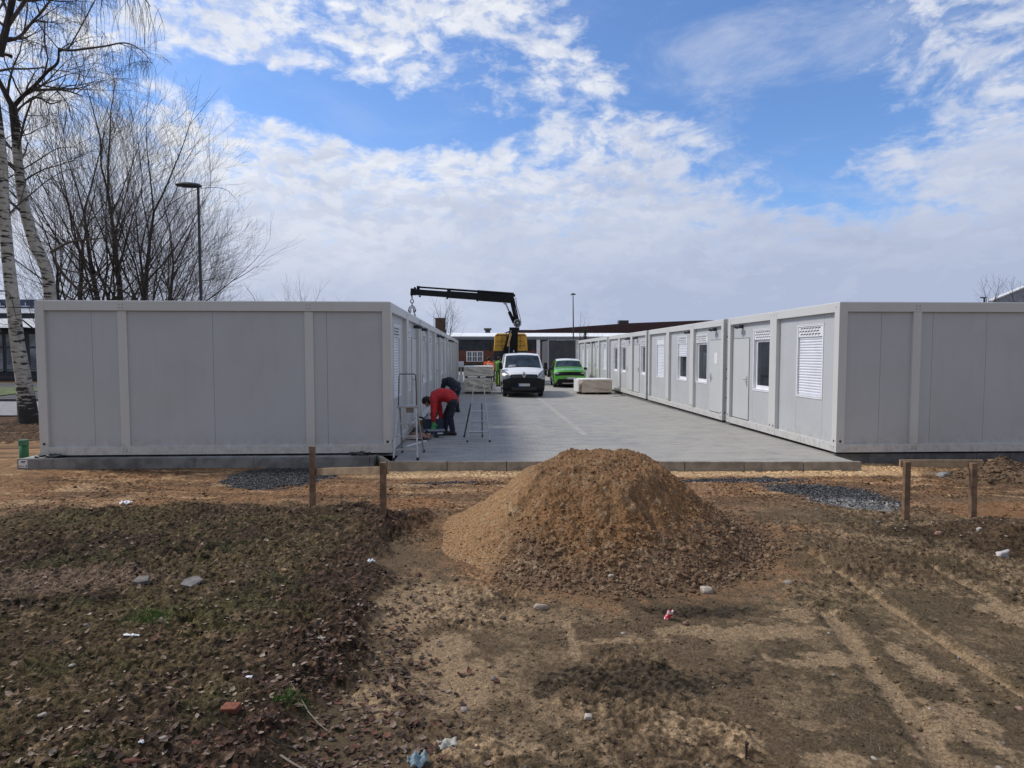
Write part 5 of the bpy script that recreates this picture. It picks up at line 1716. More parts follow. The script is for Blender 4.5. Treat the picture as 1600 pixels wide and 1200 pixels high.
# bending worker: local +Y is where he faces; turned so that he faces -X in the world
P = dict(hip=(0, 0.0, 0.80), waist=(0.0, 0.13, 0.90), chest=(0.0, 0.33, 0.895), neck=(0.0, 0.50, 0.82), head=(0.02, 0.60, 0.735), face=(0.0, 0.35, -0.94), crown=(0, 0.94, 0.35),
         shoL=(-0.17, 0.40, 0.84), shoR=(0.17, 0.40, 0.84), elbL=(-0.21, 0.41, 0.55), elbR=(0.20, 0.36, 0.54), wriL=(-0.17, 0.42, 0.30), wriR=(0.14, 0.30, 0.29),
         hipjL=(-0.09, -0.01, 0.76), hipjR=(0.09, 0.01, 0.76), kneL=(-0.11, 0.05, 0.42), kneR=(0.12, 0.20, 0.42), ankL=(-0.12, -0.01, 0.07), ankR=(0.13, 0.22, 0.07), toeL=(-0.14, 0.20, 0.035), toeR=(0.15, 0.41, 0.035))
Pc = dict(P)
person((-0.78, 13.45, pave_z(13.4)), R(82), Pc, 'person in red jacket and green gloves bending down over a tool box', (M_SKIN, M_RED, M_NAVY, M_BOOT, M_HAIR), glove=M_GLOVE)
P2 = dict(hip=(0, 0, 0.80), waist=(0, 0.12, 0.89), chest=(0, 0.30, 0.97), neck=(0, 0.46, 0.98), head=(0, 0.57, 0.94), face=(0, 0.7, -0.7), crown=(0, 0.7, 0.7),
          shoL=(-0.18, 0.36, 0.96), shoR=(0.18, 0.36, 0.96), elbL=(-0.20, 0.43, 0.72), elbR=(0.20, 0.43, 0.72), wriL=(-0.14, 0.58, 0.62), wriR=(0.14, 0.58, 0.62),
          hipjL=(-0.09, 0, 0.76), hipjR=(0.09, 0, 0.76), kneL=(-0.10, 0.10, 0.42), kneR=(0.10, 0.12, 0.42), ankL=(-0.11, 0, 0.07), ankR=(0.11, 0.02, 0.07), toeL=(-0.12, 0.2, 0.035), toeR=(0.13, 0.22, 0.035))
person((-1.02, 19.0, pave_z(19)), R(42), P2, 'person in dark navy clothes stooping half hidden behind the red jacket', (M_SKIN, M_NAVY, M_NAVY, M_BOOT, M_HAIR))
P3 = dict(hip=(0, 0, 0.93), waist=(0, 0, 1.08), chest=(0, 0.02, 1.30), neck=(0, 0.03, 1.50), head=(0, 0.07, 1.61), face=(0, 1, -0.3), crown=(0, 0.3, 1),
          shoL=(-0.19, 0, 1.40), shoR=(0.19, 0, 1.40), elbL=(-0.27, 0.05, 1.13), elbR=(0.27, 0.05, 1.13), wriL=(-0.20, 0.25, 1.02), wriR=(0.20, 0.25, 1.02),
          hipjL=(-0.09, 0, 0.88), hipjR=(0.09, 0, 0.88), kneL=(-0.10, 0.03, 0.48), kneR=(0.11, 0.02, 0.48), ankL=(-0.11, 0, 0.08), ankR=(0.12, 0, 0.08), toeL=(-0.12, 0.19, 0.035), toeR=(0.13, 0.19, 0.035))
w3 = person((0.08, 31.6, pave_z(31)), R(15), P3, 'person in a bright orange hi-vis jacket behind the stacked packages, back to the camera', (M_SKIN, M_ORANGE, M_NAVY, M_BOOT, M_HAIR), fine=True)
mb = MB(); mb.path([(-0.17, -0.05, 1.36), (-0.10, -0.17, 1.36), (0.10, -0.17, 1.36), (0.17, -0.05, 1.36)], 0.022, 8); mb.build('reflective_band', M_REFL, w3, smooth=True)
M_BLKJ = mat('black work jacket', (0.02, 0.022, 0.022), 0.8)
w4 = person((0.62, 34.6, pave_z(34)), R(-60), P3, 'person in yellow-green hi-vis vest and striped trousers standing beside the van, left of it', (M_SKIN, mat('green work jacket', (0.10, 0.26, 0.05), 0.8, var=0.3), mat('dark green trousers', (0.03, 0.06, 0.03), 0.8), M_BOOT, M_HAIR), fine=True)
for s in (-1, 1):
    mb = MB(); mb.path([(s*0.12, -0.075, 0.82), (s*0.13, -0.07, 0.5), (s*0.13, -0.075, 0.12)], 0.022, 8); mb.build('reflective_stripe', M_HVGREEN, w4, smooth=True)

# ------------------------------------------------------------------ tools beside the red-jacketed worker
tz = pave_z(13.6)
root = empty('tool_box', (-1.22, 13.35, tz), R(8), 'open dark blue tool box under the hands of the red-jacketed worker', 'tool box')
M_TB = mat('dark blue plastic', (0.012, 0.035, 0.075), 0.4)
mb = MB(); mb.box(-0.24, 0.24, -0.14, 0.14, 0, 0.11); mb.build('box', M_TB, root, bevel=0.012)
mb = MB(); mb.box(-0.25, 0.25, -0.15, 0.15, 0.111, 0.135); mb.build('tray', mat('grey tray', (0.28, 0.33, 0.40), 0.5), root, bevel=0.008)
mb = MB(); mb.box(-0.24, 0.24, 0.15, 0.18, 0.11, 0.36); mb.build('lid', M_TB, root, bevel=0.01)
mb = MB(); mb.box(0.08, 0.20, -0.147, -0.141, 0.05, 0.08); mb.build('latch', M_PLATE, root)
root = empty('tool_bag', (-1.42, 13.75, tz), R(-10), 'orange and black tool bag with its strap up, behind the blue tool box', 'tool bag')
mb = MB(); mb.grid(16, 10, lambda u, v: (0.21*math.cos(2*PI*u)*(1-0.12*v), 0.13*math.sin(2*PI*u)*(1-0.2*v), 0.30*v+0.012*math.sin(12*u+5*v)))
mb.build('bag', mat('orange canvas', (0.50, 0.22, 0.035), 0.8, var=0.4, vscale=8), root, smooth=True, fix=False, sharp=180)
mb = MB(); mb.path([(-0.22, 0, 0.05), (-0.235, 0, 0.25), (-0.20, 0, 0.38), (-0.10, 0, 0.36), (-0.02, 0, 0.30)], 0.024, 8); mb.build('strap', M_BLK, root, smooth=True)
mb = MB(); mb.grid(10, 8, lambda u, v: (-0.15+0.3*u, -0.1+0.2*v, 0.26+0.06*math.sin(7*u+3*v)*math.cos(5*v))); mb.build('rag', mat('pale blue rag', (0.45, 0.52, 0.60), 0.8), root, smooth=True, fix=False)
root = empty('paint_pot', (-1.47, 14.35, tz), 0, 'white and red pot between tool bag and container wall', 'pot')
mb = MB(); mb.path([(0, 0, 0), (0, 0, 0.20)], [0.09, 0.10], 20); mb.build('pot', mat('red pot', (0.65, 0.10, 0.03), 0.5), root, smooth=True)
mb = MB(); mb.cyl((0, 0, 0.201), (0, 0, 0.23), 0.105, n=20); mb.build('lid', M_PVC, root, smooth=True)
root = empty('cable_drum', (-1.36, 14.9, tz), 0, 'white boxed cable coil standing behind the tool bag', 'cable coil')
mb = MB(); mb.box(-0.12, 0.12, -0.06, 0.06, 0.0, 0.50); mb.build('carton', M_PVC, root, bevel=0.01)
mb = MB(); ring(mb, Vector((0.02, -0.07, 0.33)), 0.07, 0.07, 0.03); mb.build('coil', M_BLK, root, smooth=True)
mb = MB(); mb.beam((-0.30, 0, 0.0), (0.16, 0.3, 0.66), 0.05, 0.012)
o = mb.build('trim_strip', M_PVC); o.location = (-1.50, 14.4, tz); tag(o, 'white trim strip leaning against the left row behind the tools', 'strip')
mb = MB(); mb.beam((0, 0, 0.01), (0.30, 0.75, 0.012), 0.06, 0.018)
o = mb.build('trim_strip', M_PVC); o.location = (-1.60, 11.7, tz); tag(o, 'white trim strip lying on the paving along the container foot, behind the tall ladder', 'strip')
crumple('cloth_heap', -1.46, 12.75, tz+0.01, 0.27, 0.20, 0.13, mat('brown sacking', (0.30, 0.16, 0.11), 0.9, var=0.5, vscale=9), 'reddish brown heap of sacking and offcuts on the paving behind the tall ladder', 'cloth', rot=-15, seed=11, n=22)
crumple('cloth_heap', -1.50, 13.2, tz+0.01, 0.17, 0.14, 0.20, mat('grey bag cloth', (0.09, 0.095, 0.11), 0.8), 'dark grey bag slumped between the sacking heap and the container wall', 'cloth', rot=20, seed=17, n=18)
root = empty('hand_saw', (-1.07, 12.95, tz), R(-20), 'dark hand saw lying flat on the paving in front of the tool box', 'saw')
mb = MB(); mb.prism([(-0.02, -0.03), (0.14, -0.012), (0.14, 0.012), (-0.02, 0.035)], 0.004, 0.010, 'z'); mb.build('blade', M_DARKMETAL, root)
mb = MB(); mb.path([(-0.02, 0, 0.02), (-0.07, 0.015, 0.022), (-0.12, 0.0, 0.02)], [0.022, 0.026, 0.02], 10); mb.build('handle', M_BLK, root, smooth=True)
mb = MB(); mb.path([(0, 0, 0.0), (0.25, -0.10, 0.012), (0.50, 0.05, 0.010), (0.62, 0.35, 0.010), (0.5, 0.7, 0.01)], 0.011, 8)
o = mb.build('cable', M_BLK, smooth=True); o.location = (5.62, 26.3, pave_z(26)+0.01); tag(o, 'short black cable lying on the paving near the brown package', 'cable')
# ------------------------------------------------------------------ trees
def bark_material(name, birch=False, base=(0.05, 0.042, 0.036)):
    m = bpy.data.materials.new(name); m.use_nodes = True
    T = NT(m.node_tree); b = T.n['Principled BSDF']; b.inputs['Roughness'].default_value = 0.9
    tcn = T.node('ShaderNodeTexCoord')
    if birch:
        mp = T.node('ShaderNodeMapping'); mp.inputs['Scale'].default_value = (2.2, 2.2, 10.0); T.l.new(tcn.outputs['Object'], mp.inputs[0])
        n = T.noise(mp.outputs[0], 1.5, 5, 0.6, 0.4)
        sp = T.node('ShaderNodeSeparateXYZ'); T.l.new(tcn.outputs['Object'], sp.inputs[0])
        foot = T.math('ADD', T.smooth(sp.outputs[2], 0.2, 1.4, 0.22, 0.0), T.smooth(sp.outputs[2], 7.6, 9.3, 0.0, 0.30))
        n2 = T.noise(tcn.outputs['Object'], 6, 4, 0.6)
        f = T.smooth(T.math('ADD', n, foot), 0.535, 0.60)
        c = T.mix(T.smooth(n2, 0.3, 0.7), (0.46, 0.43, 0.38), (0.30, 0.28, 0.245))
        c = T.mix(f, c, (0.035, 0.03, 0.027))
    else:
        n = T.noise(tcn.outputs['Object'], 8, 5, 0.6)
        c = T.mix(T.smooth(n, 0.35, 0.7), base, tuple(x*1.9 for x in base))
    T.l.new(c, b.inputs['Base Color'])
    return m


M_BIRCH = bark_material('birch bark', True)
M_BARK = bark_material('dark bark', base=(0.030, 0.026, 0.022))
M_TWIG = bark_material('thin twigs', base=(0.060, 0.048, 0.040))
M_TWIGG = bark_material('grey branches', base=(0.10, 0.10, 0.10))


class Tree:
    def __init__(self, seed, budget=9000):
        self.r = random.Random(seed); self.big = MB(); self.small = MB(); self.count = 0; self.budget = budget
    def emit(self, pts, rad, n):
        (self.big if rad[0] > 0.045 else self.small).path(pts, rad, n, cap=False)
        self.count += len(pts)-1
    def branch(self, p, d, length, r0, level, maxl, spread=0.6, up=0.12, droop=0.0, kinks=0.16, ratio=0.62, nch=(4, 7)):
        pass
        rr = self.r
        if level == 0 and getattr(self, 'leader', False):
            o_up, o_k, o_n = up, kinks, nch
            up, kinks, nch = 0.16, 0.045, (9, 11)
        n = 7 if level == 0 else (5 if level == 1 else 4 if level < maxl else 3)
        seg_ = n; pts = [p.copy()]; rad = [r0]; dd = d.normalized()
        q = p.copy(); dirs = [dd.copy()]
        tipr = max(r0*0.28, 0.0028)
        for i in range(seg_):
            dd = dd + Vector((rr.gauss(0, kinks), rr.gauss(0, kinks), rr.gauss(0, kinks)*0.6)) + Vector((0, 0, up - droop*(i+1)/seg_*(1.5 if level >= maxl-1 else 0.4)))
            dd.normalize()
            q = q + dd*(length/seg_)
            pts.append(q.copy()); dirs.append(dd.copy()); rad.append(r0+(tipr-r0)*(i+1)/seg_)
        sides = 8 if level == 0 else 6 if level == 1 else 4 if level == 2 else 3
        self.emit(pts, rad, sides)
        if level >= maxl: return
        k = rr.randint(*nch)
        if level == 0 and getattr(self, 'leader', False): up, kinks, nch = o_up, o_k, o_n
        for c in range(k):
            t = 0.22+0.75*(c+rr.random()*0.7)/k
            i = min(int(t*seg_), seg_-1); f = t*seg_-i
            pos = pts[i].lerp(pts[i+1], f); dr = dirs[i+1]
            axis = Vector((rr.gauss(0, 1), rr.gauss(0, 1), rr.gauss(0, 1)))
            axis = (axis - dr*axis.dot(dr))
            if axis.length < 1e-3: continue
            axis.normalize()
            nd = (dr + axis*(spread*(0.7+0.6*rr.random()))).normalized()
            rc = max((r0+(tipr-r0)*t)*ratio*(0.7+0.3*rr.random()), 0.0030)
            self.branch(pos, nd, length*(0.50+0.25*rr.random())*(1.15-0.45*t), rc, level+1, maxl, spread, up, droop, kinks, ratio, nch)
        # the leader forks at its tip
        if level < maxl:
            for s in (-1, 1):
                ax = Vector((rr.gauss(0, 1), rr.gauss(0, 1), 0.0)).normalized()
                self.branch(pts[-1], (dirs[-1]+ax*0.4).normalized(), length*0.5, tipr, max(level+1, maxl-1), maxl, spread, up, droop, kinks, ratio, nch)
    def hang(self, p, length, r=0.005, lean=(0, 0)):
        rr = self.r
        pts = [p.copy()]; q = p.copy(); dx_, dy_ = rr.gauss(lean[0], .35), rr.gauss(lean[1], .35)
        n = 6
        for i in range(n):
            f = (i+1)/n
            q = q+Vector((dx_*(1-f)*length/n+rr.gauss(0, .02), dy_*(1-f)*length/n+rr.gauss(0, .02), -length/n*(0.35+0.65*f)))
            pts.append(q.copy())
        self.emit(pts, [r*(1-0.45*i/n) for i in range(n+1)], 3)
        for k in range(rr.randint(1, 3)):
            i = rr.randint(1, n-2)
            q = pts[i].copy(); pp = [q.copy()]; a = rr.uniform(0, 2*PI)
            L2 = length*rr.uniform(0.2, 0.45)
            for j in range(3):
                q = q+Vector((math.cos(a)*0.25*(1-j/3), math.sin(a)*0.25*(1-j/3), -0.9))*(L2/3)
                pp.append(q.copy())
            self.emit(pp, [r*0.75, r*0.65, r*0.55, r*0.45], 3)
    def finish(self, name, label, group, trunk_mat, twig_mat, base, cat='tree'):
        root = empty(name, base, 0, label, cat, group)
        b = Vector(base)
        for mbx, nm, m in ((self.big, 'trunk', trunk_mat), (self.small, 'crown', twig_mat)):
            if not mbx.v: continue
            mbx.v = [tuple(Vector(v)-b) for v in mbx.v]
            mbx.build(nm, m, root, smooth=True, fix=False, sharp=180)
        return root


def at_px(px, py, Y):
    """surveyed point on a limb, Y metres away"""
    u = (px-800)/FPX; v = (600-py)/FPX
    cy, sy, cp, sp = math.cos(YAW), math.sin(YAW), math.cos(PITCH), math.sin(PITCH)
    d = Vector((sy*cp+u*cy+v*sy*sp, cy*cp-u*sy+v*cy*sp, -sp+v*cp))
    return Vector((0, 0, EYE))+d*(Y/d.y)


# birch at the path edge
def limb(T, pts, rads, kids_=0, hang=0, clen=1.6, hlen=(1.0, 2.2), maxl=2, droop=0.12, smooth_n=3, hr=0.0055, start=0.15):
    # catmull-rom resample
    P_ = [pts[0]*2-pts[1]]+pts+[pts[-1]*2-pts[-2]]
    out, ro = [], []
    for i in range(1, len(P_)-2):
        for k in range(smooth_n):
            t = k/smooth_n
            a, b, c, d_ = P_[i-1], P_[i], P_[i+1], P_[i+2]
            out.append(0.5*((2*b)+(c-a)*t+(2*a-5*b+4*c-d_)*t*t+(3*b-a-3*c+d_)*t*t*t))
            ro.append(rads[i-1]*(1-t)+rads[i]*t)
    out.append(pts[-1].copy()); ro.append(rads[-1])
    (T.big if rads[0] > 0.055 else T.small).path(out, ro, 12 if rads[0] > 0.08 else 6, cap=False)
    rr = T.r
    m = len(out)-1
    for k in range(kids_):
        t = start+(1-start)*rr.random(); i = min(int(t*m), m-1); p = out[i].lerp(out[i+1], t*m-i)
        dr = (out[i+1]-out[i]).normalized()
        ax = Vector((rr.gauss(0, 1), rr.gauss(0, 1), rr.gauss(0.3, 0.6))); ax = (ax-dr*ax.dot(dr)).normalized()
        T.branch(p, (dr*0.7+ax).normalized(), clen*(0.6+0.8*rr.random()), min(ro[i]*0.45, 0.035)+0.004, 2, 2+maxl, 0.7, 0.02, droop, 0.2, 0.6, (3, 5))
    for k in range(hang):
        t = start+(1-start)*rr.random(); i = min(int(t*m), m-1); p = out[i].lerp(out[i+1], t*m-i)
        p = p+Vector((rr.gauss(0, .15), rr.gauss(0, .5), rr.gauss(0, .1)))
        T.hang(p, rr.uniform(*hlen), hr)


B1 = Tree(11, 9000)
Yb = 17.5
ip = lambda x, y, Y: at_px(x, y, Y)
limb(B1, [ip(46, 664, Yb), ip(38, 600, Yb), ip(28, 540, Yb), ip(20, 470, Yb), ip(12, 400, Yb), ip(6, 320, Yb), ip(2, 240, Yb), ip(-12, 120, Yb), ip(-30, -20, Yb)],
     [0.26, 0.195, 0.17, 0.158, 0.148, 0.135, 0.125, 0.10, 0.07], kids_=12, hang=10, clen=1.8, start=0.55)
limb(B1, [ip(-14, 90, Yb), ip(6, 85, Yb), ip(18, 88, Yb)], [0.03, 0.04, 0.05])
limb(B1, [ip(1, 88, Yb-0.2), ip(6, 60, Yb-.2), ip(14, 25, Yb-.2), ip(22, -10, Yb-.2), ip(40, -70, Yb)], [0.07, 0.09, 0.085, 0.08, 0.06], kids_=7, hang=8, clen=1.8)
limb(B1, [ip(10, 64, Yb), ip(30, 58, Yb), ip(50, 35, Yb+.2), ip(72, 10, Yb+.3), ip(95, -30, Yb+.4)], [0.045, 0.04, 0.035, 0.028, 0.02], kids_=6, hang=16, clen=1.2, hlen=(0.8, 2.0))
limb(B1, [ip(0, 60, Yb), ip(60, -25, Yb-.6), ip(120, -55, Yb-1), ip(190, -40, Yb-1.2), ip(235, 10, Yb-1.2)], [0.05, 0.045, 0.035, 0.025, 0.010], kids_=8, hang=70, clen=1.2, hlen=(0.9, 2.6))
limb(B1, [ip(0, 520, Yb), ip(-20, 470, Yb), ip(12, 455, Yb-.3), ip(26, 500, Yb-.5)], [0.05, 0.03, 0.018, 0.006], hang=3, hlen=(0.4, .8))
B1.finish('birch_tree', 'leaning white-barked birch standing free at the left edge of the picture', 'birches by the left row', M_BIRCH, M_TWIG, tuple(ip(46, 664, Yb)))

B2 = Tree(23, 14000)
Yc = 19.0
limb(B2, [ip(80, 640, Yc), ip(82, 540, Yc), ip(79, 470, Yc), ip(72, 420, Yc), ip(56, 385, Yc), ip(42, 340, Yc), ip(34, 300, Yc), ip(28, 250, Yc), ip(24, 200, Yc), ip(20, 168, Yc)],
     [0.20, 0.18, 0.165, 0.16, 0.165, 0.15, 0.135, 0.12, 0.115, 0.11], kids_=10, hang=0, clen=1.6, start=0.35)
limb(B2, [ip(20, 168, Yc), ip(8, 145, Yc), ip(-6, 118, Yc), ip(-40, 60, Yc)], [0.085, 0.07, 0.06, 0.05], kids_=3, hang=6)
limb(B2, [ip(20, 168, Yc), ip(36, 150, Yc), ip(56, 132, Yc-.1), ip(74, 112, Yc-.2), ip(90, 98, Yc-.2), ip(92, 76, Yc-.3)], [0.075, 0.062, 0.052, 0.046, 0.040, 0.03], kids_=9, hang=14, clen=1.5)
limb(B2, [ip(92, 76, Yc-.3), ip(108, 79, Yc-.5), ip(135, 76, Yc-.6), ip(165, 72, Yc-.8), ip(195, 67, Yc-1), ip(220, 78, Yc-1.1), ip(242, 104, Yc-1.2)], [0.035, 0.032, 0.030, 0.025, 0.02, 0.014, 0.005], kids_=3, hang=46, clen=0.9, hlen=(0.5, 1.5), hr=0.005)
limb(B2, [ip(106, 78, Yc-.5), ip(122, 50, Yc-.6), ip(138, 20, Yc-.8), ip(160, -20, Yc-1)], [0.02, 0.018, 0.015, 0.012], hang=14, kids_=3, clen=0.8)
limb(B2, [ip(56, 141, Yc-.1), ip(80, 140, Yc-.3), ip(102, 141, Yc-.4), ip(128, 150, Yc-.5)], [0.04, 0.036, 0.03, 0.015], kids_=7, hang=12, clen=1.1)
limb(B2, [ip(42, 160, Yc), ip(60, 152, Yc+.2), ip(78, 162, Yc+.3), ip(95, 158, Yc+.3)], [0.03, 0.028, 0.022, 0.012], kids_=5, hang=5, clen=1.0)
limb(B2, [ip(27, 240, Yc), ip(38, 190, Yc-.4), ip(52, 150, Yc-.6)], [0.035, 0.03, 0.02], kids_=6, clen=1.2)
limb(B2, [ip(10, 280, Yc), ip(60, 250, Yc), ip(90, 232, Yc+.4), ip(120, 230, Yc+.6)], [0.02, 0.018, 0.014, 0.008], kids_=4, hang=8, clen=1.0)
limb(B2, [ip(79, 395, Yc), ip(110, 378, Yc+.2), ip(160, 372, Yc+.4), ip(205, 362, Yc+.5)], [0.05, 0.035, 0.02, 0.010], kids_=7, clen=1.2)
limb(B2, [ip(84, 405, Yc), ip(100, 430, Yc+.2), ip(125, 455, Yc+.4)], [0.05, 0.045, 0.03], kids_=6, clen=1.4)
for (x_, y_) in ((40, 40), (70, 30), (110, 60), (150, 100), (70, 110), (30, 120), (180, 110), (60, 210), (110, 190)):
    for k in range(9):
        p = ip(x_+B2.r.gauss(0, 22), y_+B2.r.gauss(0, 15), Yc+B2.r.gauss(0, 0.8))
        B2.hang(p, B2.r.uniform(0.8, 2.2), 0.0048)
B2.finish('birch_tree', 'forked birch rising behind the outer end of the left row, with drooping twigs', 'birches by the left row', M_BIRCH, M_TWIG, tuple(ip(80, 640, Yc)))

# loose drooping twig near the lamp belongs to the right-hand broadleaf
def broadleaf(seed, px, Y, stems, height, label, budget, reach=1.0, group='bare trees behind the left row'):
    T = Tree(seed, budget); T.leader = True
    base = at_px(px, 560, Y); base.z = G0
    for (a, tilt, hfac, r) in stems:
        d_ = Vector((math.sin(R(tilt))*math.cos(R(a)), math.sin(R(tilt))*math.sin(R(a)), math.cos(R(tilt))))
        T.count = 0
        p = base+Vector((math.cos(R(a))*0.15, math.sin(R(a))*0.15, 0))
        T.budget = budget
        T.branch(p, d_, height*hfac*0.70, r, 0, 4, 0.74*reach, 0.06, 0.0, 0.085, 0.50, (3, 5))
    return T.finish('bare_tree', label, group, M_BARK, M_TWIG, tuple(base))


broadleaf(31, 112, 24, [(180, 14, 0.80, 0.15), (60, 6, 0.95, 0.16), (10, 26, 0.72, 0.12)], 9.4, 'leafless broadleaf tree directly behind the forked birch', 2600, 1.05)
broadleaf(37, 190, 25, [(170, 10, 1.0, 0.16), (80, 3, 1.08, 0.18), (20, 9, 1.0, 0.16)], 11.3, 'tallest leafless tree behind the left row, with upswept branches', 3000, 0.9)
broadleaf(41, 246, 24, [(150, 9, 0.92, 0.14), (60, 6, 0.88, 0.14), (-10, 10, 0.70, 0.10)], 9.0, 'leafless broad tree between the tallest tree and the street lamp', 2800, 1.1)
T = Tree(43, 500); a0 = at_px(296, 302, 23.5)
limb(T, [at_px(250, 330, 23.8), at_px(296, 300, 23.5), at_px(330, 293, 23.4), at_px(352, 296, 23.4), at_px(366, 308, 23.4), at_px(374, 320, 23.4)], [0.016, 0.012, 0.010, 0.008, 0.006, 0.004], hang=7, hlen=(0.25, 0.55), start=0.55, hr=0.005)
T.small.v = [tuple(Vector(v)-a0) for v in T.small.v]
last = [o for o in bpy.data.objects if o.name.startswith('bare_tree')][-1]
for o in bpy.data.objects:
    if o.parent and o.parent.get('label', '').startswith('leafless broad tree between') and o.name.startswith('crown'):
        tw = T.small.build('drooping_twig', M_TWIG, o.parent, smooth=True, fix=False, sharp=180)
        tw.location = Vector(a0)-Vector(o.parent.location)
        break


def tiny_tree(seed, px, pyb, Y, h, label, r=0.12, m=None, tilt=0, spread=0.75, budget=900, group=None, nch=(4, 6)):
    T = Tree(seed, budget)
    base = at_px(px, pyb, Y); base.z = G0
    T.branch(base, Vector((tilt, 0, 1)), h*0.62, r, 0, 3, spread, 0.06, 0, 0.12, 0.55, nch)
    return T.finish('bare_tree', label, group, m or M_BARK, m or M_TWIG, tuple(base))


tiny_tree(53, 708, 560, 52, 7.0, 'small leafless tree beyond the left row, next to the brick chimney block', 0.17, M_BARK, 0, 0.9, 700)
for sd_, px_, hh in ((61, 440, 6.3), (67, 475, 6.9), (71, 505, 6.2)):
    tiny_tree(sd_, px_, 560, 38, hh, {440: 'left one of three thin leafless trees peeping over the left row', 475: 'middle and highest of three thin leafless trees peeping over the left row', 505: 'right one of three thin leafless trees peeping over the left row'}[px_], 0.09, M_TWIGG, 0, 0.7, 500, 'thin trees peeping over the left row')
tiny_tree(73, 1572, 560, 42, 7.6, 'leafless tree peeping over the right row near the grey gable', 0.16, M_BARK, 0, 0.7, 900)
tiny_tree(79, 1608, 560, 38, 7.6, 'leafless tree cut by the right picture edge above the right row', 0.16, M_BARK, 0, 0.7, 900)
# ivy-clad thin tree behind the right row
T = Tree(83, 260); base = at_px(914, 560, 52); base.z = G0
T.branch(base, Vector((0, 0, 1)), 3.4, 0.09, 0, 2, 0.7, 0.1, 0, 0.12, 0.55, (4, 6))
iv = T.finish('bare_tree', 'slim ivy-clad tree rising behind the far end of the right row', None, M_BARK, M_BARK, tuple(base))
mb = MB(); rr = random.Random(5)
for k in range(900):
    z_ = rr.uniform(0.5, 4.2); a = rr.uniform(0, 2*PI); r_ = abs(rr.gauss(0, 0.22))*(1.2-z_/5)
    c = Vector((math.cos(a)*r_, math.sin(a)*r_, z_)); u_ = Vector((rr.gauss(0, 1), rr.gauss(0, 1), rr.gauss(0, 1))).normalized(); v_ = u_.cross(Vector((rr.gauss(0, 1), rr.gauss(0, 1), 1))).normalized()
    b0 = len(mb.v); s = 0.05
    mb.v += [tuple(c-u_*s), tuple(c+v_*s), tuple(c+u_*s), tuple(c-v_*s)]; mb.face(b0, b0+1, b0+2, b0+3)
mb.build('ivy', mat('ivy leaves', (0.03, 0.05, 0.02), 0.7, var=0.4), iv, fix=False)


# ------------------------------------------------------------------ street lamps and masts
def street_lamp(base, h, label, head=True, r=0.06, arm=(-0.55, 0)):
    root = empty('street_lamp', base, 0, label, 'street lamp', None)
    mb = MB(); mb.path([(0, 0, 0), (0, 0, h*0.3), (0, 0, h)], [r*1.3, r, r*0.75], 14); mb.build('pole', M_DARKMETAL, root, smooth=True)
    mb = MB()
    n = 22
    b0 = []
    def fn(u, v):
        a = 2*PI*u; rr_ = math.sin(PI*min(max(v, 0.001), 0.999))**0.55
        x_ = -0.34+0.46*math.cos(PI*v)*1.0
        return (x_, 0.17*math.cos(a)*rr_, h+0.04+0.12*math.sin(a)*rr_*(1 if math.sin(a) > 0 else 0.6)-0.02*math.cos(PI*v))
    mb.grid(20, 16, fn)
    mb.build('lamp_head', M_DARKMETAL, root, smooth=True, fix=True, sharp=180)
    mb = MB(); mb.box(-0.62, -0.15, -0.10, 0.10, h-0.012, h+0.004); mb.build('lamp_glass', mat('lamp glass', (0.3, 0.3, 0.3), 0.3), root, bevel=0.01)
    return root


b_ = at_px(315, 500, 22.5)
street_lamp((b_.x, 22.5, G0), at_px(313, 292, 22.5).z-G0, 'dark street lamp with an oval head above the left row, beside the bare trees')
# thin mast in front of the hall
b_ = at_px(896, 560, 50)
root = empty('lamp_mast', (b_.x, 50, G0), 0, 'thin tall mast with a small lamp on top, rising beside the grey trailer', 'mast')
mb = MB(); mb.path([(0, 0, 0), (-0.02, 0, 4), (-0.06, 0, 7.0)], [0.07, 0.055, 0.035], 10); mb.build('pole', M_DARKMETAL, root, smooth=True)
mb = MB(); mb.path([(-0.28, 0, 6.95), (-0.06, 0, 7.04), (0.16, 0, 6.98)], [0.03, 0.09, 0.04], 8); mb.build('lamp_head', M_DARKMETAL, root, smooth=True)
b_ = at_px(1538, 466, 40)
root = empty('street_lamp', (b_.x, 40, G0), 0, 'small lamp head just showing over the right row near the grey gable', 'street lamp')
mb = MB(); mb.cyl((0, 0, 0), (0, 0, b_.z-G0), 0.05); mb.build('pole', M_DARKMETAL, root, smooth=True)
mb = MB(); mb.box(-0.28, 0.1, -0.08, 0.08, b_.z-G0, b_.z-G0+0.08); mb.build('lamp_head', M_DARKMETAL, root, bevel=0.03)

# ------------------------------------------------------------------ buildings
M_BRICK = None
def brick_material():
    m = bpy.data.materials.new('red brick'); m.use_nodes = True
    T = NT(m.node_tree); b = T.n['Principled BSDF']; b.inputs['Roughness'].default_value = 0.9
    tcn = T.node('ShaderNodeTexCoord')
    sp = T.node('ShaderNodeSeparateXYZ'); T.l.new(tcn.outputs['Object'], sp.inputs[0])
    v = T.comb(T.math('ADD', sp.outputs[0], sp.outputs[1]), sp.outputs[2], 0.0)
    br = T.node('ShaderNodeTexBrick'); T.l.new(v, br.inputs['Vector'])
    br.inputs['Scale'].default_value = 1; br.inputs['Brick Width'].default_value = 0.25; br.inputs['Row Height'].default_value = 0.083; br.inputs['Mortar Size'].default_value = 0.007
    br.inputs['Color1'].default_value = (0.19, 0.06, 0.038, 1); br.inputs['Color2'].default_value = (0.13, 0.045, 0.03, 1); br.inputs['Mortar'].default_value = (0.14, 0.10, 0.08, 1)
    T.l.new(br.outputs['Color'], b.inputs['Base Color'])
    return m
M_BRICK = brick_material()
M_CLAD = mat('dark corrugated cladding', (0.035, 0.043, 0.055), 0.6, var=0.35, vscale=1.2)
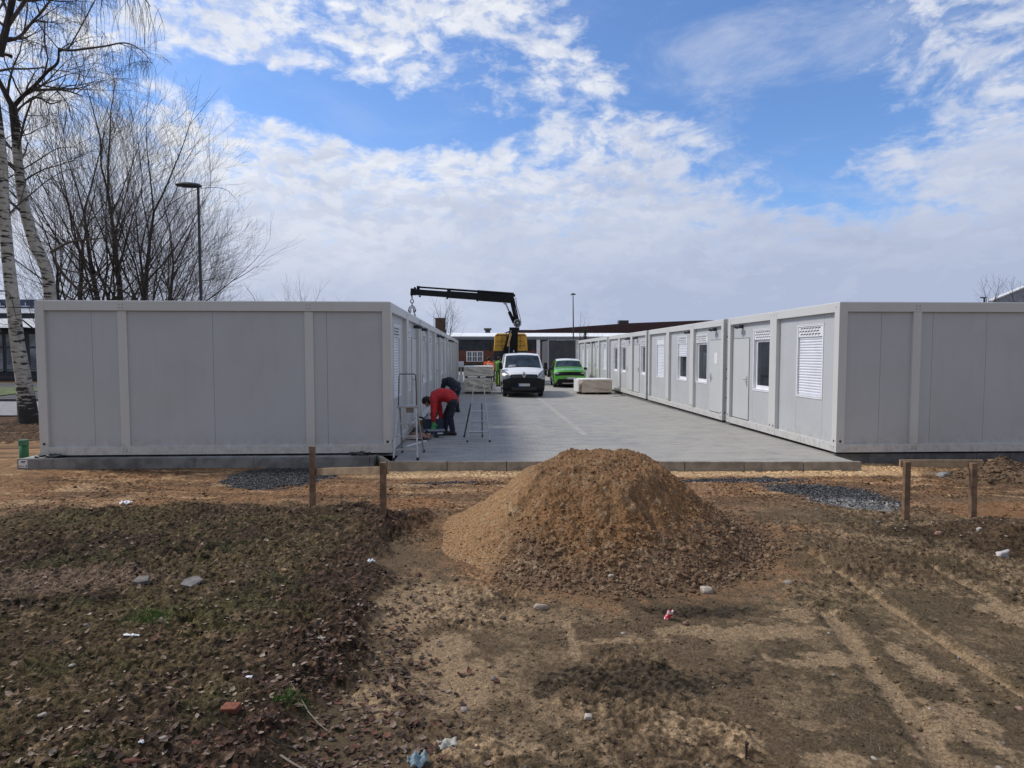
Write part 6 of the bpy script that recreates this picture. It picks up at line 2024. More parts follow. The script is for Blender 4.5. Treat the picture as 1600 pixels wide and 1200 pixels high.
M_TRIM_SHEEN = mat('white trim and roof sheen', (0.86, 0.87, 0.88), 0.6, var=0.1)  # white also carries the sky sheen of the hall roof edge
BY = 66.0
hall = empty('brick_hall', (0, BY, G0), 0, 'long low hall of red brick and dark cladding across the back of the yard', 'building')
def hp_(nm, m, fn, parent=hall, **k):
    mb = MB(); fn(mb); return mb.build(nm, m, parent, **k)
zf = lambda py: at_px(780, py, BY).z-G0
z_brick = zf(547.5); z_cl = zf(527); z_rf = zf(520)
hp_('brick_wall', M_BRICK, lambda mb: mb.box(-10, 45, 0, 14, 0, z_brick))
def clad(mb):
    mb.box(-10, 45, 0.08, 14, z_brick+0.002, z_cl)
    x = -10
    while x < 45:
        mb.box(x, x+0.08, 0.03, 0.079, z_brick+0.01, z_cl-0.01); x += 0.30
hp_('cladding', M_CLAD, clad)
hp_('roof_edge', M_TRIM_SHEEN, lambda mb: (mb.prism([(-0.7, z_cl+0.02), (-0.7, z_cl+0.10), (1.6, z_rf+0.04), (14, z_rf+0.04), (14, z_cl+0.02)], -10.4, 45, 'x')))  # sloped up to catch sky, its sheen also put into the white
hp_('gutter_shadow_board', mat('blue grey board', (0.25, 0.28, 0.33), 0.6), lambda mb: mb.box(-10.3, 45, -0.15, 0.02, z_cl-0.25, z_cl+0.018))
for px_ in (841, 902, 690):
    x_ = at_px(px_, 540, BY).x
    hp_('column', M_TRIM_SHEEN, lambda mb: mb.box(x_-0.20, x_+0.20, -0.13, -0.001, 0.0, z_cl-0.26), bevel=0.01)
def hall_window(x0, x1, za, zb, n):
    w = hp_('window', M_PVC, lambda mb: [mb.box(x0+(x1-x0)*k/n-0.07, x0+(x1-x0)*k/n+0.07, -0.04, 0.02, za, zb) for k in range(n+1)]+[mb.box(x0-0.07, x1+0.07, -0.045, 0.02, za-0.08, za), mb.box(x0-0.07, x1+0.07, -0.045, 0.02, zb, zb+0.08)])
    mb = MB()
    for k in range(n):
        mb.box(x0+(x1-x0)*(k)/n+0.07, x0+(x1-x0)*(k+1)/n-0.07, -0.03, -0.005, (za+zb)/2-0.02, (za+zb)/2+0.03)
        mb.box(x0+(x1-x0)*(k+.5)/n-0.025, x0+(x1-x0)*(k+.5)/n+0.025, -0.03, -0.005, za, (za+zb)/2-0.02)
        mb.box(x0+(x1-x0)*(k+.5)/n-0.025, x0+(x1-x0)*(k+.5)/n+0.025, -0.03, -0.005, (za+zb)/2+0.03, zb)
    mb.build('glazing_bars', M_PVC, w)
    mb = MB(); mb.box(x0, x1, -0.01, -0.002, za, zb); mb.build('pane', mat('hall glass', (0.12, 0.14, 0.15), 0.15, var=0.4, vscale=1), w)
xa, xb = at_px(729.5, 550, BY).x, at_px(754, 550, BY).x
hall_window(xa, xb, zf(564), zf(550), 3)
hall_window(xa-6.2, xb-6.2, zf(564), zf(550), 3)
xa, xb = at_px(872, 550, BY).x, at_px(880, 550, BY).x
hall_window(xa, xb, zf(536), zf(530.5), 1)
for dx_ in (7, 13, 19): hall_window(at_px(905, 550, BY).x+dx_, at_px(925, 550, BY).x+dx_, zf(564), zf(550), 3)
hp_('roof_vent', M_DARKMETAL, lambda mb: (mb.box(at_px(758, 510, BY+4).x, at_px(766, 510, BY+4).x, 4, 4.8, z_rf, z_rf+0.45), mb.box(at_px(756, 510, BY+4).x, at_px(768, 510, BY+4).x, 3.8, 5.0, z_rf+0.45, z_rf+0.68)), bevel=0.05)
mb = MB(); mb.box(-9, 8, -1.6, -0.9, 0, 0.95)
o = tag(mb.build('low_hedge', mat('dark hedge', (0.03, 0.035, 0.02), 0.95, var=0.5, vscale=4, bump=0.1, bscale=6), bevel=0.1), 'low dark clipped hedge along the foot of the brick hall', 'hedge')
o.location = (0, BY, G0)
# dark red roofed building behind
rb = empty('shed_building', (0, 84, G0), 0, 'building with a dark red-brown roof rising behind the hall towards the right', 'building')
q = lambda px, py, Y=84.0: (at_px(px, py, Y).x, at_px(px, py, Y).z-G0)
pts = [q(785, 521), q(800, 515.5), q(835, 515.5), q(980, 505), q(1096, 500.5), q(1240, 500), q(1240, 545), q(785, 545)]
mb = MB(); mb.prism(pts, 0, 10, 'y'); mb.build('roof', mat('dark red roofing', (0.055, 0.025, 0.024), 0.8, var=0.2), rb)
mb = MB(); mb.box(pts[0][0]+0.5, pts[5][0]-0.3, 0.3, 9.7, 0, pts[6][1]-0.01); mb.build('wall', M_BRICK, rb)
c_ = q(980, 503)
mb = MB(); mb.box(c_[0]-0.7, c_[0]+0.7, 2, 3.2, c_[1]-0.3, c_[1]+0.35); mb.build('roof_box', M_DARKMETAL, rb, bevel=0.02)
# brick chimney block with mast
x0_, x1_ = at_px(680, 500, 72).x, at_px(695, 500, 72).x
ch = empty('chimney_block', ((x0_+x1_)/2, 84, G0), 0, 'square brick chimney block with a thin rod, above the far part of the left row', 'chimney')
w_ = (at_px(695, 500, 84).x-at_px(680, 500, 84).x)/2; xc_ = at_px(687.5, 500, 84).x; ch.location.x = xc_
zt = at_px(687, 498, 84).z-G0
mb = MB(); mb.box(-w_, w_, 0, 1.4, 0, zt); mb.build('stack', mat('brown brick', (0.11, 0.065, 0.045), 0.9, var=0.3, vscale=6), ch)
mb = MB(); mb.box(-w_-0.06, w_+0.06, -0.06, 1.46, zt, zt+0.12); mb.build('cap', M_DARKMETAL, ch)
mb = MB(); mb.cyl((-w_-0.2, 0.3, 0), (-w_-0.2, 0.3, zt+0.9), 0.045); mb.build('rod', M_STEEL, ch)

# grey gable hall on the right
gh = empty('gable_hall', (0, 44, G0), 0, 'pale grey gabled hall whose roof slope shows above the right row at the picture edge', 'building')
g = lambda px, py: (at_px(px, py, 44).x, at_px(px, py, 44).z-G0)
a, b2 = g(1553, 469.5), g(1625, 440)
ridge = b2; right = (b2[0]*2-a[0], a[1])
mb = MB(); mb.prism([(a[0], 0), (right[0], 0), right, (ridge[0], ridge[1]), a], 0, 0.5, 'y'); mb.build('gable_wall', mat('pale grey render', (0.30, 0.34, 0.42), 0.8, var=0.1), gh)
mb = MB(); sl_ = (ridge[1]-a[1])/(ridge[0]-a[0])
mb.prism([(a[0]-0.05, a[1]+0.005), (ridge[0], ridge[1]+0.005), (right[0]+0.05, right[1]+0.005), (right[0]+0.05, right[1]+0.09), (ridge[0], ridge[1]+0.10), (a[0]-0.05, a[1]+0.09)], -0.1, 0.5, 'y')
mb.prism([(a[0]+0.05, a[1]-1.1), (ridge[0], ridge[1]-1.1), (right[0]-0.05, right[1]-1.1), (right[0]-0.05, 1), (a[0]+0.05, 1)], 0.51, 8, 'y')
mb.build('roof', M_ROOF, gh)

# office building on the far left
LY = 46.0
ob_ = empty('office_building', (0, LY, G0), 0, 'dark glazed office building with a pale canopy behind the leaning birch', 'building')
q = lambda py: at_px(30, py, LY).z-G0
def op_(nm, m, fn, parent=ob_, **k):
    mb = MB(); fn(mb); return mb.build(nm, m, parent, **k)
xl, xr = at_px(-200, 500, LY).x, at_px(95, 500, LY).x
op_('wall', mat('dark facade', (0.022, 0.026, 0.036), 0.5, var=0.2), lambda mb: mb.box(xl, xr, 0.3, 12, 0, q(497)))
op_('canopy', mat('canopy sheet', (0.34, 0.37, 0.44), 0.6, var=0.15), lambda mb: mb.prism([(-1.2, q(513)), (0.29, q(511)), (0.29, q(498)), (-0.2, q(498))], xl, xr, 'x'))
op_('upper_band', mat('dark blue band', (0.05, 0.065, 0.10), 0.6), lambda mb: mb.box(xl, xr, 0.5, 12, q(497)+0.002, q(489)))
op_('roof_slope', mat('roof sheets', (0.33, 0.36, 0.42), 0.6, var=0.15), lambda mb: mb.prism([(0.2, q(489)+0.003), (2.4, q(478)), (12, q(478)), (12, q(489)+0.003)], xl, xr, 'x'))
op_('top_storey', mat('blue top storey', (0.06, 0.10, 0.19), 0.5, var=0.3, vscale=1), lambda mb: mb.box(xl, xr, 2.6, 12, q(478)+0.002, q(463)))
for k in range(9):
    x_ = at_px(-60+k*20, 470, LY+2.6).x
    op_('top_window', M_PVC, lambda mb: (mb.box(x_-0.35, x_+0.35, 2.56, 2.598, q(475), q(473.6)), mb.box(x_-0.03, x_+0.03, 2.56, 2.598, q(473.5), q(468))))
for (pa, pb) in ((-40, -20), (-16, 0), (5, 20), (42, 55), (58, 80)):
    x0, x1 = at_px(pa, 550, LY).x, at_px(pb, 550, LY).x
    w = op_('window', M_DARKMETAL, lambda mb: (mb.box(x0-0.1, x0, 0.22, 0.298, q(580), q(522)), mb.box(x1, x1+0.1, 0.22, 0.298, q(580), q(522)), mb.box(x0, x1, 0.22, 0.298, q(544), q(541)), mb.box(x0, x1, 0.22, 0.298, q(580)-0.1, q(580))))
    mb = MB()
    mb.box(x0, x1, 0.26, 0.296, q(580), q(522)); mb.build('pane', mat('office glass', (0.10, 0.12, 0.15), 0.12, var=0.8, vscale=1.1, var2=(0.30, 0.34, 0.38)), w)
# low fence in front of it
fe = empty('railing_fence', (0, 39.5, G0), 0, 'dark low railing in front of the office building on the left', 'fence')
mb = MB(); mb.box(-60, -24, -0.02, 0.02, 0.95, 1.0); mb.box(-60, -24, -0.02, 0.02, 0.45, 0.5); mb.build('rail', M_DARKMETAL, fe)
for k in range(9):
    mb = MB(); x_ = -56+k*4; mb.box(x_-0.04, x_+0.04, -0.04, 0.04, 0, 0.949); mb.build('fence_post', M_DARKMETAL, fe)
# ------------------------------------------------------------------ litter, stones, leaves, twigs
def raw_mesh(name, V_, F_, m, smooth=False, cols=None):
    """V_: (n,3) array, F_: (k,q) int array with q=3 or 4"""
    me = bpy.data.meshes.new(name)
    me.vertices.add(len(V_)); me.vertices.foreach_set('co', V_.astype(np.float32).ravel())
    k, q_ = F_.shape
    me.loops.add(k*q_); me.loops.foreach_set('vertex_index', F_.astype(np.int32).ravel())
    me.polygons.add(k); me.polygons.foreach_set('loop_start', np.arange(0, k*q_, q_, dtype=np.int32)); me.polygons.foreach_set('loop_total', np.full(k, q_, dtype=np.int32))
    me.update(calc_edges=True)
    if smooth: me.polygons.foreach_set('use_smooth', np.ones(k, dtype=bool))
    if cols is not None:
        at = me.color_attributes.new('soil', 'FLOAT_COLOR', 'POINT')
        at.data.foreach_set('color', np.concatenate([cols, np.ones((len(cols), 1))], 1).astype(np.float32).ravel())
    me.materials.append(m)
    o = bpy.data.objects.new(name, me); COL.objects.link(o)
    return o


def attr_mat(name, rough=0.85):
    m = bpy.data.materials.new(name); m.use_nodes = True
    T = NT(m.node_tree); b = T.n['Principled BSDF']
    at = T.node('ShaderNodeAttribute'); at.attribute_name = 'soil'
    tcn = T.node('ShaderNodeTexCoord')
    n = T.noise(tcn.outputs['Object'], 60, 3, 0.6)
    cc = T.node('ShaderNodeVectorMath', operation='SCALE'); T.l.new(at.outputs['Color'], cc.inputs[0]); T.l.new(T.smooth(n, 0.3, 0.7, 0.7, 1.25), cc.inputs[3])
    T.l.new(cc.outputs[0], b.inputs['Base Color']); b.inputs['Roughness'].default_value = rough
    b.inputs['Specular IOR Level'].default_value = 0.2
    return m


M_ATTR = attr_mat('mixed soil bits')
ICO = bmesh.new(); bmesh.ops.create_icosphere(ICO, subdivisions=1, radius=1.0)
IV = np.array([v.co[:] for v in ICO.verts]); IF = np.array([[v.index for v in f.verts] for f in ICO.faces]); ICO.free()


def scatter_clods(name, xs, ys, sizes, cols, flat=0.6, sink=0.25, seed=1, jit=0.35):
    rs = np.random.default_rng(seed)
    n = len(xs); zs = surf(xs, ys)
    nv = len(IV)
    V_ = np.repeat(IV[None], n, 0)*(1+rs.uniform(-jit, jit, (n, nv, 1)))
    sc = sizes[:, None]*np.stack([rs.uniform(0.7, 1.3, n), rs.uniform(0.7, 1.3, n), rs.uniform(flat*0.7, flat*1.3, n)], 1)
    V_ = V_*sc[:, None, :]
    a = rs.uniform(0, 2*PI, n); c, s = np.cos(a)[:, None], np.sin(a)[:, None]
    x, y = V_[..., 0]*c-V_[..., 1]*s, V_[..., 0]*s+V_[..., 1]*c
    V_ = np.stack([x+xs[:, None], y+ys[:, None], V_[..., 2]+zs[:, None]+(sizes*(flat-sink))[:, None]*0.6], -1).reshape(-1, 3)
    F_ = (IF[None]+np.arange(n)[:, None, None]*nv).reshape(-1, 3)
    return raw_mesh(name, V_, F_, M_ATTR, False, np.repeat(cols, nv, 0))


def rand_pts(n, box, fn, rs):
    """rejection sampling against a density function in 0..1; nearer the front is denser so the picture is evenly covered"""
    out = []
    tot = 0
    while tot < n:
        x = rs.uniform(box[0], box[1], n*3); y = box[2]+(box[3]-box[2])*rs.uniform(0, 1, n*3)**1.5
        k = rs.uniform(0, 1, n*3) < fn(x, y)
        k &= (np.abs(x-0.04*y) < 0.95*y+0.3)
        out.append(np.stack([x[k], y[k]], 1)); tot += k.sum()
    p = np.concatenate(out)[:n]
    return p[:, 0], p[:, 1]


def inv_heap(x, y):
    return ((x-1.22)/1.75)**2+((y-6.42)/1.65)**2


rs = np.random.default_rng(77)
# crumbs of soil on the ground
def dens_ground(x, y):
    b = bank_mask(x, y)
    d = 0.18+0.5*b+0.8*sstep(fbm(x, y, 1.6, 4, 611), 0.5, 0.65)
    return np.clip(d, 0, 1)*(inv_heap(x, y) > 1.0)*(y < 9.2)
xs, ys_ = rand_pts(24000, (-8, 8.5, 2.3, 9.2), dens_ground, rs)
base_c = terrain_color(xs, ys_)
cols = base_c*rs.uniform(0.6, 1.5, (len(xs), 1))
sz_arr = np.exp(rs.normal(-5.25, 0.45, len(xs)))*(0.7+0.10*ys_)
o = scatter_clods('soil_crumbs', xs, ys_, sz_arr, cols, 0.55, 0.1, 3)
tag(o, 'loose crumbs of dark soil strewn over the foreground', 'soil', kind='stuff')
# crumbs on the heap, coarser at its foot
n = 30000
a = rs.uniform(0, 2*PI, n); r_ = np.sqrt(rs.uniform(0, 1, n))*1.12+np.abs(rs.normal(0, 0.05, n))
hx = 1.22+np.cos(a)*r_*1.62; hy = 6.42+np.sin(a)*r_*1.5
k = hy < 7.2; hx, hy = hx[k], hy[k]
hc = heap_color(hx, hy)*rs.uniform(0.75, 1.25, (len(hx), 1))
hz = (surf(hx, hy)-G0)
lf_ = sstep(0.62-hx+0.35*(hy-6.2), -0.05, 0.35)
hs = np.minimum(np.exp(rs.normal(-5.45, 0.55, len(hx)))*(1.75-1.0*np.clip(hz*1.6, 0, 1))*(1-0.6*lf_), 0.032)
o = scatter_clods('soil_lumps', hx, hy, hs, hc, 0.80, 0.30, 5, 0.48)
tag(o, 'crumbly lumps of brown soil covering the tall heap', 'soil', kind='stuff')
xs = rs.uniform(7.2, 9.2, 1500); ys_ = rs.uniform(8.2, 9.3, 1500)
hz2 = heap2_z(xs, ys_); k = hz2 > G0+0.02
_surf = surf
def surf(x, y): return heap2_z(x, y)
o = scatter_clods('soil_lumps', xs[k], ys_[k], np.exp(rs.normal(-4.2, .45, k.sum())), heap2_color(xs[k], ys_[k])*rs.uniform(.6, 1.4, (k.sum(), 1)), 0.7, 0.15, 55)
tag(o, 'lumps of brown soil on the low mound at the right edge', 'soil', kind='stuff')
surf = _surf
# gravel chips
def dens_gravel(x, y):
    gv = bgauss(x, y, 440, 744, .78, .85, rot=-10)*1.6 + bgauss(x, y, 1150, 750, 1.2, .16) + bgauss(x, y, 1270, 765, .85, .45, rot=-15)*1.1 + bgauss(x, y, 1345, 785, 1.35*.45, .45)*1.2 + bgauss(x, y, 700, 755, .9, .10)*0.9
    return sstep(gv+0.5*(fbm(x, y, 6, 3, 621)-.5), 0.4, 0.7)*(y < 9.75)
xs = rs.uniform(-4.5, 6.5, 60000); ys_ = rs.uniform(6.3, 9.8, 60000); k = rs.uniform(0, 1, 60000) < dens_gravel(xs, ys_); xs, ys_ = xs[k][:20000], ys_[k][:20000]
br_ = np.where(rs.uniform(0, 1, len(xs)) < 0.35+0.5*bgauss(xs, ys_, 1345, 795, .45, .40), rs.uniform(0.14, 0.36, len(xs)), rs.uniform(0.02, 0.09, len(xs)))
cols = br_[:, None]*np.array([[0.88, 0.90, 0.94]])*0.8
o = scatter_clods('gravel', xs, ys_, rs.uniform(0.006, 0.012, len(xs)), cols, 0.7, 0.1, 6)
tag(o, 'spilled dark and pale grey gravel chips in front of the kerbs', 'gravel', kind='stuff')
# rubble among the right stakes
def dens_rub(x, y): return np.clip(bgauss(x, y, 1470, 830, 0.6, 0.35)+bgauss(x, y, 1440, 790, 0.5, 0.5)*.7+bgauss(x, y, 1540, 830, .5, .3)+0.03*(inv_heap(x, y) > 1), 0, 1)
xs, ys_ = rand_pts(330, (-5, 7.5, 2.6, 9.3), dens_rub, rs)
cc_ = np.array([[0.22, 0.19, 0.16], [0.27, 0.17, 0.13], [0.15, 0.13, 0.11], [0.36, 0.32, 0.28]])[rs.integers(0, 4, len(xs))]*rs.uniform(0.6, 1.1, (len(xs), 1))
o = scatter_clods('rubble', xs, ys_, np.exp(rs.normal(-4.6, 0.4, len(xs))), cc_, 0.65, 0.2, 8)
tag(o, 'small pale stones and brick crumbs scattered in the soil', 'rubble', kind='stuff')


# fallen leaves
def leaf_cloud(name, n, dens, palette, label, seed, size=(0.009, 0.027), box=(-7, 3.0, 2.3, 8)):
    rs = np.random.default_rng(seed)
    x, y = rand_pts(n, box, dens, rs)
    z = surf(x, y)
    u = np.linspace(-1, 1, 5); v = np.array([-1.0, 0.0, 1.0])
    s = rs.uniform(*size, n); curl = rs.uniform(-0.6, 2.4, n); a = rs.uniform(0, 2*PI, n); tl = rs.normal(0, 0.45, n); tw = rs.normal(0, 0.9, n); s = np.minimum(s*np.exp(rs.normal(-0.12, 0.3, n)), 0.026)
    V_ = np.zeros((n, 15, 3))
    lob = 1+0.25*rs.uniform(-1, 1, (n, 5))
    for i, uu in enumerate(u):
        wdt = [0.08, 0.55, 0.62, 0.42, 0.02][i]
        for j, vv in enumerate(v):
            V_[:, i*3+j, 0] = uu*s
            V_[:, i*3+j, 1] = vv*wdt*s*lob[:, i]
            V_[:, i*3+j, 2] = s*(curl*0.35*(uu*uu)+0.30*curl*abs(vv)*wdt + tw*0.3*uu*vv*wdt)+tl*uu*s*0.5
    c, sn = np.cos(a)[:, None], np.sin(a)[:, None]
    X = V_[..., 0]*c-V_[..., 1]*sn+x[:, None]; Y = V_[..., 0]*sn+V_[..., 1]*c+y[:, None]
    Z = V_[..., 2]+z[:, None]+0.004+np.abs(tl)[:, None]*s[:, None]*0.4
    V_ = np.stack([X, Y, Z], -1).reshape(-1, 3)
    q_ = np.array([[i*3+j, i*3+j+1, (i+1)*3+j+1, (i+1)*3+j] for i in range(4) for j in range(2)])
    F_ = (q_[None]+np.arange(n)[:, None, None]*15).reshape(-1, 4)
    pal = np.array(palette)[rs.integers(0, len(palette), n)]*rs.uniform(0.6, 1.25, (n, 1))
    o = raw_mesh(name, V_, F_, M_ATTR, True, np.repeat(pal, 15, 0))
    return tag(o, label, 'leaves', kind='stuff')


def dens_leaf(x, y):
    edge = np.exp(-((x+0.75)/0.38)**2)*sstep(5.6-y, 0, 1.5)
    spot = bgauss(x, y, 600, 1150, .35, .35)+bgauss(x, y, 200, 1190, .5, .15)*0.7+bgauss(x, y, 560, 1040, .3, .5)
    return np.clip(0.75*edge+spot+0.05*bank_mask(x, y)*sstep(6.5-y, 0, 2)*(0.4+1.2*sstep(fbm(x, y, 1.8, 3, 631), .45, .6)), 0, 1)*(x < 0.6)
leaf_cloud('leaf_litter', 2100, dens_leaf, [(0.10, 0.058, 0.042), (0.07, 0.045, 0.034), (0.16, 0.11, 0.085), (0.055, 0.038, 0.03), (0.23, 0.17, 0.13), (0.13, 0.060, 0.042)], 'brown and reddish fallen leaves lying along the edge of the dark turf', 91)
def dens_pale(x, y): return np.clip(bank_mask(x, y)*(0.25+0.9*sstep(fbm(x, y, 2.4, 3, 641), .5, .62)), 0, 1)*sstep(8-y, 0, 4)
leaf_cloud('leaf_litter', 1000, dens_pale, [(0.30, 0.22, 0.16), (0.24, 0.19, 0.145), (0.36, 0.29, 0.23), (0.22, 0.14, 0.09), (0.17, 0.12, 0.085)], 'pale dry leaves and bark chips dotted over the dark turf', 92, (0.007, 0.022), (-7, 1.5, 2.3, 8))
# leaf floor beneath the birch
def dens_b(x, y): return np.where((x < -8.2) & (y > 13.2), 1.0, 0.0)
x = rs.uniform(-18, -8.0, 2200); y = rs.uniform(13.4, 19, 2200)
o = scatter_clods('leaf_litter', x, y, rs.uniform(0.02, 0.05, 2200), np.array([[0.16, 0.10, 0.06]])*rs.uniform(0.4, 1.5, (2200, 1)), 0.25, 0.0, 9)
tag(o, 'brown leaf litter around the foot of the birch', 'leaves', kind='stuff')


# grass: short thin blades in tufts
def grass(name, n, dens, palette, label, seed, h=(0.015, 0.05), box=(-7, 3.5, 2.3, 8), lean=0.8):
    rs = np.random.default_rng(seed)
    x, y = rand_pts(n, box, dens, rs)
    x = x+rs.normal(0, .01, n); y = y+rs.normal(0, .01, n)
    z = surf(x, y)
    hh = rs.uniform(*h, n); a = rs.uniform(0, 2*PI, n); w = rs.uniform(0.0010, 0.0022, n); ln = rs.uniform(0.2, lean, n); la = rs.uniform(0, 2*PI, n)
    V_ = np.zeros((n, 6, 3))
    for i, t in enumerate((0, 0.55, 1.0)):
        bx = x+np.cos(la)*hh*ln*t*t; by = y+np.sin(la)*hh*ln*t*t; bz = z-0.004+hh*t*(1-0.25*ln*t)
        ww = w*(1-0.85*t)
        V_[:, 2*i, :] = np.stack([bx-np.cos(a)*ww, by-np.sin(a)*ww, bz], 1)
        V_[:, 2*i+1, :] = np.stack([bx+np.cos(a)*ww, by+np.sin(a)*ww, bz], 1)
    q_ = np.array([[0, 1, 3, 2], [2, 3, 5, 4]])
    F_ = (q_[None]+np.arange(n)[:, None, None]*6).reshape(-1, 4)
    pal = np.array(palette)[rs.integers(0, len(palette), n)]*rs.uniform(0.6, 1.3, (n, 1))
    o = raw_mesh(name, V_.reshape(-1, 3), F_, M_ATTR, True, np.repeat(pal, 6, 0))
    return tag(o, label, 'grass', kind='stuff')


def dens_grass(x, y): return np.clip(bank_mask(x, y)*(sstep(fbm(x, y, 2.2, 5, 151, 0.6)+0.25*bgauss(x, y, 260, 970, .5, .25)+0.2*bgauss(x, y, 300, 1080, .6, .3), 0.50, 0.66)), 0, 1)
grass('turf_grass', 14000, dens_grass, [(0.055, 0.068, 0.026), (0.075, 0.08, 0.035), (0.11, 0.095, 0.055), (0.16, 0.13, 0.085)], 'thin patchy grass and straw growing on the dark turf', 93, (0.008, 0.032))
def dens_tuft(x, y): return np.clip(bgauss(x, y, 235, 978, .13, .09)*1.5+bgauss(x, y, 455, 1112, .08, .06)+bgauss(x, y, 355, 872, .2, .2)*0.25, 0, 1)
grass('grass_tuft', 1500, dens_tuft, [(0.07, 0.16, 0.03), (0.09, 0.20, 0.04), (0.06, 0.12, 0.03)], 'fresh green grass tufts on the dark turf', 94, (0.02, 0.06), (-4, 0, 2.8, 7))
def dens_straw(x, y): return np.clip(sstep(fbm(x, y, 2.0, 4, 651), 0.5, 0.65)*0.8, 0, 1)*(inv_heap(x, y) > 1.05)
grass('dry_straw', 4500, dens_straw, [(0.26, 0.21, 0.15), (0.17, 0.13, 0.09), (0.06, 0.045, 0.03)], 'dry straw and root fibres lying flat over the bare soil', 95, (0.02, 0.055), (-3, 5, 2.3, 7.5), 2.2)


def on_ground(px, py):
    x, y = ground_pt(px, py, G0+0.02)
    for _ in range(4):
        x, y = ground_pt(px, py, sz(x, y))
    return x, y, sz(x, y)


def stone(px, py, sx, sy, sz_, color, label, cat='stone', seed=0, name='stone', rot=0, rough=0.35, group=None, sink=0.25):
    x, y, z = on_ground(px, py)
    rs = random.Random(seed)
    bm = bmesh.new(); bmesh.ops.create_icosphere(bm, subdivisions=3, radius=1.0)
    ox, oy, oz = rs.uniform(0, 9), rs.uniform(0, 9), rs.uniform(0, 9)
    from mathutils import noise as mn
    for v in bm.verts:
        p = v.co.copy()
        k = 1+rough*mn.noise(p*1.1+Vector((ox, oy, oz)))+0.4*rough*mn.noise(p*3+Vector((oy, oz, ox)))
        q_ = Vector([math.copysign(abs(c)**0.72, c) for c in p])
        v.co = Vector((q_.x*sx*k, q_.y*sy*k, q_.z*sz_*k))
    me = bpy.data.meshes.new(name); bm.to_mesh(me); bm.free()
    me.materials.append(mat('stone %s' % (color,), color, 0.85, var=0.3, vscale=14, bump=0.003, bscale=60))
    o = link(name, me, smooth=True, sharp=180)
    o.location = (x, y, z+sz_*(1-2*sink)); o.rotation_euler = (rs.uniform(-.2, .2), rs.uniform(-.2, .2), R(rot))
    return tag(o, label, cat, group)


def slab(px, py, sx, sy, th, color, tilt, label, seed, rot):
    x, y, z = on_ground(px, py)
    rs = random.Random(seed); mb = MB()
    poly = []
    for k in range(5):
        a = 2*PI*(k+rs.uniform(-.32, .32))/5; r_ = rs.uniform(0.65, 1.25)
        poly.append((math.cos(a)*sx*r_, math.sin(a)*sy*r_))
    mb.prism(poly, -th, th*0.3, 'z')
    o = mb.build('slab_fragment', mat('slab %s' % (color,), color, 0.9, var=0.3, vscale=16, bump=0.004, bscale=50), bevel=0.004)
    o.location = (x, y, z+0.022); o.rotation_euler = (R(tilt), R(rs.uniform(-6, 6)), R(rot))
    return tag(o, label, 'slab piece')


stone(1105, 926, 0.050, 0.035, 0.034, (0.40, 0.34, 0.28), 'rounded pale stone at the right front foot of the heap', seed=1)
stone(846, 951, 0.060, 0.030, 0.024, (0.34, 0.28, 0.22), 'flat pale stone lying in front of the middle of the heap', seed=2, rot=10)
stone(788, 967, 0.016, 0.014, 0.016, (0.06, 0.05, 0.04), 'small dark lump on the soil left of the flat pale stone', seed=22)
stone(955, 914, 0.022, 0.018, 0.018, (0.38, 0.34, 0.28), 'small grey pebble at the front foot of the heap', seed=23)
stone(919, 1123, 0.024, 0.018, 0.015, (0.42, 0.37, 0.31), 'small whitish pebble alone on smooth soil near the lower middle', seed=3)
stone(1232, 912, 0.030, 0.028, 0.018, (0.24, 0.21, 0.18), 'small brownish stone right of the pale stone at the heap foot', seed=24)
stone(1567, 872, 0.055, 0.035, 0.045, (0.46, 0.43, 0.42), 'angular whitish stone below the right stakes at the picture edge', seed=4, rough=0.7)
stone(1466, 836, 0.035, 0.025, 0.025, (0.36, 0.20, 0.15), 'pinkish brick fragment in the rubble between the right stakes', 'brick piece', 5, 'brick_fragment', rough=0.6)
stone(1530, 838, 0.030, 0.025, 0.022, (0.40, 0.36, 0.31), 'pale round stone near the foot of the outer right stake', seed=6)
stone(1478, 745, 0.12, 0.07, 0.05, (0.22, 0.22, 0.22), 'grey lump of rubble under the right profile board', seed=61, rough=0.6)
stone(1025, 711, 0.02, 0.02, 0.02, (0.42, 0.38, 0.32), 'little pale stone near the crest of the heap, on its right', seed=62) if False else None
slab(303, 918, 0.105, 0.085, 0.016, (0.19, 0.175, 0.165), 18, 'flat grey slab fragment on the dark turf, right of the other slab', 7, 12)
slab(218, 910, 0.080, 0.060, 0.045, (0.17, 0.15, 0.135), 12, 'thick grey slab fragment half buried in the dark turf, left of the flat one', 8, -12)
stone(66, 1123, 0.022, 0.014, 0.010, (0.30, 0.26, 0.22), 'small pale stone in the lower left corner of the turf', seed=9)
stone(210, 1188, 0.045, 0.022, 0.010, (0.12, 0.04, 0.025), 'red-brown bark piece at the bottom edge, left', 'bark', 10, 'bark_piece', 5, 0.6)
stone(227, 1178, 0.055, 0.06, 0.008, (0.15, 0.13, 0.115), 'flat brown-grey shard standing out of the leaves at the bottom left', 'slab piece', 12, 'slab_fragment', 20, 0.6) if False else None
# brick
x, y, z = on_ground(362, 1112)
mb = MB(); mb.box(-0.045, 0.045, -0.028, 0.028, 0, 0.035)
o = mb.build('brick', mat('old brick', (0.20, 0.065, 0.035), 0.9, var=0.4, vscale=18, bump=0.004, bscale=50), bevel=0.005)
o.location = (x, y, z-0.004); o.rotation_euler = (R(6), R(-4), R(-8)); tag(o, 'broken red brick half sunk in the dark turf', 'brick')

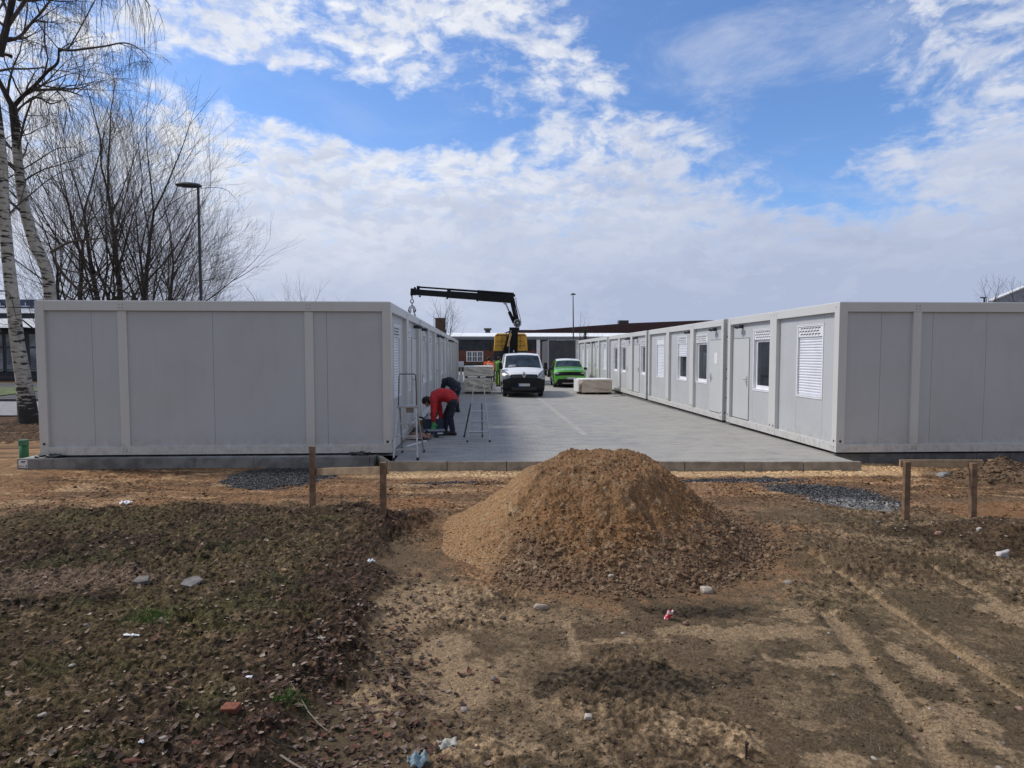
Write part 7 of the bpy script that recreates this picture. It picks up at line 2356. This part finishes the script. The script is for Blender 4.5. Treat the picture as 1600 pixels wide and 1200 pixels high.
# white scraps and packaging
M_SCRAP = mat('white plastic scrap', (0.74, 0.76, 0.80), 0.5, var=0.1, vscale=20)
for (px, py, sx, sy, h, rot, lab, sd_) in ((197, 788, 0.075, 0.045, 0.05, 10, 'crumpled white bag on the far edge of the dark turf', 3), (580, 878, 0.032, 0.022, 0.03, 30, 'white scrap of plastic on the turf slope below the left stakes', 4),
                                         (206, 995, 0.065, 0.010, 0.016, -8, 'thin crinkled strip of white plastic beside the green grass tuft', 5), (389, 1062, 0.019, 0.012, 0.006, 0, 'small flat white card on the dark turf above the brick', 6),
                                         (502, 1000, 0.030, 0.018, 0.014, -30, 'pale ribbed scrap beneath the dark twig on the turf', 7), (700, 1162, 0.055, 0.035, 0.035, 15, 'crumpled pale paper on bare soil near the bottom, right of the leaves', 8),
                                         (222, 1162, 0.016, 0.012, 0.010, 0, 'white chip at the lower left among leaves', 9), (1225, 726, 0.0, 0, 0, 0, '', 0), (1226, 728, 0, 0, 0, 0, '', 0),
                                         (1498, 1029, 0.007, 0.006, 0.022, 0, 'tiny white paper roll beside the pale wheel track on the right', 10), (1122, 1073, 0.009, 0.005, 0.004, 0, '', 0),
                                         (1508, 744, 0.05, 0.03, 0.03, 0, 'small white scrap behind the board of the right stakes', 13), (556, 1090, 0.030, 0.008, 0.010, 60, 'pale curled birch bark strip on the dark turf', 14)):
    if not lab: continue
    x, y, z = on_ground(px, py)
    crumple('plastic_scrap', x, y, z+0.002, sx, sy, h, M_SCRAP if 'pale' not in lab else mat('pale paper', (0.42, 0.40, 0.35), 0.8, var=0.3, vscale=20), lab, 'scrap', rot, sd_, 12)
# crushed red and white can
x, y, z = on_ground(1042, 967)
mb = MB()
def canfn(u, v):
    a = 2*PI*u; r_ = 0.026*(1+0.28*math.sin(3*a+5*v)*math.sin(PI*v))
    return (r_*math.cos(a)*(1-0.25*math.sin(PI*v)), r_*math.sin(a)*0.7, 0.075*v+0.006*math.sin(4*a)*v)
mb.grid(20, 10, canfn)
m = bpy.data.materials.new('red white print'); m.use_nodes = True
T_n = NT(m.node_tree); tcn = T_n.node('ShaderNodeTexCoord')
nn = T_n.noise(tcn.outputs['Object'], 34, 3, 0.5, 0.8)
T_n.l.new(T_n.ramp(nn, [(0.0, (0.55, 0.03, 0.05)), (0.50, (0.55, 0.03, 0.05)), (0.53, (0.75, 0.70, 0.70)), (1.0, (0.75, 0.70, 0.70))]), T_n.n['Principled BSDF'].inputs['Base Color'])
T_n.n['Principled BSDF'].inputs['Roughness'].default_value = 0.35
o = mb.build('crushed_carton', m, smooth=True, sharp=180); o.location = (x, y, z-0.004); o.rotation_euler = (R(14), R(16), R(20))
tag(o, 'crushed red and white drink packet standing on the soil in front of the heap', 'drink packet')
# blue-grey crumpled glove-like bundle at the bottom edge
x, y, z = on_ground(654, 1196)
crumple('work_glove', x, y, z, 0.050, 0.040, 0.055, mat('blue grey knit', (0.25, 0.34, 0.38), 0.85, var=0.3, vscale=60, bump=0.002, bscale=300), 'blue-grey knitted rag bundled on the leaves at the bottom edge', 'rag', 25, 21, 18)
# iron peg
x, y, z = on_ground(1166, 1184)
mb = MB(); mb.path([(0, 0, -0.05), (0, 0, 0.03), (-0.002, 0, 0.062), (0.004, 0, 0.078)], [0.006, 0.006, 0.007, 0.011], 8)
o = mb.build('peg', mat('rusty iron', (0.05, 0.03, 0.022), 0.8, var=0.3), smooth=True); o.location = (x, y, z); tag(o, 'short dark peg standing in the soil at the bottom right', 'peg')
# thin pale stem on the heap foot
def twig(name, pix, lift, r, m, label, forks=()):
    P_ = []
    for (px, py), l in zip(pix, lift):
        if l >= 0:
            x, y = ground_pt(px, py, G0+0.03+l)
            P_.append(Vector((x, y, max(sz(x, y)+0.006, G0+0.02)+l)))
    mb = MB(); mb.path(P_, [r*(1-0.5*i/len(P_)) for i in range(len(P_))], 6)
    c = P_[0].copy()
    for (i, d_) in forks:
        q_ = P_[i]; mb.path([q_, q_+Vector(d_)*0.5+Vector((0.004, 0, 0.004)), q_+Vector(d_)], [r*0.6, r*0.45, r*0.25], 5)
    mb.v = [tuple(Vector(v)-c) for v in mb.v]
    o = mb.build(name, m, smooth=True); o.location = c
    return tag(o, label, 'twig', 'sticks on the turf')


M_STK = mat('dark stick', (0.022, 0.017, 0.014), 0.8); M_STKP = mat('pale stick', (0.22, 0.18, 0.14), 0.8)
twig('stick', [(418, 893), (424, 905), (431, 918), (437, 926)], [0.09, 0.06, 0.03, 0.0], 0.005, M_STK, 'short dark stub of a branch poking up from the turf, upper one of the sticks', [(1, (0.03, 0, 0.03))])
twig('stick', [(468, 912), (463, 928), (458, 940)], [0.08, 0.04, 0.0], 0.005, M_STK, 'dark branch stub right of the upper stub on the turf', [(1, (-0.03, 0, 0.02))])
twig('stick', [(522, 962), (500, 985), (478, 1005), (455, 1020)], [0.07, 0.05, 0.025, 0.0], 0.0045, M_STK, 'long dark twig rising to the right above the pale ribbed scrap', [(2, (0.01, 0.0, 0.05)), (1, (0.03, 0.02, 0.03))])
twig('stick', [(530, 1048), (510, 1058), (490, 1068), (470, 1078)], [0.05, 0.035, 0.02, 0.0], 0.004, M_STK, 'dark twig pointing right, lower than the long one', [(1, (0.02, 0.0, 0.03))])
twig('stick', [(455, 1075), (474, 1098), (482, 1112), (500, 1130), (512, 1139)], [0.012, 0.012, 0.015, 0.01, 0.0], 0.004, M_STKP, 'pale thin stick lying diagonally over the turf')
twig('stick', [(420, 1165), (440, 1160), (458, 1165), (480, 1180), (515, 1205)], [0.01, 0.03, 0.04, 0.03, 0.0], 0.004, M_STK, 'dark arched twig at the bottom of the turf')
twig('stick', [(438, 1178), (455, 1188), (480, 1202)], [0.005, 0.01, 0.005], 0.006, M_STKP, 'thick pale stick at the bottom edge among brown leaves')
twig('stick', [(322, 921), (334, 930), (342, 942)], [0.03, 0.02, 0.0], 0.004, M_STK, 'small dark stick beside the flat slab fragment', [(1, (0.02, -0.02, 0.0))])
# horsetail stalk on the heap
P0 = Vector((1.86, 5.26, sz(1.86, 5.26)-0.01))
mb = MB(); mb.path([(0, 0, 0), (0.01, 0, 0.08), (0.035, 0.01, 0.15)], [0.003, 0.0028, 0.002], 5)
o = mb.build('dry_stalk', M_STKP, smooth=True); o.location = P0; tag(o, 'single pale dry stalk sticking out of the lower right of the heap', 'stalk')
# long root strand on the turf band
# done
